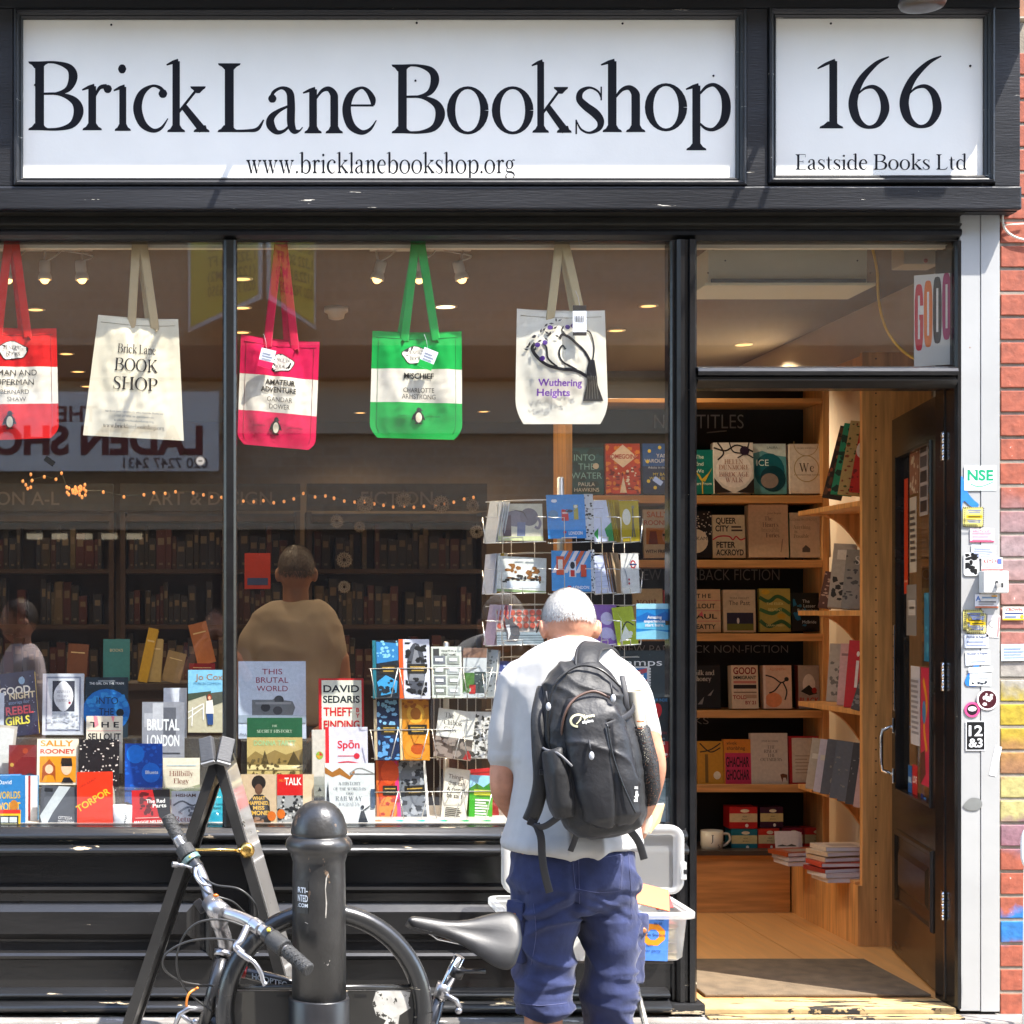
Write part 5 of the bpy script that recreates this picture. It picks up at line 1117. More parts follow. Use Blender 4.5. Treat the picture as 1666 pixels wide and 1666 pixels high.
tree = (('l', [(.83, .2), (.80, .36), (.82, .5), (.76, .62), (.66, .7), (.56, .77), (.5, .78), (.47, .74)], .03, '1c1a1e'), ('l', [(.8, .4), (.66, .46), (.44, .48), (.3, .52), (.2, .6), (.17, .66), (.2, .7)], .034, '1c1a1e'), ('l', [(.66, .47), (.5, .54), (.46, .62), (.5, .68), (.54, .65)], .022, '1c1a1e'), ('l', [(.44, .49), (.34, .56), (.32, .66), (.28, .7)], .02, '1c1a1e'), ('l', [(.82, .5), (.86, .66), (.82, .8), (.74, .82)], .015, '1c1a1e'), ('l', [(.56, .77), (.5, .82), (.52, .86)], .015, '1c1a1e'),
        ('p', [(.73, .2), (.77, .34), (.77, .48), (.80, .56), (.86, .56), (.88, .44), (.89, .34), (.95, .2)], '1c1a1e')) + tuple(('l', [(.77 + .03 * i, .22), (.785 + .02 * i, .42)], .005, '8a8478') for i in range(5))
rl = random.Random(3)
for i in range(22):
    a, b = rl.uniform(.07, .46), 0
    b = .5 + .33 * math.sin(min(1, a / .42) * 1.3) + rl.uniform(-.06, .1)
    an = rl.uniform(-.9, 1.6)
    tree += (('p', [(a, b), (a + .03 * math.cos(an) - .012 * math.sin(an), b + .02 * math.sin(an) + .01 * math.cos(an)), (a + .06 * math.cos(an), b + .045 * math.sin(an)), (a + .03 * math.cos(an) + .012 * math.sin(an), b + .02 * math.sin(an) - .01 * math.cos(an))], '26242a'),)
tree += tuple(('e', a, b, .028, .022, '4a2080') for a, b in ((.36, .84), (.56, .85), (.62, .86), (.22, .68), (.3, .7), (.27, .56)))
tote('natural cotton tote bag with a black windswept tree print', (841, 502), (984, 505), (990, 690), (838, 690), 'ece6d6', ((910, 392, .38, -1), (918, 392, .72, -1), (914, 392, .66, 1)), (),
     tree + (('b', 'Wuthering', .47, .325, .062, '7a3ab0', 'c', .48), ('b', 'Heights', .40, .24, .062, '7a3ab0', 'c', .36)), 5, .22, tagp=(932, 497, 954, 546, '1a1818', 0), scol='c8b48c')

# ------------------------------------------------------------------ the window bed, its clear risers and books
bed = MB(mat('window_bed_paint', (.42, .40, .37), rough=.6, var=.1)); bed.box(X(-305), X(1088), .101, .68, Z(1345) - .03, Z(1345) - .001); part(bed, 'window_bed')
bb = MB(DWOOD); bb.box(X(-305), X(1088), .66, .68, FZ, Z(1345) - .031); part(bb, 'window_bed_front')
ZB = Z(1345) - .001
for xa, xb, z2, z3, nm in ((-290, 372, 1279, 1199, 'left'), (392, 600, 1260, 1203, 'right')):
    for Ya, Yb, py, lab in ((.215, .345, z2, 'front clear acrylic step under the books in the %s window'), (.36, .50, z3, 'rear clear acrylic step under the books in the %s window')):
        q = MB(ACRYL); zz = Z(py, (Ya + .26 + .09) / 2 if Ya < .3 else .42)
        q.box(X(xa, Ya), X(xb, Ya), Ya, Yb, zz - .004, zz); q.box(X(xa, Ya), X(xb, Ya), Ya, Ya + .004, ZB + .001, zz - .0045)
        single(q, 'acrylic_step', lab % ('left hand' if nm == 'left' else 'right hand'), 'display stand', 'clear display steps in the window')
GW = 'books displayed in the window'
def wb_(label, rect, Y, t, col, ops=(), **kw): return book(label, rect, Y, t, col, ops, group=GW, **kw)
A_, B_, C_ = .13, .27, .42
wb_('navy book with bouncy coloured lettering and a yellow edge', (8, 1094, 66, 1197), C_, .025, '182444', (('e', .62, .86, .09, .06, '8ab0d0'), ('b', 'GOOD', .4, .66, .12, 'f0ece0'), ('b', 'NIGHT', .6, .58, .1, 'e8d8b0'), ('t', 'stories for', .5, .5, .06, '8aa8d0'), ('b', 'REBEL', .5, .34, .13, 'e85868', 'c', .8), ('b', 'GIRLS', .42, .18, .13, 'e8e050', 'c', .7), ('n', .05, .05, .95, .95, 'c0c8e0', 40, .012, 50)), yaw=-10, roll=-7, pagec='d8c040')
wb_('white book with an ornate grey baroque frame', (69, 1097, 136, 1196), C_, .03, 'c4cad6', (('r', .08, .06, .93, .95, '8088a0'), ('r', .12, .09, .89, .92, 'd0d6e0'), ('r', .24, .38, .78, .88, '3a3e4c'), ('e', .51, .63, .24, .22, 'dce0e8'), ('e', .51, .63, .19, .25, 'dce0e8'), ('s', 'MINISTRY', .51, .68, .045, '5a6078', 'c', .34), ('s', 'OF UTMOST', .51, .61, .04, '5a6078', 'c', .3), ('s', 'HAPPINESS', .51, .54, .045, '5a6078', 'c', .34), ('e', .66, .52, .03, .02, 'a03040'), ('s', 'ARUNDHATI ROY', .51, .2, .04, '8088a0', 'c', .5), ('n', .1, .08, .9, .36, 'b0b8c8', 40, .03, 51)), pagec='d0d4dc')
wb_('dark blue book showing bright blue water under its title', (138, 1103, 208, 1202), C_, .03, '1a2c3a', (('e', .5, .45, .55, .36, '1468b8'), ('n', 0, .3, 1, .75, '2c88d0', 26, .07, 52), ('t', 'INTO', .52, .56, .12, '0c2440', 'c', .5), ('t', 'THE', .5, .38, .12, '0c2440', 'c', .34), ('e', .82, .42, .09, .065, '141c24'), ('t', 'THE GIRL ON THE TRAIN', .5, .88, .04, 'e8ecf0', 'c', .8), ('r', .3, .93, .7, .945, 'a0a8b0')))
wb_('cream book with pink figures over wide black capitals', (140, 1166, 199, 1258), .33, .02, 'ded6c4', (('b', 'T H E', .5, .8, .1, '1a1e28', 'c', .8), ('b', 'SELLOUT', .5, .58, .12, '1a1e28', 'c', .9), ('l', [(.03, .74), (.97, .74)], .014, 'e08a90'), ('l', [(.03, .53), (.97, .53)], .014, 'e08a90'), ('p', [(.2, 1), (.3, .99), (.34, .84), (.24, .8)], 'e88a98'), ('p', [(.68, 1), (.78, .99), (.74, .88)], 'e88a98')))
wb_('dark red book with a globe at its corner', (14, 1213, 59, 1277), B_, .02, '6e1418', (('e', .78, .12, .25, .17, '2c3a4c'), ('e', .12, .5, .07, .05, 'b09040'), ('e', .6, .85, .1, .07, '9a3a20')))
wb_('cream book with two orange cartoon heads and bold title', (60, 1203, 127, 1277), B_, .02, 'e6dfcc', (('b', 'SALLY', .48, .84, .13, 'd8901c', 'c', .8), ('b', 'ROONEY', .5, .68, .1, 'c83c1c', 'c', .84), ('r', .07, .05, .95, .62, 'd8901c'), ('e', .3, .38, .13, .13, 'e8c0a0'), ('p', [(.12, .06), (.14, .4), (.3, .56), (.45, .4), (.46, .06), (.4, .2), (.3, .22), (.2, .2)], 'a04c18'), ('e', .3, .34, .1, .1, 'e8c0a0'), ('e', .72, .38, .13, .17, 'e8c0a0'), ('r', .6, .4, .86, .46, '181818'), ('p', [(.58, .46), (.6, .58), (.84, .58), (.86, .46)], '2a1c14'), ('p', [(.6, .05), (.66, .16), (.8, .16), (.9, .05)], '1c1c20')))
wb_('black and white dashed book with a pale dome', (129, 1205, 193, 1340), .24, .03, '1c181c', (('n', 0, .3, 1, 1, 'd8d0c8', 90, .022, 54), ('e', .5, .26, .42, .36, 'e4dcc8'), ('t', 'MURAKAMI', .5, .3, .06, '5a5048', 'c', .7)))
wb_('blue children\'s book with gold lettering at the left edge', (-8, 1261, 38, 1349), .16, .10, '2878b8', (('t', 'David', .3, .84, .08, 'e8ecf0'), ('b', 'WORLDS', .4, .58, .13, 'c8a838', 'c', .85), ('b', 'WORST', .4, .36, .15, 'd8b040', 'c', .85), ('e', .6, .45, .14, .1, 'b87828')), yaw=14, tilt=3)
wb_('thin blue and red spined book behind the taxi book', (38, 1262, 62, 1349), .2, .03, '4898d0', (('r', .1, 0, .35, 1, 'e0dce0'), ('r', .35, 0, .5, 1, 'a02830'), ('r', .5, 0, .98, 1, 'e4e4e8')), tilt=3)
wb_('small yellow board book with a taxi picture', (-2, 1318, 33, 1352), .08, .015, 'e8c028', (('r', 0, .82, 1, 1, 'd03020'), ('r', .05, .1, .92, .72, '20282c'), ('r', .1, .15, .86, .35, 'c8c8a0'), ('r', .1, .4, .45, .66, 'd0d8d8'), ('r', .5, .4, .85, .66, 'd0d8d8'), ('b', 'LONDON TAXI', .48, .18, .12, '202828', 'c', .7)))
wb_('grey book with a pale diagonal streak and orange title', (62, 1280, 125, 1351), A_, .015, '4c5058', (('p', [(.15, 0), (.02, .3), (.45, 1), (.75, 1), (.35, .4)], 'c0c8cc'), ('r', .08, .86, .3, .94, '20242a'), ('t', 'OTTESSA', .68, .26, .07, 'e0e0e0', 'c', .36), ('t', 'MOSHFEGH', .7, .18, .06, 'd8d8d8', 'c', .4), ('b', 'McGlue', .7, .02, .1, 'e06038', 'c', .5)), roll=4)
wb_('flame red book with slanting yellow title', (126, 1257, 184, 1349), A_ - .01, .015, 'e0330e', (), roll=-1)
o = bpy.context.scene.objects[-1] if False else None
wb_('slate grey picture book with pale condensed capitals', (231, 1143, 300, 1234), .34, .02, '8a8e98', (('r', .25, .5, .5, .98, 'b8bcc4'), ('r', .5, .4, .8, .9, '5a5e68'), ('r', .05, .55, .25, .8, 'a8acb4'), ('b', 'BRUTAL', .5, .5, .2, 'e4e8ec', 'c', .76), ('b', 'LONDON', .5, .22, .2, 'e4e8ec', 'c', .76), ('r', .2, .08, .9, .1, '40444c')))
wb_('pale book with a woman by white railings on its cover', (306, 1091, 368, 1192), C_ + .02, .025, 'b8b49c', (('r', .0, .62, 1, 1, '7ab8d8'), ('p', [(.45, .62), (.55, .4), (1, .5), (1, .66)], '4a5048'), ('p', [(0, .5), (.6, .62), (.6, .66), (0, .62)], '3c4a3c'), ('t', 'Jo Cox', .55, .84, .1, '9a6a30', 'c', .72), ('t', 'MORE IN COMMON', .5, .76, .045, '4888b0', 'c', .7), ('l', [(0, .32), (.4, .46)], .03, 'e8e8e4'), ('l', [(0, .22), (.4, .4)], .03, 'e8e8e4'), ('l', [(.1, .1), (.12, .4)], .03, 'e8e8e4'), ('l', [(.4, .2), (.4, .46)], .03, 'e8e8e4'), ('e', .56, .56, .06, .05, '8a3c20'), ('e', .56, .55, .035, .03, 'd8a888'), ('p', [(.46, .3), (.48, .5), (.64, .52), (.68, .3)], 'e8e4dc'), ('p', [(.48, .3), (.52, .12), (.66, .12), (.66, .3)], '284880')))
wb_('white notebook standing at the back between two books', (266, 1120, 304, 1200), C_ + .05, .015, 'ccd4e4', (('r', .55, .7, .9, .72, 'a0a8b8'), ('r', .55, .64, .9, .66, 'a0a8b8')))
wb_('vivid blue book with round watercolour stains', (203, 1211, 264, 1305), .25, .02, '0e48a8', (('n', 0, 0, 1, 1, '1a64d0', 50, .05, 56), ('e', .28, .82, .24, .16, '1478e0'), ('e', .7, .5, .25, .17, '1870d8'), ('e', .25, .12, .24, .16, '1060c0'), ('b', 'Bluets', .72, .48, .06, 'd0e0f0', 'c', .34), ('r', 0, .18, 1, .2, '0c2c70'), ('t', 'MAGGIE NELSON', .55, .2, .04, '90b8e8', 'c', .6)))
wb_('cream book with faded red serif title over pale hills', (265, 1234, 325, 1300), B_, .02, 'd4cdb8', (('r', 0, .72, 1, 1, 'e0d8c4'), ('p', [(0, .3), (.4, .2), (1, .36), (1, 0), (0, 0)], '8a9070'), ('s', 'Hillbilly', .5, .56, .12, '7a3428', 'c', .66), ('s', 'Elegy', .5, .38, .12, '7a3428', 'c', .42), ('r', .1, .8, .9, .82, 'a8c0c8')))
wb_('red and black book with white slab title', (216, 1286, 278, 1348), A_, .015, 'c02024', (('p', [(.55, 1), (.7, .3), (1, 0), (1, 1)], '181418'), ('n', .2, .3, .6, .95, '5a1014', 20, .06, 57), ('b', 'The Red', .62, .66, .1, 'ece8e4', 'c', .5), ('b', 'Parts', .72, .54, .1, 'ece8e4', 'c', .36), ('b', 'MAGGIE NELSON', .45, .14, .07, 'ece0dc', 'c', .8), ('r', .08, .27, .7, .29, 'e0a8a0')), roll=-2)
wb_('white book with a grey sketched bird over a red script', (279, 1288, 337, 1346), A_ + .01, .015, 'd0d2d8', (('b', 'HISHAM', .4, .84, .09, '5a3028', 'c', .56), ('l', [(.05, .6), (.3, .72), (.6, .6), (.95, .74)], .05, '5a5e68'), ('l', [(.2, .4), (.5, .56), (.9, .4)], .06, '8a8e98'), ('n', .4, .3, 1, .66, '6a6e78', 14, .05, 58), ('s', 'The', .25, .36, .07, '7a2c20'), ('s', 'Return', .42, .16, .14, '8a2820', 'c', .66)))
wb_('turquoise booklet with a dark slogan', (338, 1283, 369, 1346), A_ + .02, .01, '38b0c4', (('p', [(0, .3), (.5, .42), (1, .3), (1, 0), (0, 0)], '1c94b0'), ('e', .35, .78, .12, .06, '183848'), ('t', 'Who Governs', .5, .56, .07, '12384c', 'c', .86), ('t', 'Britain?', .4, .46, .07, '12384c', 'c', .6)))
wb_('white card at the far left edge of the back row', (-30, 1128, 6, 1199), C_, .01, 'c8d2e2', (('r', .2, .3, .8, .34, 'a0a8b8'),))
wb_('grey card leaning at the far left edge', (-26, 1180, 19, 1262), .32, .006, 'b4aea4', (('r', .06, .05, .9, .95, 'c8cccc'),), roll=6)
mug('white mug printed with numbers beside the red book', P(199, 1349, .14), .036, .085, 'd8dce0', lambda q, c, r, h: [put_text(q, s_, mat('print_303840', '303840'), lambda u, v, k: Vector((c.x + r * math.sin(u / r), c.y - (r + .0006) * math.cos(u / r), c.z + v)), dx, h * z_, h * .2) for s_, dx, z_ in (('2', .012, .7), ('3', .014, .45), ('5', .012, .2))])
# torpor lettering runs along a slant: added to that book's cover
tb_ = [o for o in COL.objects if o.get('label', '') == 'flame red book with slanting yellow title'][0].children[0]
q = MB(ink('e8b820')); Wt, Ht = 58 / S(.12), 92 / S(.12)
mpT = lambda u, v, k: Vector((u - Wt / 2, -.0075 - .0002 * k, v))
put_text(q, 'TORPOR', ink('e8b820'), mpT, .04 * Wt, .3 * Ht, .12 * Ht, 'l', bold=.03, fit=None, ang=.52, maxw=1.1 * Wt); put_text(q, 'CHRIS KRAUS', ink('8a1c08'), mpT, .04 * Wt, .7 * Ht, .045 * Ht, 'l', ang=.5, maxw=.9 * Wt)
q.build('cover_title', tb_, True)
# right hand window
wb_('large pale blue book with maroon capitals and a concrete block', (388, 1077, 498, 1202), C_, .03, 'b4c2d8', (('t', 'THIS', .5, .83, .075, '8a1c3c', 'c', .3), ('t', 'BRUTAL', .5, .72, .075, '8a1c3c', 'c', .48), ('t', 'WORLD', .5, .61, .075, '8a1c3c', 'c', .46), ('p', [(.2, .5), (.2, .3), (.8, .3), (.84, .4), (.8, .48), (.62, .5), (.58, .54), (.5, .5)], '6a7078'), ('e', .4, .4, .07, .055, '30343c'), ('e', .58, .36, .07, .055, '3c4048'), ('e', .6, .5, .07, .055, '40444c'), ('r', .25, .44, .78, .47, '8a9098'), ('r', 0, .2, 1, .3, '8a9aac'), ('t', 'PHAIDON', .14, .03, .04, '3a4458', 'c', .24)), pagec='d8dce4')
wb_('dark green topped book with a sepia mountain lake print', (402, 1169, 492, 1262), .29, .03, 'b8a468', (('r', 0, .66, 1, 1, '1c5436'), ('s', 'THE', .5, .84, .035, 'c8d8c0', 'c', .1), ('s', 'SECRET HISTORY', .5, .74, .05, 'c8d8c0', 'c', .64), ('b', 'DONNA TARTT', .5, .52, .09, '9cc088', 'c', .76), ('p', [(0, .3), (.15, .42), (.3, .34), (.5, .44), (.7, .36), (1, .46), (1, .2), (0, .2)], '8a7440'), ('p', [(.25, .2), (.32, .44), (.39, .2)], '4a3e20'), ('p', [(.72, .18), (.84, .42), (.98, .18)], '4a3e20'), ('r', 0, .1, 1, .18, 'd8c890'), ('n', 0, 0, 1, .3, '5a4c28', 40, .03, 60)))
wb_('tan book with a seated portrait and yellow capitals', (392, 1261, 450, 1347), A_, .02, 'c8b090', (('e', .5, .84, .2, .14, '221c18'), ('e', .5, .72, .11, .1, '6a4a38'), ('p', [(.2, .0), (.22, .5), (.38, .62), (.62, .62), (.8, .5), (.84, 0)], '2c2826'), ('b', 'WHAT', .5, .52, .07, 'e0b040', 'c', .36), ('b', 'HAPPENED,', .5, .43, .07, 'e0b040', 'c', .58), ('b', 'MISS', .5, .34, .07, 'e0b040', 'c', .32), ('b', 'SIMONE?', .5, .24, .08, 'e0b040', 'c', .6), ('e', .86, .22, .12, .09, 'c86820'), ('n', .3, 0, .7, .2, '8a6850', 12, .06, 61)))
wb_('book with a red title block over a black and white street photo', (451, 1261, 493, 1346), A_ + .01, .02, '9a9c9c', (('r', 0, .6, 1, 1, 'c81c1c'), ('b', 'TALK', .62, .8, .14, 'f0e8e0', 'c', .66), ('t', 'SMALL TOWN', .25, .86, .05, 'e88830', 'c', .36), ('n', 0, 0, 1, .6, '26282a', 50, .07, 62), ('n', 0, 0, 1, .6, 'd0d0cc', 24, .05, 63), ('e', .15, .25, .16, .09, 'c86820')))
wb_('plain cream book behind the red and grey one', (486, 1261, 511, 1346), A_ + .06, .02, 'd0bc9c', (('r', .1, .1, .9, .9, 'd8c4a4'),))
wb_('red framed book with tall navy and red capitals', (519, 1105, 592, 1206), .38, .035, 'b81c24', (('r', .06, .03, .95, .97, 'd4d8cc'), ('b', 'DAVID', .5, .78, .115, '14202c', 'c', .8), ('b', 'SEDARIS', .5, .61, .115, '14202c', 'c', .82), ('b', 'THEFT', .42, .4, .14, 'c01c24', 'c', .64), ('b', 'B', .86, .46, .07, 'c01c24'), ('b', 'Y', .86, .37, .07, 'c01c24'), ('b', 'FINDING', .5, .2, .13, 'c01c24', 'c', .8)))
wb_('pale lilac book with a red spine and red spoons', (529, 1184, 598, 1262), B_ + .02, .04, 'ccccdc', (('r', 0, 0, .09, 1, 'c8202c'), ('b', u'Sp\u014dn', .55, .56, .16, 'c8283c', 'c', .52), ('l', [(.3, .4), (.68, .4)], .02, 'c8283c'), ('e', .74, .4, .07, .06, 'c8283c'), ('l', [(.3, .26), (.55, .28), (.8, .24)], .03, 'c8283c')), spine='c8202c')
wb_('white book spine with a small coloured wheel', (508, 1188, 529, 1298), .25, .05, 'cfcac0', (('e', .55, .62, .28, .06, '90b040'), ('p', [(.55, .62), (.83, .62), (.55, .68)], 'd03c30'), ('p', [(.55, .62), (.27, .62), (.55, .56)], 'e0a030'), ('p', [(.4, .1), (.7, .1), (.55, .16)], '2a2a2a')), tilt=5)
wb_('white picture book with a viaduct and silhouetted figure', (529, 1243, 610, 1347), A_ + .01, .02, 'd2d8d8', (('p', [(0, .94), (.15, .86), (.3, .93), (.5, .8), (.6, .9), (.6, .84), (.5, .74), (.3, .82), (.15, .78), (0, .84)], 'a06828'), ('l', [(.5, .84), (.7, .92), (.98, .84)], .025, '8a8a88'), ('r', .5, .82, 1, .84, '7a7a78'), ('s', 'A HISTORY', .5, .66, .05, '6a7078', 'c', .46), ('s', 'OF THE WORLD IN', .5, .58, .045, '6a7078', 'c', .66), ('s', '500', .5, .51, .045, '6a7078', 'c', .14), ('s', 'RAILWAY', .48, .42, .065, '50565e', 'c', .54), ('s', 'JOURNEYS', .48, .34, .05, '6a7078', 'c', .42), ('p', [(.66, .08), (.72, .26), (.78, .26), (.86, .08)], '22262c'), ('e', .75, .32, .035, .03, '22262c'), ('l', [(.76, .26), (.9, .34)], .02, '22262c'), ('p', [(.02, .3), (.06, .72), (.1, .3)], '22262c'), ('r', .92, .3, 1, .6, '3c5068'), ('n', 0, .02, .2, .4, '2c3038', 14, .04, 64)))

# ------------------------------------------------------------------ wire racks with cards and gift books
def wires(mb, paths, r):
    for p_ in paths: mb.tube([P(*q_) for q_ in p_], r, 6)
GR1 = 'cards in the tall wire spinner'
sp1 = thing('card_spinner', 'tall wire card spinner standing in the window behind the man', 'card rack', P(912, 1345, .42))
q = MB(WIRE); c = P(912, 1345, .42); q.lathe([(.0135, 0), (.0135, Z(778, .42) - c.z), (.008, Z(776, .42) - c.z)], c, 14); q.lathe([(.11, 0), (.11, .01), (.02, .02)], c, 24); q.build('pole', sp1)
TIERS = ((818, 884), (904, 967), (988, 1051), (1072, 1135), (1156, 1219))
for (ya, yb) in TIERS:
    q = MB(WIRE)
    Yf = .26
    for xs in ((790, 888), (892, 966), (968, 1002), (1000, 1042)):
        a, b = xs
        ym = (ya + yb) / 2 + 4
        wires(q, [[(a, ym - 14, Yf), (a + 6, ym - 13, Yf), (a + 26 if b - a > 50 else a + 10, ym - 13, Yf), (a + 27 if b - a > 50 else a + 11, yb - 1, Yf)], [(b - 14, ym - 14, Yf), (b, ym - 14, Yf)], [(a, yb, Yf), (b, yb - 3, Yf)], [(a + .3 * (b - a), yb - 9, Yf - .012), (a + .3 * (b - a), yb, Yf)], [(a + .3 * (b - a), yb - 9, Yf - .012), (a + .62 * (b - a), yb - 10, Yf - .012), (a + .62 * (b - a), yb - 1, Yf)], [(a, yb, Yf), (a, yb - 2, .40)], [(b, yb - 3, Yf), (b, yb - 2, .40)],
            [(a + 8, ya - 2, .40), (b - 4, ya - 4, .40)]], .0017)
    wires(q, [[(790, ya - 1, .40), (860, ya - 5, .40), (1040, ya - 3, .40)], [(785, ya + 24, .30), (790, yb, Yf)], [(1042, yb - 2, Yf), (1046, ya + 26, .30)]], .002)
    q.build('basket', sp1)
q = MB(WIRE)
for x in (818, 832, 870, 962, 980, 998, 1016): wires(q, [[(x, 822, .405), (x, 1230, .405)]], .0017)
q.build('upright_wires', sp1)
def gc(label, rect, Y, col, ops=(), yaw=0, roll=0, tilt=10, t=.003, group=GR1, name='greeting_card', cat='card'):
    x0, y0, x1, y1 = rect; s_ = S(Y); W, H = (x1 - x0) / s_ / max(math.cos(R(yaw)), .3), (y1 - y0) / s_ / math.cos(R(tilt))
    q = MB(ink(col)); q.box(-W / 2, W / 2, -t / 2, t / 2, 0, H)
    art(q, ops, lambda u, v, k: Vector((u - W / 2, -t / 2 - .00025 * k, v)), W, H)
    o = q.build(name, None, True); o.location = P((x0 + x1) / 2, y1, Y); o.rotation_euler = (-R(tilt), R(roll), R(yaw))
    return tag(o, label, cat, group)
elephant = (('e', .42, .6, .3, .22, '8a8490'), ('e', .7, .64, .2, .24, '7c7884'), ('p', [(.12, .1), (.1, .6), (.3, .7), (.3, .1)], '6a5c62'), ('p', [(.42, .1), (.44, .5), (.62, .5), (.6, .1)], '7a82a0'), ('p', [(.3, .85), (.55, .8), (.7, .5), (.6, .75)], '5a5450'), ('l', [(.86, .66), (.94, .5), (.9, .34), (.82, .38)], .06, '8a8490'), ('r', 0, 0, 1, .12, 'c8d0a0'))
gc('cream card with a striding grey elephant', (810, 819, 884, 880), .30, 'ddd8c4', elephant)
for i in range(5): gc('white card edge fanned at the left of the top tier', (788 + i * 4, 816, 804 + i * 4, 884), .33, 'ccd0d4' if i < 4 else '3a8a2c', (), yaw=-58, roll=3)if i < 4 else gc('green backed card behind the elephant card', (798, 818, 816, 884), .325, '3a8a2c', (), yaw=-40, roll=5)
lon = (('e', .2, .86, .08, .04, 'e8ecf4'), ('r', .38, .4, .56, .66, 'c82830'), ('r', .4, .56, .54, .6, 'e8c8c8'), ('r', .7, .42, .82, .76, 'a8a048'), ('e', .76, .72, .05, .04, 'e0e0d0'), ('e', .16, .55, .13, .1, '5a88b0'), ('e', .58, .62, .1, .035, '28384a'), ('r', .02, .42, .98, .425, '1c60a0'), ('e', .44, .14, .04, .03, 'd03048'), ('b', 'LONDON', .72, .08, .075, 'eef2f8', 'c', .36), ('n', .1, .3, .9, .95, '5aa8e4', 30, .015, 70))
gc('sky blue picture card with a red bus', (892, 804, 954, 876), .28, '3a90dc', lon, roll=-1)
gc('black and white speckled card behind the blue bus card', (952, 803, 967, 878), .285, 'd0d4dc', (('n', 0, 0, 1, 1, '20242c', 40, .12, 71),))
gc('white card with green leaves at its foot', (966, 814, 1000, 881), .31, 'ccd4ec', (('p', [(0, .2), (.3, .34), (.2, .05)], '1c8a3c'), ('p', [(.6, .3), (1, .46), (1, 0), (.7, 0)], '1c8a3c'), ('r', .1, .8, .7, .81, '8088a0')), yaw=16, roll=-4)
for i in range(4): gc('mustard card in the stack at the right of the top tier', (996 + 3 * i, 813, 1010 + 3 * i, 882), .34, 'b8a01c', (), yaw=50)
gc('mustard card with a white bubble and thin figure', (1010, 814, 1041, 881), .31, 'b8a010', (('e', .35, .6, .22, .2, 'e4e0d0'), ('l', [(.68, .82), (.68, .5), (.62, .1)], .08, '6a6450'), ('l', [(.68, .5), (.76, .1)], .06, '6a6450'), ('e', .7, .84, .08, .04, '8a8468')))
tea = (('r', .04, .3, .96, .36, 'c8ccc0'), ('n', .15, .35, .9, .8, '8a5a28', 20, .05, 72), ('n', .1, .25, .9, .5, '3a3430', 24, .04, 73), ('p', [(.2, .1), (.9, .14), (.85, .34), (.2, .3)], 'd0d8e0'), ('r', 0, 0, 1, .07, '8aa070'))
gc('white card with a brown ink tea table sketch', (808, 906, 888, 964), .30, 'd8dcd8', tea, roll=3)
for i in range(4): gc('pale card edge in the second tier left stack', (786 + i * 6, 901, 800 + i * 6, 966), .33, ('c8ccd8', 'd8dce0', 'b09028', 'd0ccc0')[i], (), yaw=-56, roll=-3)
gc('blue and red striped card with guardsman and phone box', (898, 896, 962, 962), .28, '4a98dc', tuple(('p', [(a, .45), (a + .1, .45), (a + .4, 1), (a + .3, 1)], c) for a, c in ((-.0, 'e4dce0'), (.15, 'c8603c'), (.3, 'e4dce0'), (.45, 'c8603c'), (.6, 'e4dce0'))) + (('r', .12, .4, .32, .86, 'd05838'), ('r', .16, .55, .28, .78, 'e4dcd4'), ('r', .44, .35, .62, .75, 'd8e0ec'), ('e', .53, .64, .06, .09, '182030'), ('r', .48, .36, .58, .52, 'c03028'), ('r', .74, .36, .88, .66, 'c84830'), ('e', .44, .1, .05, .035, 'c83048'), ('b', 'LONDON', .74, .06, .075, 'eef2f8', 'c', .4)), roll=1)
gc('speckled white card strip beside the striped card', (960, 894, 969, 962), .285, 'd0d4dc', (('n', 0, 0, 1, 1, '20242c', 30, .15, 74),))
gc('pale lilac lined card in the second tier', (968, 903, 1003, 966), .31, 'c0c8e4', tuple(('r', .1, .2 + .12 * i, .9, .21 + .12 * i, '98a0c0') for i in range(6)), yaw=16, roll=-6)
for i in range(4): gc('brown card edge stacked in the second tier right', (990 + 4 * i, 899, 1006 + 4 * i, 966), .335, ('6a4a30', '9a7a5a', '5a4030', 'b09878')[i], (), yaw=50)
gc('white card with a small red ring emblem', (1012, 900, 1041, 965), .30, 'd8d8d4', (('e', .68, .72, .16, .11, 'b02838'), ('e', .68, .72, .09, .07, 'd8d8d4'), ('r', .48, .7, .88, .74, '30406a'), ('l', [(.2, .6), (.3, .4), (.3, .2)], .04, '9098a0'), ('e', .42, .34, .05, .03, 'b02838'), ('e', .42, .24, .05, .03, 'b02838')))
for i in range(4): gc('mauve card edge stacked in the third tier left', (788 + i * 6, 984, 802 + i * 6, 1050), .33, ('b8a8c0', 'c8c0d0', '8a3c58', 'a89cb8')[i], (), yaw=-56, roll=3)
gc('card with a grey cat before red patterned tiles', (808, 991, 884, 1050), .30, 'b8b0a8', tuple(('e', .08 + .14 * i, .9 - .18 * j, .06, .08, 'b85848') for i in range(7) for j in range(3)) + (('r', 0, .0, 1, .36, '8a9aa4'),) + tuple(('r', 0, .05 + .07 * j, 1, .07 + .07 * j, '5a6a74') for j in range(4)) + (('p', [(.22, .1), (.2, .5), (.17, .78), (.26, .7), (.36, .78), (.36, .62), (.48, .5), (.5, .3), (.44, .1)], '4a5058'), ('p', [(.2, .55), (.25, .3), (.24, .12), (.3, .3), (.28, .56)], 'd0d4d8')))
gc('purple card with a pale looping figure', (968, 984, 1007, 1050), .30, '8a60b0', (('e', .55, .66, .26, .16, 'c8c0e4'), ('e', .5, .3, .34, .14, 'c0b8e0'), ('e', .8, .2, .12, .08, 'c0b8e0')), yaw=6)
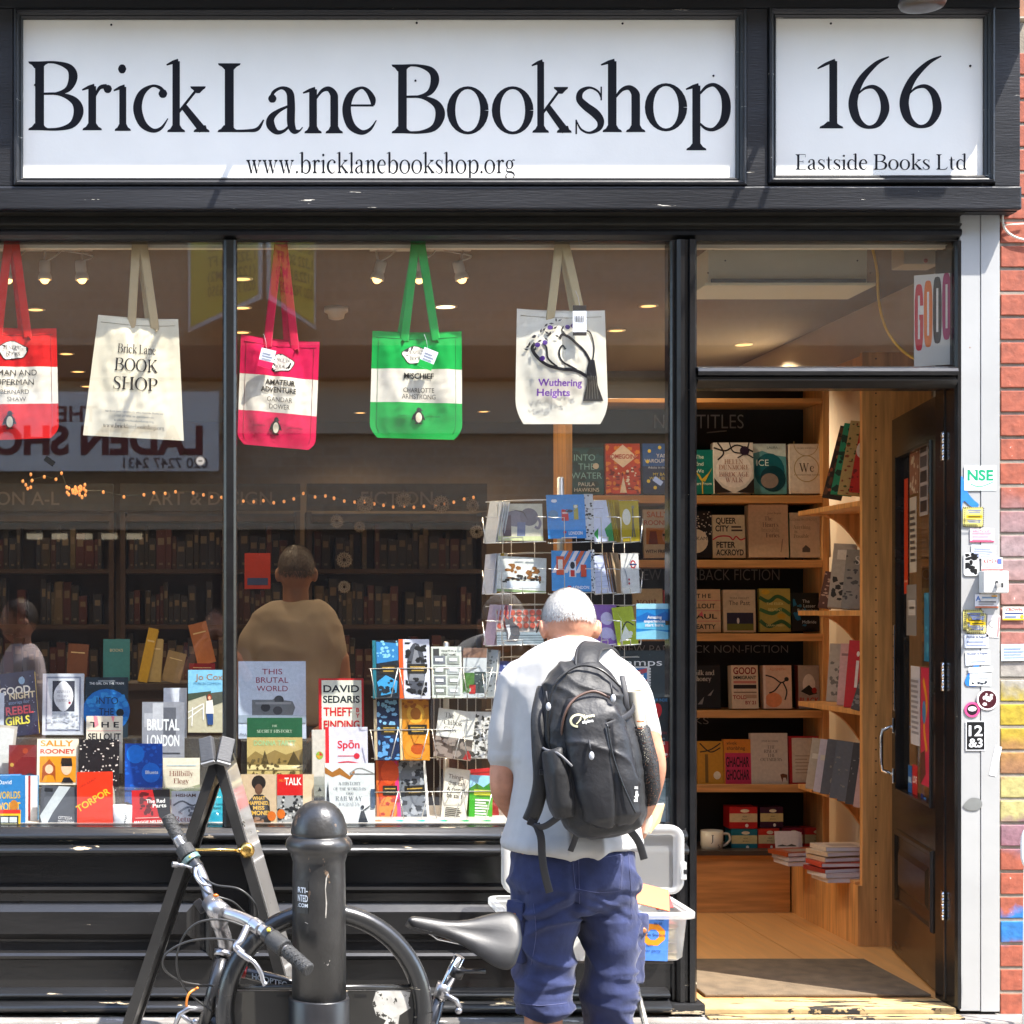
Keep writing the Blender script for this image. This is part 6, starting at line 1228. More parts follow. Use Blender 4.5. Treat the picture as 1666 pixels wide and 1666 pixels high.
gc('lime green card with a white paper bird', (1004, 987, 1040, 1050), .305, 'a0b010', (('p', [(.1, .1), (.5, .5), (.2, .9), (.75, .2)], 'e0e4d8'), ('l', [(.3, .4), (.6, .6), (.9, .5)], .06, '2a3020'), ('e', .7, .3, .1, .06, 'd8dcd0')), yaw=14, roll=-5)
gc('dark blue card with white figures in the lowest visible tier', (806, 1076, 838, 1135), .30, '2c3c7a', (('n', .1, .1, .9, .9, 'a8b4d8', 16, .1, 76),), roll=4)
GR2 = 'gift books in the low wire rack'
sp2 = thing('book_spinner', 'low wire book rack standing in the window', 'book rack', P(714, 1345, .36))
q = MB(WIRE); c = P(726, 1345, .38); q.lathe([(.011, 0), (.011, Z(1046, .38) - c.z), (.006, Z(1044, .38) - c.z)], c, 12); q.lathe([(.13, 0), (.13, .008), (.02, .016)], c, 24); q.build('pole', sp2)
for yb in (1136, 1236, 1337):
    q = MB(WIRE)
    for a, b in ((603, 650), (650, 699), (703, 753), (753, 803)):
        wires(q, [[(a, yb - 48, .26), (a + 8, yb, .25), (b - 14, yb - 2, .25), (b - 2, yb - 50, .26)], [(a + 8, yb, .25), (a + 10, yb - 2, .40)], [(b - 14, yb - 2, .25), (b - 12, yb - 4, .40)]], .0017)
    wires(q, [[(600, yb - 48, .32), (700, yb - 49, .32), (806, yb - 50, .32)], [(604, yb - 2, .395), (804, yb - 4, .395)]], .0017)
    q.build('basket', sp2)
q = MB(WIRE)
for x in (612, 690, 706, 716, 745, 760, 774, 800): wires(q, [[(x, 1060, .40), (x, 1340, .40)]], .0017)
q.build('upright_wires', sp2)
def g2(label, rect, col, ops=(), Y=.31, **kw): return book(label, rect, Y, .018, col, ops, group=GR2, **{'tilt': 11, **kw})
pan = lambda: (('r', .28, .42, .92, .58, '24221c'), ('r', .36, .52, .84, .54, 'b09040'), ('r', .4, .46, .8, .48, 'b09040'))
g2('teal spined book with a black and sky blue seascape', (607, 1043, 649, 1137), '14202c', (('p', [(.15, .6), (1, .66), (1, .95), (.15, .98)], '2c7cb8'), ('n', .15, .7, 1, 1, '88c8ec', 20, .06, 80), ('p', [(.15, .28), (.5, .4), (.95, .3), (.9, .1), (.3, .05)], '3a98d0'), ('n', .2, .05, .9, .35, '12202c', 12, .09, 81), ('r', 0, 0, .13, 1, '186a7a')) + pan(), spine='186a7a')
g2('black and white linocut book with an orange spine', (650, 1041, 700, 1137), 'ccd0e0', (('e', .55, .5, .3, .44, '4a4e58'), ('p', [(.3, .3), (.55, .92), (.85, .3)], '80848c'), ('n', .2, .6, .9, .95, '16181c', 16, .1, 82), ('n', .2, .05, .9, .35, '16181c', 14, .09, 83), ('r', 0, 0, .14, 1, 'd8541c')) + pan(), spine='d8541c')
g2('white book gridded with street sign photographs', (703, 1053, 752, 1136), 'ccd4cc', (('b', "WHAT'S IN A", .58, .89, .045, '2a2a2a', 'c', .5), ('b', 'STREET NAME?', .58, .82, .045, '2a2a2a', 'c', .5), ('r', .06, .82, .26, .96, '3a3c3c')) + tuple(('r', .06 + .47 * i, .06 + .2 * j, .46 + .47 * i, .22 + .2 * j, ('7a827a', 'b0b8b8', '6a7078', '98a098')[(i + 2 * j) % 4]) for i in range(2) for j in range(4)) + tuple(('r', .12 + .47 * i, .11 + .2 * j, .38 + .47 * i, .17 + .2 * j, 'e0e4e8') for i in range(2) for j in range(4)))
g2('white book with green park photographs', (753, 1055, 790, 1136), 'ccd4d8', (('r', 0, .8, 1, 1, '8a6a58'), ('r', .02, .1, .5, .5, '4a7a38'), ('r', .5, .1, .98, .52, '3c4c50'), ('r', .3, .08, .56, .26, 'b83030'), ('n', 0, .05, 1, .5, 'a8b8b0', 20, .05, 84)), yaw=-16)
g2('grey photo book turned away at the rack edge', (786, 1058, 804, 1136), 'a8b0b4', (('n', 0, 0, 1, 1, '5a6468', 24, .1, 85),), yaw=-40)
g2('deep blue linocut book with leafy branches', (609, 1140, 650, 1237), '14284c', (('n', .1, .5, 1, 1, '80b8e0', 20, .1, 86), ('n', .1, 0, 1, .4, '5a98d0', 16, .1, 87), ('r', 0, 0, .12, 1, 'b8a888')) + pan())
g2('golden orange linocut book with swirling sun', (651, 1139, 699, 1237), 'c8841c', (('e', .55, .76, .3, .16, 'e0a838'), ('e', .55, .76, .18, .1, 'b06818'), ('e', .55, .2, .4, .16, 'e08c28'), ('e', .6, .18, .24, .09, 'b04c10'), ('n', .1, .85, 1, 1, 'a05c14', 12, .07, 88), ('r', 0, 0, .08, 1, 'd0c098')) + pan())
g2('white book with a dark photograph across its lower half', (705, 1156, 765, 1234), 'd8d8d0', (('s', 'The', .3, .82, .1, '3a3a38'), ('s', 'Chibok', .42, .68, .1, '3a3a38', 'c', .5), ('s', 'Girls', .36, .54, .1, '3a3a38'), ('r', 0, 0, 1, .42, '4a4440'), ('n', .0, 0, 1, .42, '8a8078', 16, .1, 89), ('p', [(.78, 0), (.9, .2), (1, .1), (1, 0)], '9a1c20')), yaw=-6, roll=7, soft=True)
g2('grey woodland photo book', (759, 1159, 798, 1234), 'c8c8c4', (('n', .05, .02, .95, .95, '3a3c3a', 60, .08, 90), ('n', .05, .02, .95, .95, 'e0e0dc', 30, .06, 91)), yaw=-10)
g2('burnt orange and red linocut book', (613, 1239, 650, 1336), 'b83c10', (('e', .6, .8, .4, .2, 'd8501c'), ('e', .5, .2, .4, .2, 'e07a20'), ('n', .1, .0, 1, .5, 'a02c0c', 10, .1, 92), ('r', 0, 0, .1, 1, 'c86828')) + pan())
g2('grey linocut book with a hot pink spine', (647, 1239, 699, 1336), '6a7078', (('n', .1, .0, 1, 1, '2a2e34', 40, .09, 93), ('n', .1, .0, 1, 1, '9aa0a8', 24, .08, 94), ('r', 0, 0, .11, 1, 'd83078'), ('r', .92, 0, 1, 1, 'd8d8d4')) + pan(), roll=-3, spine='d83078')
g2('cream paperback with black slogan lettering', (716, 1252, 757, 1336), 'd4cfc0', (('t', 'Things', .45, .8, .09, '2c2c2a', 'c', .6), ('t', 'that can', .5, .68, .09, '2c2c2a', 'c', .66), ('t', '& cannot', .5, .56, .09, '2c2c2a', 'c', .7), ('t', 'be said', .46, .44, .09, '2c2c2a', 'c', .6)) + tuple(('r', .15, .06 + .035 * i, .8 - .05 * (i % 3), .075 + .035 * i, '3a3a38') for i in range(6)), roll=7, soft=True)
g2('bright green book with white listed words', (762, 1263, 800, 1336), '3a9a28', (('r', 0, .7, 1, 1, '8ac0dc'), ('p', [(0, .7), (.3, .82), (.6, .74), (1, .9), (1, .6), (0, .6)], '2c7a24'), ('r', .2, .56, .9, .68, 'c8d030')) + tuple(('r', .25, .08 + .06 * i, .85 - .07 * (i % 3), .115 + .06 * i, 'e0ecd8') for i in range(7)), roll=3)
g2('yellow green book half hidden behind the green one', (744, 1260, 768, 1336), '8a9a1c', (('r', .1, .1, .3, .9, 'c8c83a'),), Y=.335)
g2('scarlet folder tucked behind the green book', (764, 1252, 812, 1332), 'c01c24', (('r', .1, .9, .9, .93, '8a1018'),), Y=.36, roll=-5)
q = MB(cloth('209068', 'paper')); pts = [(560 + i * 12, 1340 + 3 * math.sin(i * 1.3)) for i in range(22)]
for i in range(21):
    q.mat(cloth(('2a9a60', '2aa890', 'd86848', '1c8a58')[0 if i < 4 else 2 if i < 7 else 1 if i < 14 else 3], 'paper'))
    a, b = P(pts[i][0], 1345, .105), P(pts[i + 1][0], 1345, .105)
    q.add([a, b, b + Vector((0, .07, .012 + .006 * math.sin(i * 2.1))), a + Vector((0, .07, .012 + .006 * math.sin((i - 1) * 2.1)))], [(0, 1, 2, 3)]); q.add([a + Vector((0, 0, -.001)), b + Vector((0, 0, -.001)), b, a], [(0, 1, 2, 3)])
single(q, 'bunting', 'green and orange bunting strip lying along the window bed', 'bunting')

# ------------------------------------------------------------------ posters and stickers on and behind the glass
def flat(label, rect, Y, col, ops=(), name='sticker', cat='sticker', roll=0, group=None, t=.0012, rounded=0.0, circle=False):
    x0, y0, x1, y1 = rect
    s_ = S(Y); W, H = (x1 - x0) / s_, (y1 - y0) / s_
    q = MB(ink(col))
    if circle: pl = [(W / 2 * math.cos(2 * math.pi * i / 32), H / 2 + H / 2 * math.sin(2 * math.pi * i / 32)) for i in range(32)]
    elif rounded:
        r = rounded; pl = []
        for cx, cz, a0 in ((W / 2 - r, r, -90), (W / 2 - r, H - r, 0), (-W / 2 + r, H - r, 90), (-W / 2 + r, r, 180)):
            pl += [(cx + r * math.cos(R(a0 + 18 * k)), cz + r * math.sin(R(a0 + 18 * k))) for k in range(6)]
    else: pl = [(-W / 2, 0), (W / 2, 0), (W / 2, H), (-W / 2, H)]
    q.loft([[Vector((a, -t, b)) for a, b in pl], [Vector((a, 0, b)) for a, b in pl]], True, False)
    art(q, ops, lambda u, v, k: Vector((u - W / 2, -t - .00025 * k, v)), W, H)
    o = q.build(name, None, True); o.location = P((x0 + x1) / 2, y1, Y); o.rotation_euler = (0, R(roll), 0)
    return tag(o, label, cat, group)
stamp = tuple(('e', .46 + .235 * 0 + dx, dy, .012, .01, 'dfe4ea') for dx in (0,) for dy in ())
flat('dark slate board reading Stamps with a striped stamp picture', (968, 1058, 1090, 1334), .52, '26343c', (('t', 'l Stamps', .5, .91, .042, 'e8ecf0', 'c', .78), ('r', .28, .70, .72, .905, 'dce2e8'), ('r', .31, .71, .69, .895, '2878c0'), ('p', [(.31, .86), (.69, .895), (.69, .87), (.31, .83)], 'b04858'), ('p', [(.31, .8), (.69, .83), (.69, .77), (.31, .76)], '8a3850'), ('p', [(.31, .74), (.69, .75), (.69, .72), (.31, .715)], 'c8d0e0')) + tuple(('e', .725, .71 + .0165 * i, .014, .006, 'dce2e8') for i in range(12)), 'poster', 'poster', rounded=.008, t=.004)
flat('sky blue square sticker with white wording inside the glass', (1035, 982, 1094, 1040), .024, '2088d0', (('p', [(0, .62), (.3, .76), (.55, .66), (.8, .78), (1, .68), (1, .5), (0, .5)], '1468b8'), ('p', [(0, .45), (.4, .5), (1, .4), (1, .25), (0, .3)], '60c0e8'), ('p', [(0, .2), (.5, .26), (1, .18), (1, 0), (0, 0)], '88d0ec'), ('r', 0, .85, 1, 1, 'a0d8f0'), ('b', 'Amazing', .5, .58, .085, 'f0f4f8', 'c', .4), ('b', 'experiences', .5, .47, .085, 'f0f4f8', 'c', .58), ('b', 'start here.', .5, .36, .085, 'f0f4f8', 'c', .52), ('r', .8, .4, 1, .52, '4a3c28')), group='stickers inside the big window')
hs = tuple(('e', a, .7, .14, .16, 'c81828') for a in (.38, .62)) + (('p', [(.25, .64), (.5, .3), (.75, .64), (.5, .74)], 'c81828'),)
flat('dark sticker with a red book shaped heart', (1040, 1134, 1088, 1206), .024, '18242c', (('t', 'LOVE YOUR INDIE', .5, .9, .07, '3a88c0', 'c', .9),) + hs + (('t', 'FOR BOOK LOVERS', .5, .16, .06, '982430', 'c', .86), ('t', 'theguardian', .55, .04, .06, '88a8c0', 'c', .6)), group='stickers inside the big window')
flat('round red sticker with white words and a flower mark', (1042, 1192, 1091, 1241), .0245, 'c02028', (('b', 'PEOPLE', .5, .76, .1, 'f0e4e0', 'c', .5), ('b', 'LOVE US', .5, .6, .1, 'f0e4e0', 'c', .62), ('b', 'ON', .5, .46, .09, 'f0e4e0', 'c', .16), ('e', .7, .36, .05, .1, 'f0e4e0'), ('e', .6, .28, .1, .045, 'f0e4e0'), ('e', .8, .28, .1, .045, 'f0e4e0'), ('e', .65, .2, .05, .09, 'f0e4e0'), ('e', .76, .2, .05, .09, 'f0e4e0'), ('b', 'yelp', .32, .24, .1, '2a1a1c', 'c', .3)), circle=True, group='stickers inside the big window')
flat('pale blue line map card in the corner of the window', (1058, 1266, 1089, 1337), .06, 'b4d0d4', (('t', 'Japan Pod', .5, .9, .06, '4a6a70', 'c', .7), ('l', [(.1, .7), (.5, .8), (.9, .7), (.8, .3), (.4, .2), (.2, .4)], .02, '5a8088'), ('l', [(.2, .6), (.6, .5), (.9, .5)], .02, '5a8088'), ('l', [(.4, .8), (.5, .5), (.4, .2)], .02, '5a8088')), 'map_card', 'card', rounded=.006)
flat('small round dark sticker low on the left window', (318, 742, 334, 758), .0112, '5a5450', (('e', .5, .5, .4, .4, '8a847c'), ('r', .3, .45, .7, .55, '3a3632')), circle=True, group='stickers on the outside of the glass')
flat('small torn black sticker at a slant on the left window', (69, 745, 87, 754), .0112, '141210', (), roll=35, group='stickers on the outside of the glass')
flat('small silver price sticker at a slant over the navy starry book', (1060, 778, 1076, 786), .0112, '9a9ca4', (), roll=35, group='stickers on the outside of the glass')
GG = 'stickers on the grey shutter guide'
Yq = GY - .0022
def stk(label, rect, col, ops=(), **kw): return flat(label, rect, Yq - kw.pop('dy', 0), col, ops, group=kw.pop('group', GG), **kw)
lines = lambda c, n=4: tuple(('r', .1, .14 + .72 / n * i, .9 - .12 * (i % 2), .14 + .72 / n * i + .36 / n, c) for i in range(n))
dash = tuple(('r', x / 10, y, x / 10 + .05, y + .07, '2a2620') for x in range(10) for y in (0.0, .93)) + tuple(('r', x, y / 10, x + .07, y / 10 + .05, '2a2620') for y in range(10) for x in (0.0, .93)) + (('r', .1, .42, .9, .58, 'b89a10'), ('r', .2, .47, .8, .53, '4a4420'), ('r', .2, .7, .8, .76, '5a6a9a'), ('r', .15, .8, .85, .85, '5a6a9a'), ('r', .2, .2, .8, .25, '5a6a9a'), ('r', .15, .28, .85, .32, '5a6a9a'))
stk('white sticker with big green letters NSE, highest on the guide', (1568.6, 758, 1620.8, 798), 'd8e0dc', (('s', 'NSE', .5, .42, .42, '0c8458', 'c', .84), ('b', 'NSE', .5, .42, .42, '14966a', 'c', .80), ('l', [(.2, .26), (.5, .16), (.92, .36)], .02, '3aa880')))
stk('yellow and black edged sticker just under the blue spray', (1566.5, 825, 1599, 857), 'd8cc78', dash)
stk('white and pink sticker below the yellow edged one', (1578, 860, 1617, 882), 'e4d4d8', (('r', 0, 0, 1, .12, 'd05070'), ('t', 'UNLOCKED', .5, .7, .2, 'c85870', 'c', .7)) + lines('d8a0ac', 3))
stk('white sticker with faint blue print', (1579.5, 887, 1619, 909), 'd4d8e0', lines('98a0b8', 4), roll=3)
stk('torn black and white sticker at the guide edge', (1567.6, 899, 1592, 937), 'c8c8c4', (('n', .1, .05, .9, .95, '181818', 16, .2, 100),), rounded=.01)
stk('white sticker with red and blue print above the key switch', (1597, 907, 1631, 928), 'e0dcd8', (('b', 'KEYS FIT', .5, .56, .3, 'c03838', 'c', .8), ('r', .1, .2, .9, .3, '8a88a0'), ('r', .0, .0, 1, .1, 'c84848'), ('r', .75, .5, .95, .9, '5868a8')), dy=.001)
stk('white sticker with a blue capital A below the key switch', (1586, 967, 1624, 989), 'dcdce0', (('b', 'A', .14, .52, .38, '3468b0'), ('r', .3, .7, .9, .82, '7a9ac0'), ('r', .15, .4, .9, .48, '5a5860'), ('r', .15, .24, .8, .32, '8a8890'), ('r', 0, 0, 1, .12, 'c07050'), ('r', .7, .82, .95, .92, 'd8a030')))
stk('larger yellow and black edged sticker halfway down', (1567, 992, 1598, 1026), 'd8cc78', dash)
stk('second yellow edged sticker overlapping the larger one', (1573, 998, 1604, 1031), 'd8cc88', dash, dy=.0016)
stk('white sticker with a red dashed edge and grey ring', (1604, 1001, 1625, 1037), 'e0d8d4', (('e', .4, .6, .28, .18, '9a9a98'), ('e', .4, .6, .2, .12, 'e0d8d4'), ('r', .85, .05, .95, .95, 'd08080')), roll=4)
stk('white tradesman sticker with a dark heading', (1569, 1032, 1608, 1054), 'd8dce4', (('b', 'Shutter & Repair', .5, .74, .17, '3a4468', 'c', .86),) + lines('8890a8', 3)[:2])
stk('second white tradesman sticker tilted slightly', (1571, 1059, 1611, 1082), 'dce0e8', (('b', 'Shutter & Repair', .5, .74, .17, '3a4468', 'c', .86), ('r', .2, .2, .8, .28, '8890a8')), roll=-2)
stk('half peeled white sticker above the round ones', (1577, 1094, 1612, 1116), 'd8dcdc', (('n', .1, .1, .9, .4, '30343c', 10, .06, 101), ('r', 0, .55, 1, .6, '9a9c9c')), roll=2)
stk('blank white paper strip over the half peeled sticker', (1576, 1085, 1615, 1094), 'e0e4e4', (), roll=-3, dy=.0014)
stk('round white sticker with a maroon face stencil', (1589, 1120.5, 1624, 1155.5), 'e0d8d8', (('e', .5, .5, .42, .42, '40141c'), ('n', .25, .2, .75, .8, 'e0d0d0', 12, .09, 102)), circle=True, dy=.0014)
stk('small round pink sticker with a black and white centre', (1569, 1142, 1594, 1167), 'd84c80', (('e', .5, .5, .36, .36, '241820'), ('e', .5, .55, .28, .16, 'dcd0d4')), circle=True)
stk('black and white lettered block sticker', (1571, 1173, 1603, 1221), 'd8d8d8', (('r', .05, .03, .95, .97, '181818'), ('b', '12', .5, .5, .36, 'e0e0e0', 'c', .7), ('b', '&3', .5, .12, .3, 'e0e0e0', 'c', .7)))
stk('blank white slanted paper strip low on the guide', (1609, 1213, 1620, 1262), 'e4e4e4', (), roll=12)
flat('red and white trade sticker stuck to the pale bricks', (1631, 987, 1668, 1009), -.0035, 'e0d8cc', (('b', 'CROWN', .5, .68, .22, 'b02838', 'c', .7), ('r', .1, .45, .9, .56, '3a4878'), ('r', .0, .0, 1, .12, 'd0a830'), ('r', .1, .2, .6, .3, '5a78a8'), ('e', .85, .28, .08, .12, 'd0a830')), group='stickers on the brick wall')
flat('pale blue card stuck to the whitish bricks', (1629, 1048, 1670, 1075), -.0035, 'c8d4e4', lines('8898b8', 4), roll=-1, group='stickers on the brick wall')
ks = thing('key_switch', 'white square key switch box on the shutter guide', 'key switch', P(1618, 965, GY - .01))
a, b = P(1597.5, 965, GY - .03), P(1638, 929, GY - .03)
q = MB(mat('switch_cream', (.62, .61, .58), rough=.4)); q.box(a.x, b.x, GY - .045, GY - .003, a.z, b.z, b=.004); q.build('box', ks)
q = MB(STEEL); q.lathe([(.0065, -.006), (.0065, .0)], Vector(((a.x + b.x) / 2 + .001, GY - .0452, (a.z + b.z) / 2 - .002)), 16, Matrix.Rotation(R(90), 4, 'X')); q.box((a.x + b.x) / 2 - .003, (a.x + b.x) / 2 + .005, -.1, GY - .0452, (a.z + b.z) / 2 - .02, (a.z + b.z) / 2 - .004); q.build('keyhole', ks)
# blue spray and a dark smudge on the guide
def decal(name, pts, col, label, cat):
    q = MB(mat(name, col, rough=.5, var=.2, vs=20)); vs = [P(x, y, GY - .0022) for x, y in crom(pts + [pts[0]], 5)]
    q.loft([vs, [v + Vector((0, -.0004, 0)) for v in vs]], True, False); single(q, 'paint_mark', label, cat, 'paint marks on the shutter guide')
decal('blue_spray', [(1563.5, 775), (1567, 778), (1574, 800), (1584, 813), (1592, 820), (1590, 825), (1580, 824), (1568, 815), (1563.5, 830)], (.02, .18, .65), 'curved blue spray mark under the highest sticker', 'paint mark')
decal('blue_spray', [(1573, 1116), (1570, 1108), (1580, 1088), (1594, 1078), (1590, 1090), (1582, 1104), (1590, 1116)], (.02, .18, .65), 'short blue spray mark beside the peeled sticker', 'paint mark')
decal('smudge', [(1570, 1306), (1580, 1298), (1594, 1300), (1598, 1310), (1590, 1318), (1576, 1318), (1567, 1312)], (.17, .175, .165), 'dark scuff mark low on the grey guide', 'paint mark')
# papers on the glass of the open door
GD = 'papers stuck on the door glass'
def dp(label, s0, s1, py0, py1, col, ops=()):
    W = s1 - s0; z0, z1 = Z(py1, .55) - H0.z, Z(py0, .55) - H0.z; H = z1 - z0
    o = thing('poster', label, 'poster', (0, 0, 0), None, GD)
    q = MB(ink(col)); q.box(0, W, 0, .0008, 0, H); art(q, ops, lambda u, v, k: Vector((W - u, .0008 + .00025 * k, v)), W, H); q.build('sheet', o, True)
    M = Matrix.Translation(H0) @ Matrix.Rotation(math.atan2(e.y, e.x), 4, 'Z') @ Matrix.Translation((s0, -.0195, z0))
    o.matrix_world = M
dp('tall orange red strip poster at the far side of the door glass', .715, .785, 770, 965, 'c83a14', (('r', .1, .1, .9, .12, 'e0a080'),))
dp('brown patterned poster with white headline blocks', .52, .68, 690, 800, '8a5a40', (('n', 0, 0, 1, 1, 'd0c0a8', 24, .08, 110), ('r', .1, .8, .9, .9, 'd8d0c8')))
dp('tall white printed list on the door glass', .56, .68, 805, 930, 'c8c0b0', lines('4a4440', 9))
dp('black and white strip of small photographs', .36, .50, 690, 840, 'b0a8a4', tuple(('r', .1, .04 + .16 * i, .9, .16 + .16 * i, '4a4448' if i % 2 else '2c282c') for i in range(6)))
dp('grey blank sheet in the middle of the door glass', .56, .74, 950, 1035, '8a8884', (('r', .2, .4, .9, .7, 'c8c8c4'), ('r', .3, .52, .8, .57, '4a4a48')))
dp('tall blue leaflet near the hinge side', .34, .42, 965, 1075, '1c7898', (('n', 0, 0, 1, 1, '4aa0b8', 10, .2, 111),))
dp('white typed notice low on the door glass', .50, .66, 1085, 1215, 'ccccd0', lines('8a8a90', 11))
dp('red and yellow party poster at the hinge side', .33, .48, 1085, 1275, 'c82c4c', (('l', [(.3, .9), (.7, .7), (.4, .5), (.7, .3)], .2, 'e0a020'), ('e', .4, .62, .2, .1, '3a80b0'), ('p', [(0, .0), (.6, .1), (.5, .3), (0, .26)], '5a3028')))
dp('small red leaflet at the foot of the door glass', .54, .63, 1248, 1308, 'b81c24', (('b', 'LOVE', .5, .5, .2, 'e8d8d4', 'c', .8), ('r', 0, .0, 1, .14, 'd8d4d4')))
dp('small blue card sticker beside the red leaflet', .64, .71, 1252, 1300, '2060a0', (('r', .1, .4, .9, .6, '90b8d8'),))
for i in range(3): dp(('blue card payment sticker low at the hinge side', 'light blue card payment sticker next to it', 'black and orange card payment sticker nearest the hinge')[i], .44 - .05 * i, .478 - .05 * i, 1290 + 4 * i, 1330 + 4 * i, ('1c2c6a', '3a88c8', '1a1414')[i], (('r', .1, .4, .9, .6, ('d0d4e0', 'e0e8f0', 'd06030')[i]),))
# ------------------------------------------------------------------ bollard, cycle hoop, A-board
IRON = mat('cast_iron_black', (0.026, 0.025, 0.024), rough=.34, spec=.5, var=.4, vs=12, bump=.7, bs=26, chip='6a5848', chipamt=.36, chips=9, chipstretch=(1, 1, .6), dust=.125)
Yb_ = -1.15
sb = S(Yb_); bx = X(519, Yb_)
bo = thing('bollard', 'black cast iron bollard with a domed cap and flaking paint', 'bollard', (bx, Yb_, GZ))
prof = [(.0005, 1302), (14, 1303.5), (24, 1308), (33, 1316), (40, 1327), (44.5, 1341), (46, 1353), (46, 1356), (43.5, 1358.5), (46, 1360.5), (50, 1363), (53, 1367), (54.5, 1372), (54, 1377), (51, 1383), (46, 1388), (45.5, 1392), (44, 1396), (42.5, 1402), (43, 1420), (45, 1700)]
q = MB(IRON); q.lathe([(r / sb, Z(y, Yb_)) for r, y in prof][::-1], (bx, Yb_, 0), 40)
q.lathe([(.095, GZ), (.095, GZ + .1), (.08, GZ + .12)], (bx, Yb_, 0), 32); q.build('post', bo)
q = MB(BPLAS); q.lathe([(48 / sb, GZ + .15), (49.5 / sb, GZ + .16), (49.5 / sb, Z(1624, Yb_)), (48.5 / sb, Z(1622, Yb_)), (44 / sb, Z(1622, Yb_))], (bx, Yb_, 0), 36); q.build('clamp_sleeve', bo)
def wrap(cx, cy, r): return lambda u, v, k: Vector((cx + (r + .0008 + .0003 * k) * math.sin(u / r), cy - (r + .0008 + .0003 * k) * math.cos(u / r), v))
q = MB(mat('sticker_black', (.02, .02, .02), rough=.4)); mp = wrap(bx, Yb_, 44 / sb)
q.add([mp(u, Z(v, Yb_), 0) for v in (1480, 1428) for u in (-.075, -.06, -.045, -.035)], [(0, 1, 5, 4), (1, 2, 6, 5), (2, 3, 7, 6)])
for s_, py, h in (('RTI-', 1447, 9), ('NTED', 1461, 11), ('.COM', 1470, 6)): put_text(q, s_, mat('print_d8dce0', 'd8dce0'), mp, -.053, Z(py, Yb_), h / sb, 'c', bold=.03, fit=.034, k=1)
q.build('sticker', bo)
Yh = -1.10
q = MB(mat('scratch_pale', (.30, .28, .25), rough=.8, var=.4, vs=60)); mp = wrap(bx, Yb_, 43.5 / sb)
vs, fs, _ = strokes_geo([[(.022, Z(1415, Yb_), .002), (.016, Z(1422, Yb_), .004), (.013, Z(1440, Yb_), .0025), (.016, Z(1462, Yb_), .004), (.014, Z(1486, Yb_), .003)], [(-.045, Z(1494, Yb_), .0015), (-.035, Z(1496, Yb_), .002)], [(0.01, Z(1558, Yb_), .002), (.02, Z(1562, Yb_), .002), (.026, Z(1554, Yb_), .0015)]])
q.add([mp(a_, b_, 0) for a_, b_ in vs], fs); q.build('paint_scratch', bo)
hp = thing('cycle_hoop', 'black round steel cycle parking hoop clamped to the bollard', 'bike stand', (X(527, Yh), Yh, GZ))
sh_ = S(Yh); hc = P(527, 1645, Yh)
GLB = mat('hoop_black', (0.022, 0.022, 0.022), rough=.24, spec=.6, var=.25, vs=6, bump=.08, bs=40, chip='8a8478', chipamt=.32, chips=9, dust=.12)
q = MB(GLB); q.tube([hc + Vector((math.cos(a) * 161 / sh_, 0, math.sin(a) * 161 / sh_)) for a in [2 * math.pi * i / 64 for i in range(65)]], 16 / sh_, 14, cap=False); q.build('ring', hp)
q = MB(GLB)
q.tube([P(372, 1606, Yh), P(683, 1606, Yh)], .008, 8); q.build('cross_bar', hp)
for a, b in ((368, 478), (566, 686)):
    q = MB(mat('hoop_plate', (.02, .019, .017), rough=.4, var=.3, vs=7, dust=.12)); A, B = P(a, 1612, Yh), P(b, 1612, Yh)
    q.box(A.x, B.x, Yh - .004, Yh + .004, GZ + .25, A.z)
    q.mat(mat('slot_dark', (.004, .004, .004))); s0 = b - 28 if a < 500 else a + 10
    q.box(X(s0, Yh), X(s0 + 20, Yh), Yh - .0048, Yh - .0041, Z(1622, Yh), Z(1617, Yh))
    if a > 500:
        pts = [(612, 1612), (640, 1610), (668, 1614), (664, 1632), (668, 1640), (650, 1652), (646, 1680), (612, 1690), (628, 1660), (612, 1652), (606, 1632)]
        q.mat(mat('torn_paper', (.42, .41, .38), rough=.8, var=.35, vs=30, chip='2a2824', chipamt=.42, chips=40, chipstretch=(1, 1, 1))); q.add([P(x, y, Yh - .0045) for x, y in pts], [tuple(range(len(pts)))])
    q.build('plate', hp)
Ya = -.72
ab = thing('a_board', 'dark folding A-board sign seen from its edge with an open book shaped top', 'sign', P(352, 1878, Ya), (0, 0, R(-6)))
TOPZ = Z(1240, Ya) - ORG[ab.name].z
DKW = mat('a_board_paint', (.022, .021, .02), rough=.3, var=.3, vs=8, spec=.55, chip='b0a080', chipamt=.30, chips=8, dust=.115)
LGW = mat('a_board_face', (.30, .29, .28), coat=1.0, rough=.3, var=.2, vs=4, chip='1a1816', chipamt=.33, chips=5)  # black board; its bright reflection is put into this pale colour
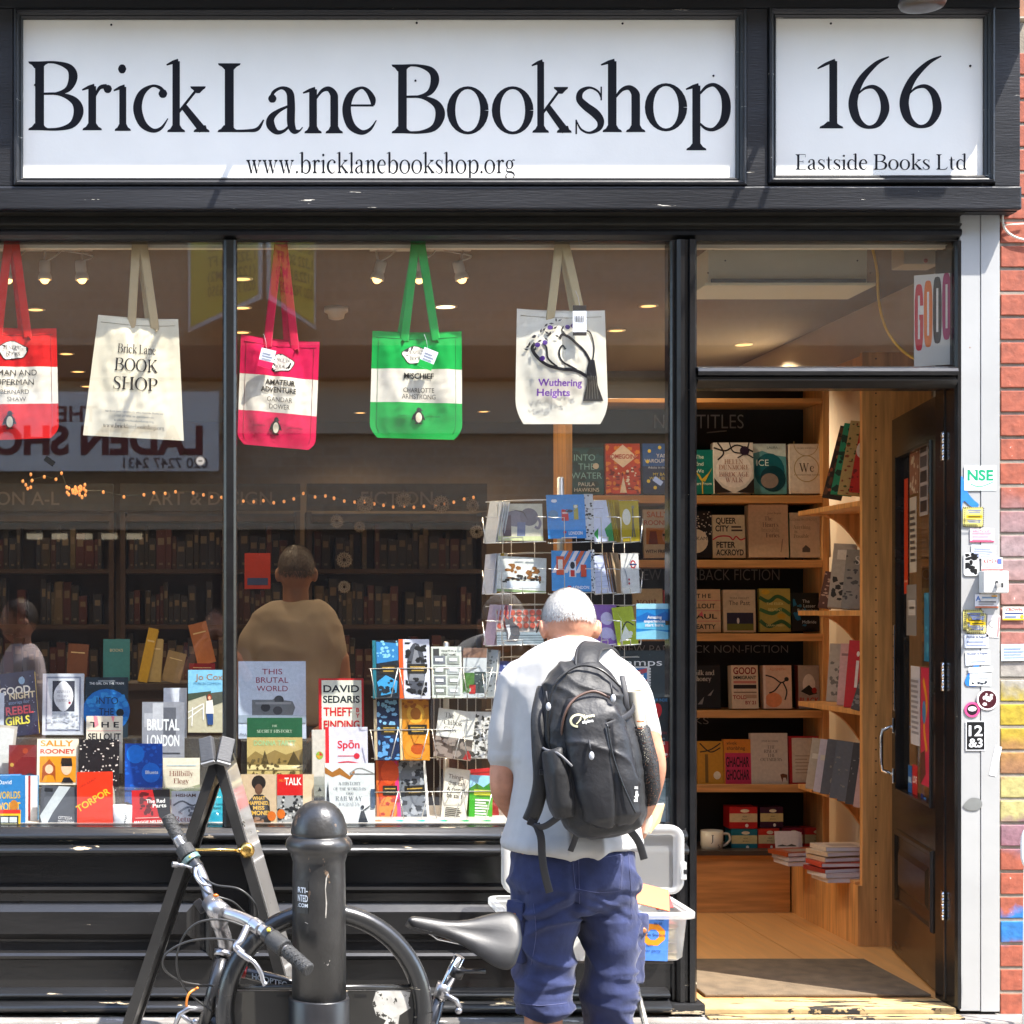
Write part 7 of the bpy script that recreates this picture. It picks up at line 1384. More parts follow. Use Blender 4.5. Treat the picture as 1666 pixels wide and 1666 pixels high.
def slab(name, x0, x1, m, face=None):
    q = MB(m); d = Vector((x1 - x0, 0, -TOPZ)); L_ = d.length; d.normalize(); n_ = Vector((d.z, 0, -d.x)) * (1 if x1 < x0 else -1)
    if n_.x * (x1 - x0) < 0: n_ = -n_
    o0 = Vector((x0, 0, TOPZ)); T = .030
    def bx_(y0, y1, a, b, t0, t1):
        c = [o0 + d * s_ + n_ * t_ + Vector((0, y_, 0)) for s_ in (a, b) for y_ in (y0, y1) for t_ in (t0, t1)]
        q.add(c, [(0, 1, 3, 2), (4, 6, 7, 5), (0, 4, 5, 1), (2, 3, 7, 6), (0, 2, 6, 4), (1, 5, 7, 3)])
    bx_(0, .05, 0, L_, -T, 0); bx_(.31, .36, 0, L_, -T, 0); bx_(.051, .309, .02, .08, -T, 0); bx_(.051, .309, L_ * .78, L_ * .84, -T, 0)
    if face: q.mat(face)
    bx_(.0505, .3095, .081, L_ * .78 - .001, -T * .7, -T * .2 if not face else -.002)
    if face: bx_(.03, .33, .03, L_ * .86, .0005, .003)
    q.build(name, ab, True)
slab('board_panel', -.02, -.42, DKW); slab('board_panel', .02, .37, DKW, LGW)
q = MB(mat('book_casting', (.055, .055, .058), rough=.55, var=.3, vs=60, bump=.3, bs=90, stretch=(1, 1, 8)))
for sg in (-1, 1):
    M = Matrix.Translation((0, -.02, TOPZ + .008)) @ Matrix.Rotation(R(sg * 14), 4, 'Z') @ Matrix.Rotation(R(sg * 16), 4, 'Y') @ Matrix.Rotation(R(-22), 4, 'X')
    q.box(.001 * sg, .044 * sg, -.012, .012, 0, .078, b=.003, M=M)
    q.mat(mat('page_edge', (.25, .25, .25), rough=.6)); q.box(.003 * sg, .046 * sg, -.010, .014, -.006, -.0005, M=M); q.mat(MATS['book_casting'])
q.build('book_top', ab, True)
q = MB(BRASS); zz = Z(1384, Ya - .03) - ORG[ab.name].z; xa = -.02 - .40 * (TOPZ - zz) / TOPZ; xb = .02 + .35 * (TOPZ - zz) / TOPZ
q.tube([(xa, -.012, zz), (xb - .03, -.012, zz)], .0045, 8); q.lathe([(.002, -.008), (.022, -.005), (.024, 0), (.012, .006), (.003, .008)], (xb - .004, -.012, zz), 20, Matrix.Rotation(R(90), 4, 'X')); q.tube([(xb - .034, -.012, zz), (xb - .02, -.012, zz)], .008, 8)
q.build('brass_stay', ab, True)

# ------------------------------------------------------------------ bicycle leaning behind the hoop
bk_ = thing('bicycle', 'grey handlebar bicycle with a black saddle leaning by the bollard', 'bicycle', (X(520, -1.0), -.95, GZ))
ALU = mat('silver_alloy', (.36, .36, .38), rough=.3, metal=.85, var=.15, vs=20)
PW = lambda *p: P(*p)
def bt(name, pts, r, m, parent=bk_, n=6, seg=10, **kw):
    q = MB(m); q.tube(crom([tuple(P(*p)) for p in pts], n) if n else [P(*p) for p in pts], r, seg, **kw); return q.build(name, parent)
hb = bt('handlebar', [(288, 1362, -.88), (304, 1388, -.90), (322, 1412, -.93), (334, 1440, -.97), (341, 1462, -1.01), (352, 1479, -1.05), (372, 1486, -1.09), (400, 1496, -1.13), (424, 1511, -1.17), (446, 1530, -1.21), (470, 1550, -1.25)], .0165, ALU, seg=14)
GRIP = mat('grip_rubber', (.028, .028, .028), rough=.6, var=.3, vs=40, bump=.8, bs=260)
def grip(a, b):
    q = MB(GRIP); A, B = P(*a), P(*b); n = 22
    pts = [A.lerp(B, i / n) for i in range(n + 1)]; rs = [.0185 + .0022 * abs(math.sin(i * 1.4)) for i in range(n + 1)]; rs[0] = rs[-1] = .016
    q.tube(pts, rs, 12)
    ax = (B - A).normalized(); u = ax.orthogonal().normalized(); v = ax.cross(u)
    for s_ in (1, -1):
        for ph in range(4): q.tube([A.lerp(B, .04 + .92 * i / 20) + (u * math.cos(s_ * i * .42 + ph * 1.57) + v * math.sin(s_ * i * .42 + ph * 1.57)) * .0195 for i in range(21)], .0017, 5)
    q.build('grip', hb)
grip((272, 1328, -.845), (297, 1376, -.885)); grip((503, 1579, -1.31), (466, 1546, -1.245))
def barrel(name, pts, r, m): 
    q = MB(m); A, B = P(*pts[0]), P(*pts[1]); n = 10
    q.tube([A.lerp(B, i / n) for i in range(n + 1)], [r * (.9 if i in (0, n) else 1 if i % 2 else .96) for i in range(n + 1)], 18); return q.build(name, hb)
barrel('gear_shifter', ((298, 1378, -.887), (308, 1394, -.905)), .0275, GRIP); barrel('gear_shifter', ((464, 1544, -1.243), (442, 1526, -1.20)), .027, GRIP)
barrel('shifter_collar', ((308, 1395, -.906), (313, 1402, -.912)), .030, mat('teal_collar', (.12, .2, .2), rough=.2, spec=.6)); barrel('shifter_collar', ((441, 1525, -1.199), (432, 1518, -1.185)), .024, BPLAS)
barrel('lever_clamp', ((314, 1403, -.914), (322, 1414, -.93)), .022, BPLAS); barrel('lever_clamp', ((424, 1512, -1.172), (410, 1502, -1.148)), .021, ALU)
q = MB(mat('yellow_dot', (.7, .55, .05), rough=.3)); q.ball(P(437, 1513, -1.215), .006, 10, 8); q.ball(P(309, 1394, -.935), .004, 8, 6); q.build('adjuster', hb)
q = MB(ALU); q.tube(crom([tuple(P(*p)) for p in ((318, 1412, -.95), (318, 1424, -.97), (328, 1438, -.985), (345, 1442, -.99))]), .0055, 8); q.tube(crom([tuple(P(*p)) for p in ((312, 1412, -.95), (298, 1408, -.96), (280, 1406, -.97))]), [.004] * 8 + [.0055] * 4 + [.0085] * 5, 8); q.build('brake_lever', hb)
q = MB(ALU); q.tube(crom([tuple(P(*p)) for p in ((402, 1508, -1.165), (392, 1530, -1.2), (384, 1540, -1.21), (396, 1552, -1.22))]), .0105, 10); q.tube(crom([tuple(P(*p)) for p in ((388, 1548, -1.22), (402, 1558, -1.235), (414, 1566, -1.245), (424, 1582, -1.25), (428, 1596, -1.25), (432, 1602, -1.25))]), [.009] * 12 + [.0065] * 24 + [.0085] * 5, 10); q.build('brake_lever', hb)
q = MB(ALU); A = P(352, 1479, -1.05); B = P(366, 1484, -1.08); C0 = P(338, 1462, -1.02)
q.tube([P(341, 1466, -1.03), P(352, 1479, -1.055), P(366, 1487, -1.085)], [.026, .031, .026], 16)
q.tube(crom([tuple(P(*p)) for p in ((352, 1480, -1.05), (358, 1505, -1.02), (366, 1530, -.99), (365, 1548, -.98))]), [.026] * 8 + [.022] * 12 + [.02] * 5, 14)
q.tube([P(364, 1546, -.98), P(362, 1556, -.985)], .026, 18); q.build('stem', bk_)
q = MB(mat('badge_orange', (.6, .15, .02), rough=.3)); q.ball(P(351, 1457, -1.10), (.008, .004, .005), 10, 8); q.build('badge', hb)
q = MB(BPLAS); q.box(-.012, .012, -.006, .006, -.02, .02, b=.003, M=Matrix.Translation(P(326, 1474, -1.03)) @ Matrix.Rotation(R(-35), 4, 'Y')); q.build('light_bracket', hb)
DKF = mat('frame_paint', (.02, .02, .022), rough=.25, spec=.6)
q = MB(DKF); q.tube([P(362, 1557, -.985), P(350, 1606, -1.0), P(334, 1668, -1.02)], .022, 14)
q.tube([P(360, 1572, -.985), P(480, 1602, -.98), P(700, 1660, -.96)], .018, 12); q.tube([P(338, 1655, -1.015), P(560, 1800, -.98), P(655, 1850, -.95)], .021, 12)
q.tube([P(718, 1612, -.965), P(655, 1850, -.95)], .018, 12); q.tube([P(700, 1660, -.94), P(880, 1800, -.90)], .009, 8); q.tube([P(655, 1850, -.93), P(880, 1805, -.90)], .01, 8)
q.mat(mat('frame_red', (.5, .02, .02), rough=.3)); q.tube([P(384, 1578, -.9845), P(400, 1582, -.984)], .0185, 12)
q.build('frame', bk_)
q = MB(mat('print_c8ccd0', 'c8ccd0')); put_text(q, 'HOOPTEC', MATS['print_c8ccd0'], lambda u, v, k: P(410 + u * 560, 1592 + u * 140 - v * 560, -1.006 - .0003 * k), 0, 0, .016, 'l', bold=.03); q.build('frame_lettering', bk_)
q = MB(DKF); 
for dx in (-14, 14): q.tube([P(334 + dx * .4, 1668, -1.02), P(322 + dx, 1720, -1.03), P(285 + dx, 1800, -1.05)], .011, 8)
q.build('fork', bk_)
for (cx, cy, Yw) in ((285, 1800, -1.05), (880, 1803, -.90)):
    q = MB(RUBBER); c = P(cx, cy, Yw); c.z = GZ + .215; r = .2
    circ = lambda r_: [c + Vector((math.cos(a) * r_, 0, math.sin(a) * r_)) for a in [2 * math.pi * i / 48 for i in range(49)]]
    wt = thing('wheel', None, None, c); wt.parent = bk_; wt.location = c - ORG[bk_.name]
    q.tube(circ(r - .002), .019, 10, cap=False); q.build('tyre', wt)
    q = MB(ALU); q.tube(circ(r - .026), .010, 8, cap=False, flat=(1, .9)); q.tube([c + Vector((0, -.04, 0)), c + Vector((0, .04, 0))], .018, 10)
    for i in range(24): a = 2 * math.pi * i / 24; q.tube([c + Vector((math.cos(a + .2 * (-1) ** i) * .016, .02 * (-1) ** i, math.sin(a + .2 * (-1) ** i) * .016)), c + Vector((math.cos(a) * (r - .03), 0, math.sin(a) * (r - .03)))], .001, 4)
    q.build('rim', wt)
CBL = mat('cable_black', (.03, .03, .03), rough=.4, spec=.5)
for pts in (((400, 1508, -1.15), (360, 1496, -1.14), (318, 1503, -1.13), (293, 1535, -1.10), (288, 1575, -1.08), (304, 1612, -1.06), (345, 1646, -1.05)), ((392, 1532, -1.19), (352, 1527, -1.16), (305, 1532, -1.14), (270, 1552, -1.12), (268, 1578, -1.10), (300, 1598, -1.06), (348, 1604, -1.03)),
            ((330, 1428, -.97), (352, 1440, -1.0), (388, 1446, -1.02), (412, 1466, -1.02), (420, 1494, -1.0), (420, 1540, -.97)), ((318, 1420, -.96), (332, 1448, -1.0), (352, 1458, -1.04), (380, 1468, -1.03), (402, 1490, -1.0))):
    bt('cable', pts, .0031, CBL, seg=8)
bt('cable', [(322, 1607, -1.06), (308, 1616, -1.08), (303, 1632, -1.08), (305, 1645, -1.07)], .0035, mat('cable_orange', (.65, .2, .03), rough=.4))
q = MB(ALU); q.tube([P(330, 1642, -1.07), P(308, 1640, -1.08), P(292, 1650, -1.08), P(282, 1676, -1.08)], [.009, .008, .008, .006], 8); q.tube([P(292, 1648, -1.08), P(312, 1664, -1.08), P(318, 1690, -1.08)], .007, 8); q.ball(P(318, 1662, -1.085), .010, 10, 8); q.build('brake_caliper', bk_)
bt('seat_post', [(748, 1556, -.985), (722, 1610, -.97), (715, 1626, -.966)], .0165, CHROME, n=0, seg=14)
q = MB(BPLAS); q.tube([P(747, 1573, -.985), P(740, 1588, -.98)], .022, 14); q.tube([P(742, 1580, -1.0), P(790, 1580, -1.0)], .007, 8); q.build('saddle_clamp', bk_)
q = MB(ALU); q.tube([P(724, 1618, -1.0), P(742, 1628, -1.0), P(748, 1640, -1.0)], .008, 8); q.ball(P(746, 1644, -1.0), .011, 10, 8); q.tube([P(724, 1600, -.968), P(716, 1622, -.966)], .022, 14); q.build('seat_quick_release', bk_)
SAD = mat('saddle_vinyl', (.012, .012, .013), rough=.40, spec=.42, var=.2, vs=30, bump=.12, bs=400)
N0, R0 = P(664, 1497, -1.0), P(846, 1536, -.995)
ax = (R0 - N0).normalized(); Lt = Vector((-.05, -.5, -.86)); Lt = (Lt - ax * Lt.dot(ax)).normalized(); U = Lt.cross(ax); U = U if U.z > 0 else -U
q = MB(SAD); Ls = (R0 - N0).length; rings = []
for i in range(33):
    t = i / 32
    wv = crom([(0, .006), (.04, .016), (.15, .021), (.35, .026), (.52, .042), (.68, .068), (.82, .087), (.92, .086), (.975, .064), (1, .024)], 12)
    wd = next((a[1] + (b[1] - a[1]) * ((t - a[0]) / (b[0] - a[0] + 1e-9)) for a, b in zip(wv, wv[1:]) if a[0] <= t <= b[0] + 1e-6), .02)
    h = .014 * math.exp(-((t - .02) / .16) ** 2) * (-.2) + .012 * max(0, t - .55) ** 1.2 * 2 - .004 * math.sin(math.pi * t)
    c = N0 + ax * (t * Ls) + U * h
    ring = []
    for j in range(28):
        a = 2 * math.pi * j / 28; s_ = math.cos(a); up = math.sin(a)
        sk_ = .030 + .012 * (1 - t) if up < 0 else 0
        dome = (.010 + .10 * wd) * (up if up > 0 else 0) - sk_ * (-up if up < 0 else 0) ** .6
        grv = -.006 * math.exp(-(s_ * 3.2) ** 2) * (up > 0) * math.exp(-((t - .66) / .26) ** 2)
        ring.append(c + Lt * (s_ * wd * (1 if up > -.2 else .86)) + U * (dome + grv))
    rings.append(ring)
q.loft(rings, True, True); sd = q.build('saddle', bk_)
q = MB(ink('6a6c70')); put_text(q, 'PROBIKE', ink('6a6c70'), lambda u, v, k: N0 + ax * (.020 + u) + Lt * (.0195 + .05 * u) + U * (.004 - .0 + v + .0004 * k) - Vector((0, .0035, 0)), 0, -.003, .0075, 'l', bold=.04, fit=.052); q.build('saddle_lettering', sd)
q = MB(STEEL)
for s_ in (-.02, .02): q.tube([N0 + ax * .05 - U * .02 + Lt * s_ * .4, N0 + ax * .10 - U * .045 + Lt * s_, N0 + ax * .2 - U * .045 + Lt * s_, R0 - ax * .02 - U * .015 + Lt * s_ * 1.6], .0035, 6)
q.build('saddle_rail', sd)

# ------------------------------------------------------------------ clear crate of books on a folding table
def plastic(name, tint=(.88, .88, .86), op=.42):
    m = bpy.data.materials.new(name); m.use_nodes = True; nt = m.node_tree; L = nt.links.new
    b = nt.nodes['Principled BSDF']; b.inputs['Base Color'].default_value = (*tint, 1); b.inputs['Roughness'].default_value = .25; b.inputs['Specular IOR Level'].default_value = .5
    tr = node(nt, 'ShaderNodeBsdfTransparent'); tr.inputs[0].default_value = (.96, .97, .98, 1)
    tl = node(nt, 'ShaderNodeBsdfTranslucent'); tl.inputs[0].default_value = (*tint, 1)
    m1 = node(nt, 'ShaderNodeMixShader'); m1.inputs[0].default_value = .4; L(b.outputs[0], m1.inputs[1]); L(tl.outputs[0], m1.inputs[2])
    m2 = node(nt, 'ShaderNodeMixShader'); m2.inputs[0].default_value = op; L(tr.outputs[0], m2.inputs[1]); L(m1.outputs[0], m2.inputs[2])
    L(m2.outputs[0], nt.nodes['Material Output'].inputs[0]); return m
PL, PLR = plastic('clear_plastic', op=.36), plastic('clear_plastic_rim', op=.6)
cr = thing('plastic_crate', 'clear plastic storage crate of secondhand books with its lid propped up behind', 'crate', (1.22, -.32, .39))
x0, x1, y0, y1, zb, zr = .915, 1.535, -.49, -.15, .392, .553
def rrect(x0, x1, y0, y1, z, r, n=5):
    out = []
    for cx, cy, a0 in ((x1 - r, y1 - r, 0), (x0 + r, y1 - r, 90), (x0 + r, y0 + r, 180), (x1 - r, y0 + r, 270)):
        out += [Vector((cx + r * math.cos(R(a0 + 90 * i / n)), cy + r * math.sin(R(a0 + 90 * i / n)), z)) for i in range(n + 1)]
    return out
q = MB(PL); q.loft([rrect(x0 + .05, x1 - .05, y0 + .04, y1 - .03, zb, .02), rrect(x0 + .035, x1 - .035, y0 + .03, y1 - .02, zb + .01, .03), rrect(x0 + .022, x1 - .022, y0 + .018, y1 - .012, zr - .015, .035)], False, True)
q.add(rrect(x0 + .05, x1 - .05, y0 + .04, y1 - .03, zb, .02), [tuple(range(24))]); q.build('bin', cr)
q = MB(PLR); q.loft([rrect(x0 + .02, x1 - .02, y0 + .016, y1 - .01, zr - .018, .035), rrect(x0, x1, y0, y1, zr - .022, .04), rrect(x0, x1, y0, y1, zr - .004, .04), rrect(x0 + .004, x1 - .004, y0 + .004, y1 - .004, zr, .04), rrect(x0 + .022, x1 - .022, y0 + .02, y1 - .014, zr - .002, .035)], False, True); q.build('rim', cr)
q = MB(PL); lx0, lx1, lz0, lz1, ly = X(815, -.12), X(1110, -.12), zr + .002, Z(1341, -.12), -.125
def lid_ring(i, y): return [Vector((p.x, y, p.y)) for p in rrect(lx0 + i, lx1 - i, lz0 + i * .6, lz1 - i, 0, max(.045 - i, .008))]
q.mat(PLR).loft([lid_ring(0, ly), lid_ring(0, ly - .02), lid_ring(.008, ly - .024), lid_ring(.028, ly - .022), lid_ring(.034, ly - .006)], False, True)
q.mat(PL).add(lid_ring(.034, ly - .006), [tuple(range(24))])
for i in range(4):
    xa = lx0 + .06 + i * .125; q.mat(PLR).box(xa, xa + .012, ly - .012, ly - .0065, lz0 + .03, lz1 - .05)
q.build('lid', cr)
q = MB(PLR); q.box(lx1 - .012, lx1 + .006, ly - .03, ly - .005, lz0 + .05, lz0 + .11, b=.003); q.mat(BPLAS).box(lx1 - .004, lx1 + .0065, ly - .031, ly - .02, lz0 + .07, lz0 + .085); q.build('clip', cr)
GC = 'secondhand books in the clear crate'
for i, (xa, ya, w_, d_, h_, c, z_, lb) in enumerate(((1.335, -.45, .145, .2, .022, 'b8a890', .396, 'buff book at the bottom of the crate pile'), (1.34, -.445, .14, .2, .028, 'a08a84', .419, 'mauve brown book second up in the crate pile'), (1.33, -.45, .145, .2, .012, 'd0c8bc', .448, 'thin cream book in the middle of the crate pile'), (1.335, -.45, .14, .2, .035, 'c0a888', .461, 'thick tan book near the top of the crate pile'), (1.33, -.445, .15, .2, .012, '6a3a34', .497, 'dark red backed book on top of the crate pile'))):
    o = thing('book', lb, 'book', (xa, ya, z_), None, GC); q = MB(ink(c)); q.box(xa, xa + w_, ya, ya + d_, z_, z_ + .002); q.box(xa, xa + w_, ya, ya + d_, z_ + h_ - .002, z_ + h_); q.box(xa, xa + .002, ya, ya + d_, z_ + .002, z_ + h_ - .002); q.build('cover', o)
    q = MB(mat('pages_c8b898', 'c8b898', rough=.85)); q.box(xa + .002, xa + w_ - .003, ya + .003, ya + d_ - .003, z_ + .0021, z_ + h_ - .0021); q.build('pages', o)
for i in range(7): book(('green book', 'pale grey book', 'tan book', 'white book', 'red edged book', 'cream book', 'blue grey book')[i] + ' standing in the clear crate between the legs' if i in (3, 4) else ('green book', 'pale grey book', 'tan book', 'white book', 'red edged book', 'cream book', 'blue grey book')[i] + ' standing in the clear crate', (838 + 30 * i, 1482, 864 + 30 * i, 1562), -.40, .03, ('6a8a5a', 'b0b0b0', 'b09a78', 'd8d8d0', 'a83c30', 'd0c4a8', '8090a0')[i], (('r', .1, .6, .9, .7, 'e0dcd0'), ('n', .1, .1, .9, .5, 'a0a098', 12, .06, 120 + i)), tilt=3, group=GC)
gc('orange card lying on top of the crate books', (1034, 1446, 1090, 1476), -.34, 'e06010', (), roll=14, tilt=48, group='papers in the crate', name='paper_sheet', cat='paper')
gc('red card under the orange one', (1068, 1456, 1096, 1478), -.32, 'c81c18', (), roll=-8, tilt=45, group='papers in the crate', name='paper_sheet', cat='paper')
octo = lambda r_, c: ('p', [(.5 + r_ * math.cos(R(22.5 + 45 * i)), .58 + r_ * .62 * math.sin(R(22.5 + 45 * i))) for i in range(8)], c)
flat('blue flyer with an orange octagon ring stuck inside the crate', (1036, 1490, 1086, 1563), -.475, '4a7cc8', (octo(.42, 'e08a1c'), octo(.2, '4a7cc8'), ('t', 'Inoca', .7, .9, .06, '30487a'), ('t', '06.07.', .66, .8, .06, '203058'), ('t', 'Open Studios', .5, .55, .065, '2a3450', 'c', .8), ('t', '- 6pm', .36, .32, .06, '2a3450'), ('t', 'after party', .46, .2, .06, '203468', 'c', .6)), 'flyer', 'flyer', roll=2, t=.0008)
tbl = thing('folding_table', 'small folding table with pale metal legs under the crate', 'table', (1.22, -.32, GZ))
q = MB(mat('table_dark', (.05, .04, .035), rough=.5)); q.box(.95, 1.47, -.44, -.13, .380, .39, b=.003); q.build('tabletop', tbl)
LGM = mat('pale_leg_metal', (.48, .46, .40), rough=.35, metal=.6)
for (xa, ya, xb, yb, zt, zl) in ((1.36, -.46, 1.22, -.20, .371, GZ), (1.38, -.2, 1.46, -.46, .371, GZ), (1.06, -.46, 1.0, -.2, .371, GZ), (1.02, -.2, 1.1, -.46, .371, GZ)):
    q = MB(LGM); q.tube([(xa, ya, zt), (xb, yb, zl)], .011, 10); q.build('leg', tbl)
q = MB(mat('white_tube', (.7, .7, .7), rough=.3)); c = P(1688, 1380, -.2)
q.tube([c + Vector((math.copysign(abs(math.cos(a)) ** .7, math.cos(a)) * .052, 0, math.copysign(abs(math.sin(a)) ** .7, math.sin(a)) * .075)) for a in [2 * math.pi * i / 40 for i in range(41)]], .006, 8, cap=False)
for sg in (-.04, .04): q.tube([c + Vector((sg, 0, -.06)), c + Vector((sg, .02, 0)) - Vector((0, 0, c.z - GZ))], .006, 8)
single(q, 'stool_frame', 'edge of a white tubular frame at the right edge before the bricks', 'frame')
# ------------------------------------------------------------------ people
def blob(mb, name, voxel, smooth=4, disp=None, parent=None, cut=None):
    """joins overlapping closed shapes into one continuous skin"""
    o = MB.build(mb, name, None, True)
    r = o.modifiers.new('r', 'REMESH'); r.mode = 'VOXEL'; r.voxel_size = voxel; r.use_smooth_shade = True
    s_ = o.modifiers.new('s', 'SMOOTH'); s_.iterations = smooth; s_.factor = .5
    me = bpy.data.meshes.new_from_object(o.evaluated_get(bpy.context.evaluated_depsgraph_get()))
    old = o.data; o.modifiers.clear(); o.data = me; bpy.data.meshes.remove(old)
    if not me.materials and mb.mats:
        for m in mb.mats: me.materials.append(m)
    if disp:
        nor = [v.normal.copy() for v in me.vertices]; cos = [v.co.copy() for v in me.vertices]
        for v, n_, c in zip(me.vertices, nor, cos): v.co = c + n_ * disp(c, n_)
        me.update()
    for p in me.polygons: p.use_smooth = True
    if parent is not None:
        o.parent = parent; o_ = ORG[parent.name]
        for v in me.vertices: v.co -= o_
        ORG[o.name] = o_.copy()
    return o
def ringe(c, hx, hy, n=24, p=2.3, tilt=0.0):
    out = []
    for i in range(n):
        a = 2 * math.pi * i / n; ca, sa = math.cos(a), math.sin(a)
        x = math.copysign(abs(ca) ** (2 / p), ca) * hx; y = math.copysign(abs(sa) ** (2 / p), sa) * hy
        out.append(Vector((c[0] + x, c[1] + y, c[2] + y * tilt)))
    return out
def torso(mb, rows, p=2.3):                               # rows = (px, py, Y, half width px, half depth m[, tilt])
    mb.loft([ringe(P(r[0], r[1], r[2]), r[3] / S(r[2]), r[4], p=p, tilt=r[5] if len(r) > 5 else 0) for r in rows], True, True)
def limb(mb, pts):                                        # (px, py, Y, r m)
    c = crom([(*P(a, b, Y), r) for a, b, Y, r in pts], 6)
    mb.tube([q[:3] for q in c], [q[3] for q in c], 16)
    for k in (0, -1): mb.ball(c[k][:3], c[k][3] * .98, 14, 8)
def hand(mb, wrist, d, palm_n, thumb_sd, curl=.9, s=1.0):
    d, palm_n = Vector(d).normalized(), Vector(palm_n).normalized(); sd = d.cross(palm_n).normalized()
    w_ = Vector(wrist)
    M = Matrix((( *sd, ), (*d,), (*palm_n,))).transposed().to_4x4()
    mb.ball(w_ + d * .05 * s, (.040 * s, .052 * s, .017 * s), 16, 10, M)
    for i, (off, L_) in enumerate(((-.03, .062), (-.010, .072), (.011, .068), (.030, .054))):
        p0 = w_ + d * .075 * s + sd * off * s; a = .25; pts = [p0]
        for seg_ in range(3):
            a += curl * (.35 + .15 * seg_); pts.append(pts[-1] + (d * math.cos(a) + palm_n * math.sin(a)) * L_ * s * (.45, .32, .25)[seg_])
        mb.tube([tuple(q) for q in pts], [.0095 * s, .009 * s, .008 * s, .0065 * s], 10); mb.ball(pts[-1], .0068 * s, 10, 6)
    p0 = w_ + d * .03 * s - sd * .03 * s * thumb_sd
    pts = [p0, p0 + (d * .5 - sd * .6 * thumb_sd + palm_n * .4) * .04 * s, p0 + (d * .9 - sd * .5 * thumb_sd + palm_n * .9) * .06 * s]
    mb.tube([tuple(q) for q in pts], [.012 * s, .010 * s, .008 * s], 10); mb.ball(pts[-1], .0082 * s, 10, 6)
def ridged(c, sc, seed=0):
    return 1 - abs(noise.noise(Vector((c.x * sc[0] + seed, c.y * sc[1], c.z * sc[2])))) * 2
SKIN = mat('skin', (.50, .235, .145), rough=.5, spec=.35, var=.2, vs=26, bump=.25, bs=120, sss=.1)
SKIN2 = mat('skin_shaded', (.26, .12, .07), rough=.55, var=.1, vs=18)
def head(mb, c, rx, ry, rz, pitch, face=1):
    M = Matrix.Translation(c) @ Matrix.Rotation(R(pitch), 4, 'X')
    L4 = lambda x, y, z: M @ Vector((x, y * face, z))
    Rm = Matrix.Rotation(R(pitch), 4, 'X')
    mb.ball(c, (rx, ry, rz * .86), 28, 20, Rm)
    mb.ball(L4(0, .025, -.045), (rx * .82, ry * .72, rz * .66), 20, 14, Rm)         # jaw
    mb.ball(L4(0, ry * 1.02, -.02), (.015, .02, .026), 12, 8, Rm)                 # nose
    mb.ball(L4(0, ry * .86, -.075), (.026, .012, .010), 12, 8, Rm)                # mouth
    mb.ball(L4(0, ry * .8, .012), (.05, .014, .009), 12, 8, Rm)                   # brow
    for s_ in (-1, 1):
        mb.ball(L4(s_ * rx * 1.02, -.006, -.034), (.011, .019, .033), 12, 10, Rm)   # ear
        mb.ball(L4(s_ * rx * 1.14, -.014, -.028), (.006, .016, .027), 12, 10, Rm)
    return M
def hair(parent, M, rx, ry, rz, mats, low, count, ln, seed=1, face=1, spread=.35, local=False):
    q = random.Random(seed); mb = MB()
    def inside(a, z):                                     # a = angle from the face, z = local height -1..1
        fr = (math.cos(a) + 1) / 2                        # 1 at the face
        return z > low + (.75 - low) * fr ** 1.6
    def pt(a, z, s_=1.0):
        k = math.sqrt(max(0, 1 - z * z))
        return Vector((math.sin(a) * k * rx * s_, math.cos(a) * k * ry * s_ * face, z * rz * .86 * s_))
    mb.mat(mats[0]); NA, NZ = 40, 22
    for i in range(NA):
        for j in range(NZ):
            a0, a1 = 2 * math.pi * i / NA, 2 * math.pi * (i + 1) / NA; z0_, z1_ = -1 + 2 * j / NZ, -1 + 2 * (j + 1) / NZ
            if inside((a0 + a1) / 2, (z0_ + z1_) / 2 - .16): mb.add([M @ pt(a0, z0_, 1.035), M @ pt(a1, z0_, 1.035), M @ pt(a1, z1_, 1.035), M @ pt(a0, z1_, 1.035)], [(0, 1, 2, 3)], True)
    n = 0
    while n < count:
        a, z = q.uniform(0, 6.283), q.uniform(-.9, 1)
        if not inside(a + q.uniform(-.1, .1), z + q.uniform(-.05, .05)): continue
        n += 1
        p0 = pt(a, z, 1.03); p1 = pt(a + q.uniform(-.12, .12), z - .1, 1.03); t_ = (p1 - p0).normalized(); nr = p0.normalized()
        d = (t_ + nr * q.uniform(.15, .15 + spread) + Vector((q.uniform(-.3, .3), q.uniform(-.3, .3), 0)) * .6).normalized(); sd = d.cross(nr).normalized() * q.uniform(.0008, .0014)
        L_ = ln * q.uniform(.6, 1.2)
        mb.mat(mats[min(len(mats) - 1, int(q.random() * len(mats) * (1.0 if z > .1 else 1.35)))])
        mb.add([M @ (p0 - sd), M @ (p0 + sd), M @ (p0 + d * L_)], [(0, 1, 2)])
    return mb.build('hair', parent, local)

man = thing('person', 'grey haired man in white T-shirt and navy shorts bending over the crate', 'person', (P(932, 1600, -.75).x, -.75, GZ))
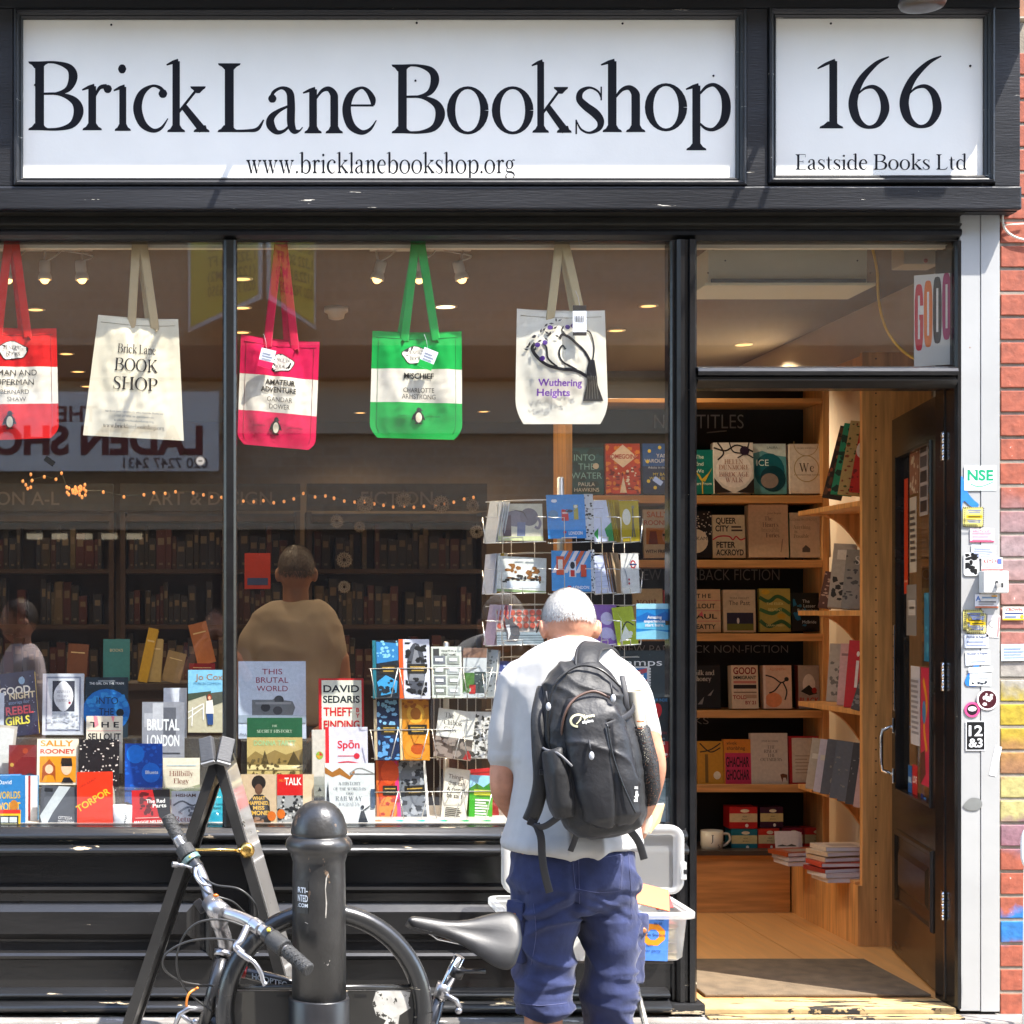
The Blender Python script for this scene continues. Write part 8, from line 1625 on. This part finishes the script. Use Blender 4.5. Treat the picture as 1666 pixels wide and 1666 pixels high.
# --- shirt
SH = mat('white_jersey', (.41, .40, .385), rough=.85, spec=.2, var=.05, vs=30, bump=.5, bs=16, sheen=.1)
q = MB(SH)
torso(q, [(925, 1044, -.655, 37, .062, -.30), (925, 1052, -.665, 50, .072, -.32), (926, 1066, -.68, 74, .09, -.3), (927, 1088, -.695, 96, .108, -.25), (927, 1118, -.705, 104, .12, -.15), (928, 1160, -.715, 101, .128), (929, 1215, -.725, 95, .128), (930, 1265, -.735, 92, .126), (930, 1310, -.745, 96, .134), (929, 1350, -.75, 103, .150), (928, 1372, -.75, 107, .160), (928, 1378, -.75, 107, .160)], 2.35)
limb(q, [(848, 1104, -.70, .058), (834, 1138, -.70, .061), (826, 1185, -.70, .055), (823, 1234, -.69, .050)])
limb(q, [(1000, 1098, -.70, .060), (1022, 1130, -.71, .066), (1036, 1160, -.72, .062), (1046, 1192, -.72, .058)])
def shirt_d(c, n):
    py = VY - (c.z - CZ) * F / (c.y + 6); px = VX + c.x * F / (c.y + 6)
    lowr = min(1, max(0, (py - 1200) / 120))
    a = .015 * ridged(c + Vector((c.z * .3, 0, 0)), (7, 4, 3.2), 3) ** 3 * (.35 + lowr) + .003 * noise.noise(Vector((c.x * 16, c.y * 8, c.z * 9))) + .009 * noise.noise(Vector((c.x * 9 + c.z * 6, c.y * 5, c.z * 4 - c.x * 5)))
    if 1225 < py < 1240 and px < 850: a += .0025
    if py > 1366: a += .002
    return a
blob(q, 'shirt', .0075, 6, shirt_d, man)
# --- body: head, neck, arms, hands, shins in one skin
q = MB(SKIN)
HC = P(925, 1010, -.60); HM = head(q, HC, .080, .098, .118, -26)
limb(q, [(926, 1075, -.66, .058), (925, 1050, -.645, .054), (925, 1025, -.61, .052)])
limb(q, [(836, 1160, -.70, .038), (822, 1225, -.69, .042), (818, 1282, -.685, .039), (832, 1312, -.60, .035), (852, 1340, -.48, .027), (858, 1346, -.45, .024)])
limb(q, [(1036, 1150, -.72, .048), (1052, 1200, -.73, .044), (1064, 1246, -.735, .037), (1058, 1285, -.70, .034), (1050, 1316, -.66, .026), (1049, 1322, -.655, .024)])
hand(q, P(858, 1346, -.45), (.25, .9, -.35), (.2, -.3, -.9), 1, .5)
hand(q, P(1049, 1322, -.655), (-.02, .32, -.95), (-.8, .5, .1), -1, 1.1, .95)
limb(q, [(926, 1060, -.66, .055), (928, 1150, -.71, .075), (930, 1300, -.735, .075), (932, 1400, -.75, .085)])
for x_ in (887, 990): limb(q, [(930, 1400, -.75, .08), (x_, 1470, -.755, .07), (x_, 1610, -.755, .06)])
for x_, y_ in ((842, 1130), (1016, 1130)): limb(q, [(928, 1120, -.70, .06), (x_, y_, -.70, .038), (x_ - 2, y_ + 40, -.70, .038)])
limb(q, [(885, 1600, -.76, .062), (884, 1660, -.78, .058), (882, 1740, -.77, .052), (880, 1830, -.76, .036), (880, 1852, -.755, .036)])
limb(q, [(992, 1600, -.74, .062), (992, 1660, -.76, .058), (992, 1740, -.75, .052), (994, 1830, -.74, .036), (994, 1852, -.735, .036)])
blob(q, 'body', .0062, 4, None, man)
HAIR = [mat('hair_white', (.50, .48, .45), rough=.7), mat('hair_pale', (.44, .42, .39), rough=.7), mat('hair_grey', (.36, .34, .32), rough=.7)]
hair(man, HM, .080, .098, .118, HAIR, -.34, 11000, .010, 3, spread=.15)
q = MB(BPLAS); a = HM @ Vector((.083, -.02, .004)); q.tube([HM @ Vector((.082, .10, .008)), HM @ Vector((.084, .01, .008)), HM @ Vector((.083, -.012, .002)), HM @ Vector((.080, -.024, -.014))], .0024, 6); q.tube([HM @ Vector((-.082, .10, .008)), HM @ Vector((-.084, .01, .008)), HM @ Vector((-.080, -.024, -.012))], .0024, 6)
for s_ in (-1, 1): q.tube([HM @ Vector((s_ * (.035 + .026 * math.cos(t_)), .106, .004 + .02 * math.sin(t_))) for t_ in [i * .35 for i in range(19)]], .0018, 5)
q.build('glasses', man)
# --- shorts
NAVY = mat('navy_cotton', (.027, .035, .092), rough=.85, spec=.2, var=.25, vs=22, bump=.6, bs=38, sheen=.15)
q = MB(NAVY)
torso(q, [(931, 1345, -.75, 88, .118), (932, 1370, -.752, 95, .128), (932, 1390, -.755, 99, .136), (934, 1430, -.76, 102, .145), (936, 1462, -.758, 103, .142), (938, 1478, -.755, 101, .12)], 2.5)
def leg(rows): q.loft([ringe(P(a, b, Y), w_ / S(Y), d_, p=2.4) for a, b, Y, w_, d_ in rows], True, True)
leg([(884, 1425, -.765, 52, .12), (888, 1475, -.765, 53, .125), (890, 1510, -.765, 48, .110), (889, 1555, -.765, 43, .098), (884, 1605, -.765, 41, .09), (882, 1636, -.77, 40, .088), (881, 1649, -.77, 41, .088)])
leg([(985, 1425, -.75, 51, .12), (989, 1475, -.75, 50, .122), (992, 1510, -.75, 44, .108), (994, 1555, -.75, 39, .098), (993, 1605, -.75, 37, .09), (991, 1650, -.752, 36.5, .088), (990, 1684, -.752, 37, .088)])
def navy_d(c, n):
    py = VY - (c.z - CZ) * F / (c.y + 6); px = VX + c.x * F / (c.y + 6)
    a = .015 * ridged(c + Vector((c.z * .35 if px > 940 else -c.z * .35, 0, 0)), (5, 4, 9), 8) ** 3 + .006 * noise.noise(Vector((c.x * 14, c.y * 12, c.z * 24))) + .010 * noise.noise(Vector((c.x * 6 + c.z * 5, c.y * 5, c.z * 7)))
    if py > 1590: a += .007 * ridged(c, (4, 4, 16), 2) ** 2
    if 1380 < py < 1480: a -= .016 * math.exp(-((px - 940) / 9) ** 2)
    a *= min(1, max(.15, (py - 1375) / 60))
    if 1632 < py < 1650 and px < 940: a += .005
    if py < 1450 and 932 < px < 1010 and py > 1386 and n.y < 0: a += .0035
    if 1386 < py < 1398 and 930 < px < 1012 and n.y < 0: a += .003
    if 1452 < py < 1500: a -= .008 * ridged(c + Vector((0, 0, c.x * (.5 if px > 940 else -.5))), (3, 3, 22), 5) ** 2
    return a
blob(q, 'shorts', .0068, 3, navy_d, man)
def pocket(name, rect, Y, th, roll, flap=True, yaw=0):
    q = MB(NAVY); x0_, y0_, x1_, y1_ = rect; s_ = S(Y); W, H = (x1_ - x0_) / s_, (y1_ - y0_) / s_
    M = Matrix.Translation(P((x0_ + x1_) / 2, y1_, Y)) @ Matrix.Rotation(R(yaw), 4, 'Z') @ Matrix.Rotation(R(roll), 4, 'Y')
    q.box(-W / 2, W / 2, -th, th, 0, H, b=min(.006, th * .8), M=M)
    if flap: q.box(-W / 2 - .004, W / 2 + .004, -th - .006, th * .5, H * .74, H * 1.04, b=.003, M=M)
    o = blob(q, name, .0045, 4, lambda c, n: .004 * noise.noise(c * 26) + .003 * ridged(c, (10, 10, 24), 4) ** 3, man)
    q = MB(mat('coconut_button', (.4, .14, .05), rough=.35)); b = M @ Vector((0, -th - .0075, H * .80)); q.lathe([(.0025, -.001), (.008, 0), (.0085, .002), (.004, .003)], b, 14, Matrix.Rotation(R(90), 4, 'X')); q.build('button', o)
    return o
pocket('cargo_pocket', (828, 1468, 858, 1566), -.80, .020, 2, yaw=-48); pocket('cargo_pocket', (1014, 1490, 1046, 1600), -.785, .022, 4, yaw=44)
from mathutils.bvhtree import BVHTree
def surface_of(*objs):                                   # finds points on finished cloth so that seams and prints lie on it
    vs, fs = [], []
    for o in objs:
        b = len(vs); o_ = ORG[o.name]; vs += [v.co + o_ for v in o.data.vertices]; fs += [[b + i for i in p.vertices] for p in o.data.polygons]
    return BVHTree.FromPolygons(vs, fs)
SHORTS = [o for o in man.children if o.name.startswith('shorts')][0]
tr_ = surface_of(SHORTS)
def on(tree, px, py, off=.001):
    d = (P(px, py, -.7) - Vector((0, CY, CZ))).normalized(); h = tree.ray_cast(Vector((0, CY, CZ)), d)
    return (h[0] + h[1] * off) if h[0] is not None else P(px, py, -.9)
STM = mat('seam_thread', (.07, .078, .17), rough=.8)
def seam(pts, off=.0006, r=.0011): q = MB(STM); q.tube([on(tr_, a, b, off) for a, b in crom(pts, 8)], r, 5); q.build('seam', man)
for pl in (((932, 1390), (970, 1396), (1010, 1390)), ((1010, 1390), (1011, 1420), (1009, 1449)), ((1009, 1449), (975, 1452), (936, 1446)), ((936, 1446), (933, 1418), (932, 1390)), ((846, 1386), (880, 1392), (908, 1386)), ((941, 1385), (942, 1420), (943, 1470)), ((1022, 1385), (1026, 1440), (1027, 1490)), ((842, 1632), (880, 1636), (922, 1632)), ((868, 1470), (872, 1520), (864, 1570))): seam(pl)
for a, b in ((973, 1393), (852, 1386)):
    q = MB(MATS['coconut_button']); q.ball(on(tr_, a, b, .001), (.0075, .004, .0075), 12, 8); q.build('button', man)
for cx, Y in ((880, -.755), (994, -.735)):
    q = MB(mat('brown_shoe', (.10, .055, .03), rough=.5)); c = P(cx, 1850, Y); 
    q.loft([ringe((c.x, c.y + .06, GZ + z_), w_, d_) for z_, w_, d_ in ((0, .048, .135), (.03, .05, .138), (.06, .045, .11), (.09, .04, .075), (.1, .038, .06))], True, True); q.build('shoe', man)
# booklet in the right hand
bkl = thing('booklet', 'tan paper booklet curled in the right hand of the man', 'booklet', P(1062, 1352, -.62))
q = MB(mat('booklet_tan', (.52, .36, .18), rough=.6, var=.2, vs=14)); A = [P(1050, 1312, -.64), P(1082, 1308, -.52), P(1074, 1338, -.53), P(1058, 1356, -.63)]
for k_, m_ in ((0, 'booklet_tan'), (1, None)):
    q.mat(MATS['booklet_tan'] if k_ == 0 else mat('booklet_page', (.6, .54, .44), rough=.7)); off = Vector((-.004 * k_, -.004 * k_, .004 * k_)); q.loft([[v + off for v in A], [v + off + Vector((-.001, -.002, 0)) for v in A]], True, False)
q.tube(crom([tuple(P(*p)) for p in ((1046, 1300, -.665), (1052, 1318, -.67), (1055, 1338, -.665), (1048, 1356, -.66))]), .012, 8, flat=(1, .2)); q.build('sheets', bkl)

# ------------------------------------------------------------------ backpack
PK = mat('pack_nylon', (.008, .008, .009), rough=.55, spec=.38, var=.25, vs=14, bump=.55, bs=48, sheen=.1)
PKG = mat('pack_nylon_grey', (.013, .013, .015), rough=.5, spec=.4, var=.2, vs=14, bump=.55, bs=42)
WEB = mat('pack_webbing', (.014, .014, .017), rough=.6, var=.15, vs=90)
PC = P(962, 1213, -.955)
PM = Matrix.Translation(PC) @ Matrix.Rotation(R(-10), 4, 'Y') @ Matrix.Rotation(R(-7), 4, 'X')
pk = thing('backpack', 'black nylon backpack slung tilted on the man\'s right shoulder', 'backpack', PC)
def prings(rows, p=3.0): return [[PM @ v for v in ringe((cx, cy, z), hw, hd, 28, p)] for z, hw, hd, cx, cy in rows]
q = MB(PK)
q.loft(prings([(-.268, .05, .04, .0, .01), (-.255, .09, .066, 0, .01), (-.22, .118, .084, 0, .01), (-.14, .134, .094, 0, .005), (-.04, .140, .096, 0, .005), (.06, .136, .092, 0, .008), (.14, .120, .082, 0, .014), (.20, .098, .066, 0, .022), (.235, .07, .05, 0, .03), (.252, .035, .028, 0, .035)]), True, True)
def pack_d(c, n):
    l = PM.inverted() @ c
    return .006 * noise.noise(Vector((l.x * 9, l.y * 7, l.z * 8))) + .007 * ridged(l + Vector((l.z * .5, 0, 0)), (9, 5, 7), 6) ** 4 * (1.2 if l.z > .1 else .6) + .0022 * noise.noise(l * 38)
blob(q, 'pack_body', .006, 4, pack_d, pk)
q = MB(PKG)
q.loft(prings([(-.235, .05, .03, .006, -.062), (-.21, .078, .05, .006, -.066), (-.12, .092, .056, .006, -.072), (0, .092, .054, .004, -.074), (.08, .084, .046, .0, -.068), (.125, .066, .036, -.004, -.058), (.148, .035, .024, -.006, -.05)], 2.6), True, True)
def pock_d(c, n):
    l = PM.inverted() @ c
    return .005 * noise.noise(Vector((l.x * 12, 0, l.z * 10 + 4))) + .006 * ridged(l + Vector((l.z * .7, 0, 0)), (8, 4, 10), 1) ** 4 - .008 * math.exp(-((l.x - .035 - .12 * (l.z - .02)) / .006) ** 2) * (l.z < .06)
blob(q, 'front_pocket', .0055, 3, pock_d, pk)
lp = lambda x, y, z: PM @ Vector((x, y, z))
q = MB(mat('zip_brown', (.10, .055, .04), rough=.5)); q.tube(crom([tuple(lp(*a)) for a in ((-.092, -.06, .02), (-.088, -.085, .07), (-.066, -.098, .115), (-.03, -.092, .142), (.02, -.09, .15), (.06, -.09, .125))]), .0038, 6); q.build('zip', pk)
q = MB(mat('zip_black', (.012, .012, .012), rough=.3)); q.tube(crom([tuple(lp(*a)) for a in ((-.128, -.045, -.05), (-.126, -.055, .06), (-.108, -.06, .14), (-.07, -.055, .2), (0, -.04, .232), (.06, -.05, .21), (.105, -.06, .15))]), .0036, 6); q.tube(crom([tuple(lp(*a)) for a in ((.03, -.128, .05), (.028, -.132, -.04), (.04, -.132, -.13), (.06, -.125, -.21))]), .003, 6); q.build('zip', pk)
for a, lb in (((-.03, -.135, -.03), None), ((-.112, -.075, .13), None), ((.07, -.10, .12), None)):
    q = MB(WEB); q.tube([lp(a[0], a[1], a[2] + .045), lp(a[0] - .003, a[1] - .004, a[2] + .01)], .003, 6); q.mat(mat('zip_pull_grey', (.42, .43, .45), rough=.4)); q.ball(lp(a[0] - .003, a[1] - .006, a[2]), (.0075, .005, .012), 12, 8); q.build('zip_pull', pk)
LOGO = mat('logo_pale', (.62, .58, .36), rough=.6); LOGW = mat('logo_white', (.6, .6, .58), rough=.6)
PT = surface_of(*[o for o in pk.children if o.name.split('.')[0] in ('front_pocket', 'pack_body')])
PDIR = (PM.to_3x3() @ Vector((0, 1, 0))).normalized()
def pfront(u, v, k):
    h = PT.ray_cast(lp(u, -.4, v), PDIR)
    return h[0] - PDIR * (.0008 + .0004 * k) if h[0] is not None else lp(u, -.13, v)
q = MB(LOGO)
sw = [(-.045 + .02 * math.cos(t_), .075 + .017 * math.sin(t_)) for t_ in [i * .3 for i in range(16)]]
vs, fs, _ = strokes_geo([[(a, b, .006) for a, b in sw]]); q.add([pfront(a, b, 2) for a, b in vs], fs)
for j in range(3):
    vs, fs, _ = strokes_geo([[(-.052 + .006 * j, .066 + .004 * j, .003), (-.036, .078 + .003 * j, .003)]]); q.add([pfront(a, b, 2.5) for a, b in vs], fs)
put_text(q, 'lowe', LOGO, pfront, -.026, .078, .011, 'l', bold=.05, k=2); put_text(q, 'alpine', LOGW, pfront, -.036, .064, .010, 'l', bold=.04, k=2)
q.build('logo', pk)
q = MB(LOGW)
put_text(q, 'Edge II', LOGW, pfront, .076, -.18, .012, 'l', bold=.04, k=4, ang=1.35); q.build('model_lettering', pk)
def strap(name, pts, hw, th, m=WEB, up=None, n=7):
    q = MB(m); q.tube(crom([tuple(P(*a)) for a in pts], n), hw, 10, flat=(1, th / hw), up=up or (1, 0, 0)); return q.build(name, pk)
strap('shoulder_strap', [(958, 1106, -.93), (954, 1080, -.925), (958, 1058, -.87), (970, 1050, -.77), (990, 1060, -.64), (1006, 1110, -.575), (1012, 1190, -.58)], .036, .011, PK)
strap('strap_edge', [(940, 1106, -.935), (936, 1082, -.93), (940, 1058, -.875), (953, 1049, -.775), (974, 1058, -.65)], .005, .013, PKG)
strap('shoulder_strap', [(886, 1120, -.90), (877, 1165, -.96), (878, 1220, -.985), (880, 1270, -.985), (872, 1310, -.97), (862, 1335, -.955)], .023, .011, PK)
strap('webbing_strap', [(864, 1330, -.955), (868, 1342, -.965), (884, 1345, -.985), (905, 1332, -1.0), (925, 1315, -1.0)], .010, .0018, WEB, (0, 0, 1))
strap('webbing_strap', [(872, 1340, -.97), (880, 1362, -.975), (882, 1392, -.97), (886, 1420, -.965), (894, 1452, -.955)], .0115, .0016)
strap('webbing_strap', [(915, 1300, -1.0), (905, 1275, -1.0), (893, 1265, -1.0)], .008, .0016)
strap('webbing_strap', [(938, 1335, -.98), (937, 1360, -.965), (928, 1385, -.955)], .009, .0016)
strap('webbing_strap', [(1010, 1335, -.98), (1026, 1352, -.97), (1040, 1372, -.955), (1048, 1398, -.945)], .011, .0016)
strap('webbing_strap', [(878, 1210, -.99), (884, 1240, -.985), (880, 1268, -.985)], .010, .0016, PKG)
q = MB(BPLAS); q.box(-.014, .014, -.006, .006, -.011, .011, b=.003, M=Matrix.Translation(P(866, 1338, -.965)) @ Matrix.Rotation(R(20), 4, 'Y')); q.build('buckle', pk)
q = MB(BPLAS); q.box(-.012, .012, -.005, .005, -.008, .008, b=.002, M=Matrix.Translation(P(884, 1256, -1.0))); q.build('buckle', pk)
q = MB(PK); q.loft(prings([(-.19, .03, .05, -.118, -.02), (-.16, .036, .062, -.122, -.03), (-.06, .038, .066, -.122, -.034), (.005, .034, .06, -.12, -.03), (.008, .03, .054, -.118, -.03)], 2.4), True, True); blob(q, 'side_pocket', .0055, 3, lambda c, n: .004 * ridged(PM.inverted() @ c, (16, 6, 6), 2) ** 3, pk)
q = MB(mat('grey_binding', (.12, .12, .13), rough=.5)); q.tube(crom([tuple(lp(*a)) for a in ((-.150, .0, .03), (-.142, -.06, .01), (-.115, -.094, -.008), (-.085, -.102, -.05))]), .004, 6); q.build('pocket_binding', pk)
def mesh_mat():
    m = bpy.data.materials.new('black_netting'); m.use_nodes = True; nt = m.node_tree; L = nt.links.new; b = nt.nodes['Principled BSDF']; b.inputs['Base Color'].default_value = (.015, .015, .015, 1); b.inputs['Roughness'].default_value = .6
    tc = node(nt, 'ShaderNodeTexCoord'); v = node(nt, 'ShaderNodeTexVoronoi'); v.inputs['Scale'].default_value = 260; L(tc.outputs['Object'], v.inputs[0]); lt = node(nt, 'ShaderNodeMath', operation='LESS_THAN'); lt.inputs[1].default_value = .36; L(v.outputs['Distance'], lt.inputs[0])
    tr = node(nt, 'ShaderNodeBsdfTransparent'); mx = node(nt, 'ShaderNodeMixShader'); L(lt.outputs[0], mx.inputs[0]); L(b.outputs[0], mx.inputs[1]); L(tr.outputs[0], mx.inputs[2]); L(mx.outputs[0], nt.nodes['Material Output'].inputs[0]); return m
q = MB(mesh_mat()); q.loft(prings([(-.2, .02, .05, .128, .0), (-.16, .030, .062, .136, -.01), (-.08, .034, .066, .142, -.012), (.02, .03, .058, .142, -.01), (.03, .026, .054, .14, -.01)], 2.2), False, True); q.build('mesh_pocket', pk)
strap('compression_strap', [(985, 1182, -1.065), (1008, 1172, -1.05), (1028, 1158, -1.0), (1032, 1140, -.95)], .010, .003, WEB, (0, 0, 1))
strap('compression_strap', [(1012, 1100, -.96), (1018, 1130, -.99), (1022, 1160, -.995), (1040, 1200, -.96)], .008, .002)
nw = thing('newspaper', 'rolled cream newspaper tucked in the side pocket of the backpack', 'newspaper', P(1042, 1222, -.955))
q = MB(mat('newsprint', (.60, .55, .44), rough=.8, var=.12, vs=30)); A, B = P(1032, 1124, -.955), P(1044, 1240, -.945); ax_ = (B - A).normalized(); u_ = ax_.orthogonal().normalized(); v_ = ax_.cross(u_)
sp_ = [[A.lerp(B, t_) + (u_ * math.cos(a) + v_ * math.sin(a)) * (.020 + .0006 * a) for a in [i * .4 for i in range(26)]] for t_ in (0, .25, .5, .75, 1)]
q.loft(sp_, False, True, closed=False); q.tube([A + ax_ * .004, B], .0195, 16)
q.mat(mat('print_b86030', 'b86030'))
for k_ in range(5): q.tube([A.lerp(B, .42 + .1 * k_) + (Vector((-.010, -.0335, 0))), A.lerp(B, .42 + .1 * k_) + Vector((.012, -.033, 0))], .0022, 5)
q.build('roll', nw)

# ------------------------------------------------------------------ shopper inside
sh2 = thing('person', 'dark haired shopper in a beige T-shirt standing inside with back to the window', 'person', P(480, 1500, 1.75))
o2 = ORG[sh2.name]; sh2.location.z = FZ; ORG[sh2.name] = Vector((o2.x, o2.y, FZ))
q = MB(mat('beige_jersey', (.24, .19, .14), rough=.9, var=.05, vs=30))
torso(q, [(481, 978, 1.72, 38, .06), (481, 984, 1.72, 50, .075), (480, 996, 1.72, 64, .1), (478, 1018, 1.72, 74, .12), (476, 1060, 1.72, 72, .125), (474, 1110, 1.72, 73, .12), (474, 1180, 1.72, 74, .125)])
limb(q, [(424, 1016, 1.72, .055), (412, 1045, 1.72, .058), (406, 1090, 1.71, .054), (404, 1100, 1.71, .052)]); limb(q, [(530, 1014, 1.72, .055), (540, 1045, 1.72, .058), (542, 1090, 1.72, .052)])
blob(q, 'shirt', .011, 5, lambda c, n: .018 * noise.noise(Vector((c.x * 9 + c.z * 4, c.y * 5, c.z * 6))) + .008 * ridged(c + Vector((c.z * .4, 0, 0)), (6, 4, 5), 4) ** 3, sh2)
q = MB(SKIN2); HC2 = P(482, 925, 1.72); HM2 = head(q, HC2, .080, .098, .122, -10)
limb(q, [(481, 985, 1.72, .06), (481, 945, 1.72, .057)]); limb(q, [(398, 1070, 1.71, .045), (394, 1120, 1.7, .04), (410, 1165, 1.6, .032), (430, 1180, 1.5, .026)]); limb(q, [(552, 1070, 1.72, .045), (556, 1125, 1.72, .04), (545, 1170, 1.62, .032), (535, 1185, 1.55, .026)])
hand(q, P(430, 1180, 1.5), (.5, .8, -.1), (0, 0, -1), 1, .6); hand(q, P(535, 1185, 1.55), (-.4, .8, -.1), (0, 0, -1), -1, .6)
limb(q, [(481, 980, 1.72, .055), (478, 1100, 1.72, .08), (476, 1230, 1.72, .085)])
for x_, y_ in ((412, 1040), (540, 1040)): limb(q, [(480, 1030, 1.72, .06), (x_, y_, 1.72, .05), (x_ - 3, y_ + 40, 1.72, .045)])
for x_ in (452, 500): limb(q, [(476, 1230, 1.72, .08), (x_, 1300, 1.72, .06), (x_, 1420, 1.72, .05)])
for x_ in (452, 500): limb(q, [(x_, 1420, 1.72, .05), (x_, 1500, 1.72, .04)])
blob(q, 'body', .0085, 3, None, sh2)
hair(sh2, HM2, .080, .098, .122, [mat('hair_brown', (.035, .02, .012), rough=.5), mat('hair_brown_pale', (.07, .04, .022), rough=.5)], -.45, 4500, .018, 5)  # strands in a darker and a paler brown, picked at random
q = MB(mat('dark_trousers', (.03, .03, .035), rough=.8)); torso(q, [(475, 1175, 1.72, 70, .12), (476, 1230, 1.72, 70, .125), (476, 1260, 1.72, 68, .11)])
for x_ in (450, 502): q.loft([ringe(P(x_, y_, 1.72), w_, w_) for y_, w_ in ((1230, .09), (1330, .075), (1470, .06))], True, True)
blob(q, 'trousers', .012, 3, None, sh2)
for x_ in (452, 500):
    q = MB(MATS['brown_shoe']); c = P(x_, 1480, 1.72); q.loft([ringe((c.x, c.y + .05, FZ + z_), w_, d_) for z_, w_, d_ in ((0, .048, .135), (.03, .05, .138), (.07, .045, .09), (.1, .04, .06))], True, True); q.build('shoe', sh2)

# ------------------------------------------------------------------ people out in the street, seen only mirrored in the glass
def passer(label, x, y, rz, shirt, legs, hairm, arms, h=1.0):
    t = thing('person', label, 'person', (x, y, GZ), (0, 0, R(rz)))
    def rows(mb, rs): mb.loft([ringe((cx, cy, z * h), a, b) for z, a, b, cx, cy in rs], True, True)
    def lm(mb, pts):
        c = crom(pts, 5); mb.tube([q_[:3] for q_ in c], [q_[3] for q_ in c], 14)
        for k_ in (0, -1): mb.ball(c[k_][:3], c[k_][3] * .98, 12, 8)
    Mr = Matrix.Identity(4)
    q = MB(shirt); rows(q, [(1.50 , .06, .06, 0, 0), (1.46, .13, .09, 0, 0), (1.40, .19, .11, 0, 0), (1.25, .18, .12, 0, 0), (1.05, .16, .11, 0, 0), (.92, .18, .12, 0, 0)])
    for s_, a in zip((-1, 1), arms): lm(q, [(s_ * .19, 0, 1.40 * h, .058)] + [(a[0][0] * s_, a[0][1], a[0][2] * h, .05)])
    o = blob(q, 'shirt', .012, 4, lambda c, n: .008 * noise.noise(c * 9), None); o.parent = t
    q = MB(SKIN); head(q, Vector((0, .02, 1.63 * h)), .078, .097, .12, -4); lm(q, [(0, 0, 1.4 * h, .05), (0, .01, 1.56 * h, .05)]); lm(q, [(0, 0, 1.4 * h, .07), (0, 0, .8 * h, .08)])
    for s_, a in zip((-1, 1), arms):
        lm(q, [(0, 0, 1.38 * h, .05), (s_ * .17, 0, 1.38 * h, .042)]); lm(q, [(s_ * .17, 0, 1.38 * h, .042)] + [(p_[0] * s_, p_[1], p_[2] * h, r_) for p_, r_ in zip(a, (.04, .027))])
        w_, e_ = Vector((a[1][0] * s_, a[1][1], a[1][2] * h)), Vector((a[0][0] * s_, a[0][1], a[0][2] * h)); hand(q, w_, w_ - e_, (-s_, .2, 0), s_, .8)
        lm(q, [(0, 0, .85 * h, .07), (s_ * .09, 0, .8 * h, .06), (s_ * .09, .01, .45, .045), (s_ * .09, 0, .08, .035)])
    o = blob(q, 'body', .0085, 3, None, None); o.parent = t
    ho = hair(t, Matrix.Translation((0, .02, 1.63 * h)) @ Matrix.Rotation(R(-4), 4, 'X'), .078, .097, .12, hairm, -.5, 1500, .02, 9, local=True)
    q = MB(legs); rows(q, [(.98, .165, .11, 0, 0), (.85, .18, .125, 0, 0), (.76, .16, .11, 0, 0)])
    for s_ in (-1, 1): q.loft([ringe((s_ * .09, 0, z), a, a) for z, a in ((.85, .095), (.5, .075), (.09, .065))], True, True)
    o = blob(q, 'trousers', .012, 3, None, None); o.parent = t
    for s_ in (-1, 1):
        q = MB(MATS['brown_shoe']); q.loft([ringe((s_ * .09, .05, z), w_, d_) for z, w_, d_ in ((0, .046, .13), (.03, .048, .13), (.07, .04, .085), (.1, .036, .055))], True, True); q.build('shoe', t, True)
    return t
DH = [MATS['hair_brown'], MATS['hair_brown_pale']]
passer('passer-by in a pale pink shirt in the street, mirrored at the left of the window', -1.0, -3.0, 70, mat('pink_shirt', (.62, .50, .48), rough=.9), mat('grey_trousers', (.09, .09, .1), rough=.9), DH, (((.27, .02, 1.12), (.26, .22, .98)), ((.27, -.04, 1.12), (.26, .12, .92))))
ph = passer('photographer in a dark shirt with raised hands, mirrored beside the slim window post', 0.0, -6.32, 0, mat('dark_shirt', (.06, .05, .06), rough=.9), mat('grey_trousers', (.09, .09, .1), rough=.9), DH, (((.25, .08, 1.20), (.10, .16, 1.48)), ((.25, .08, 1.20), (.10, .16, 1.48))), .98)
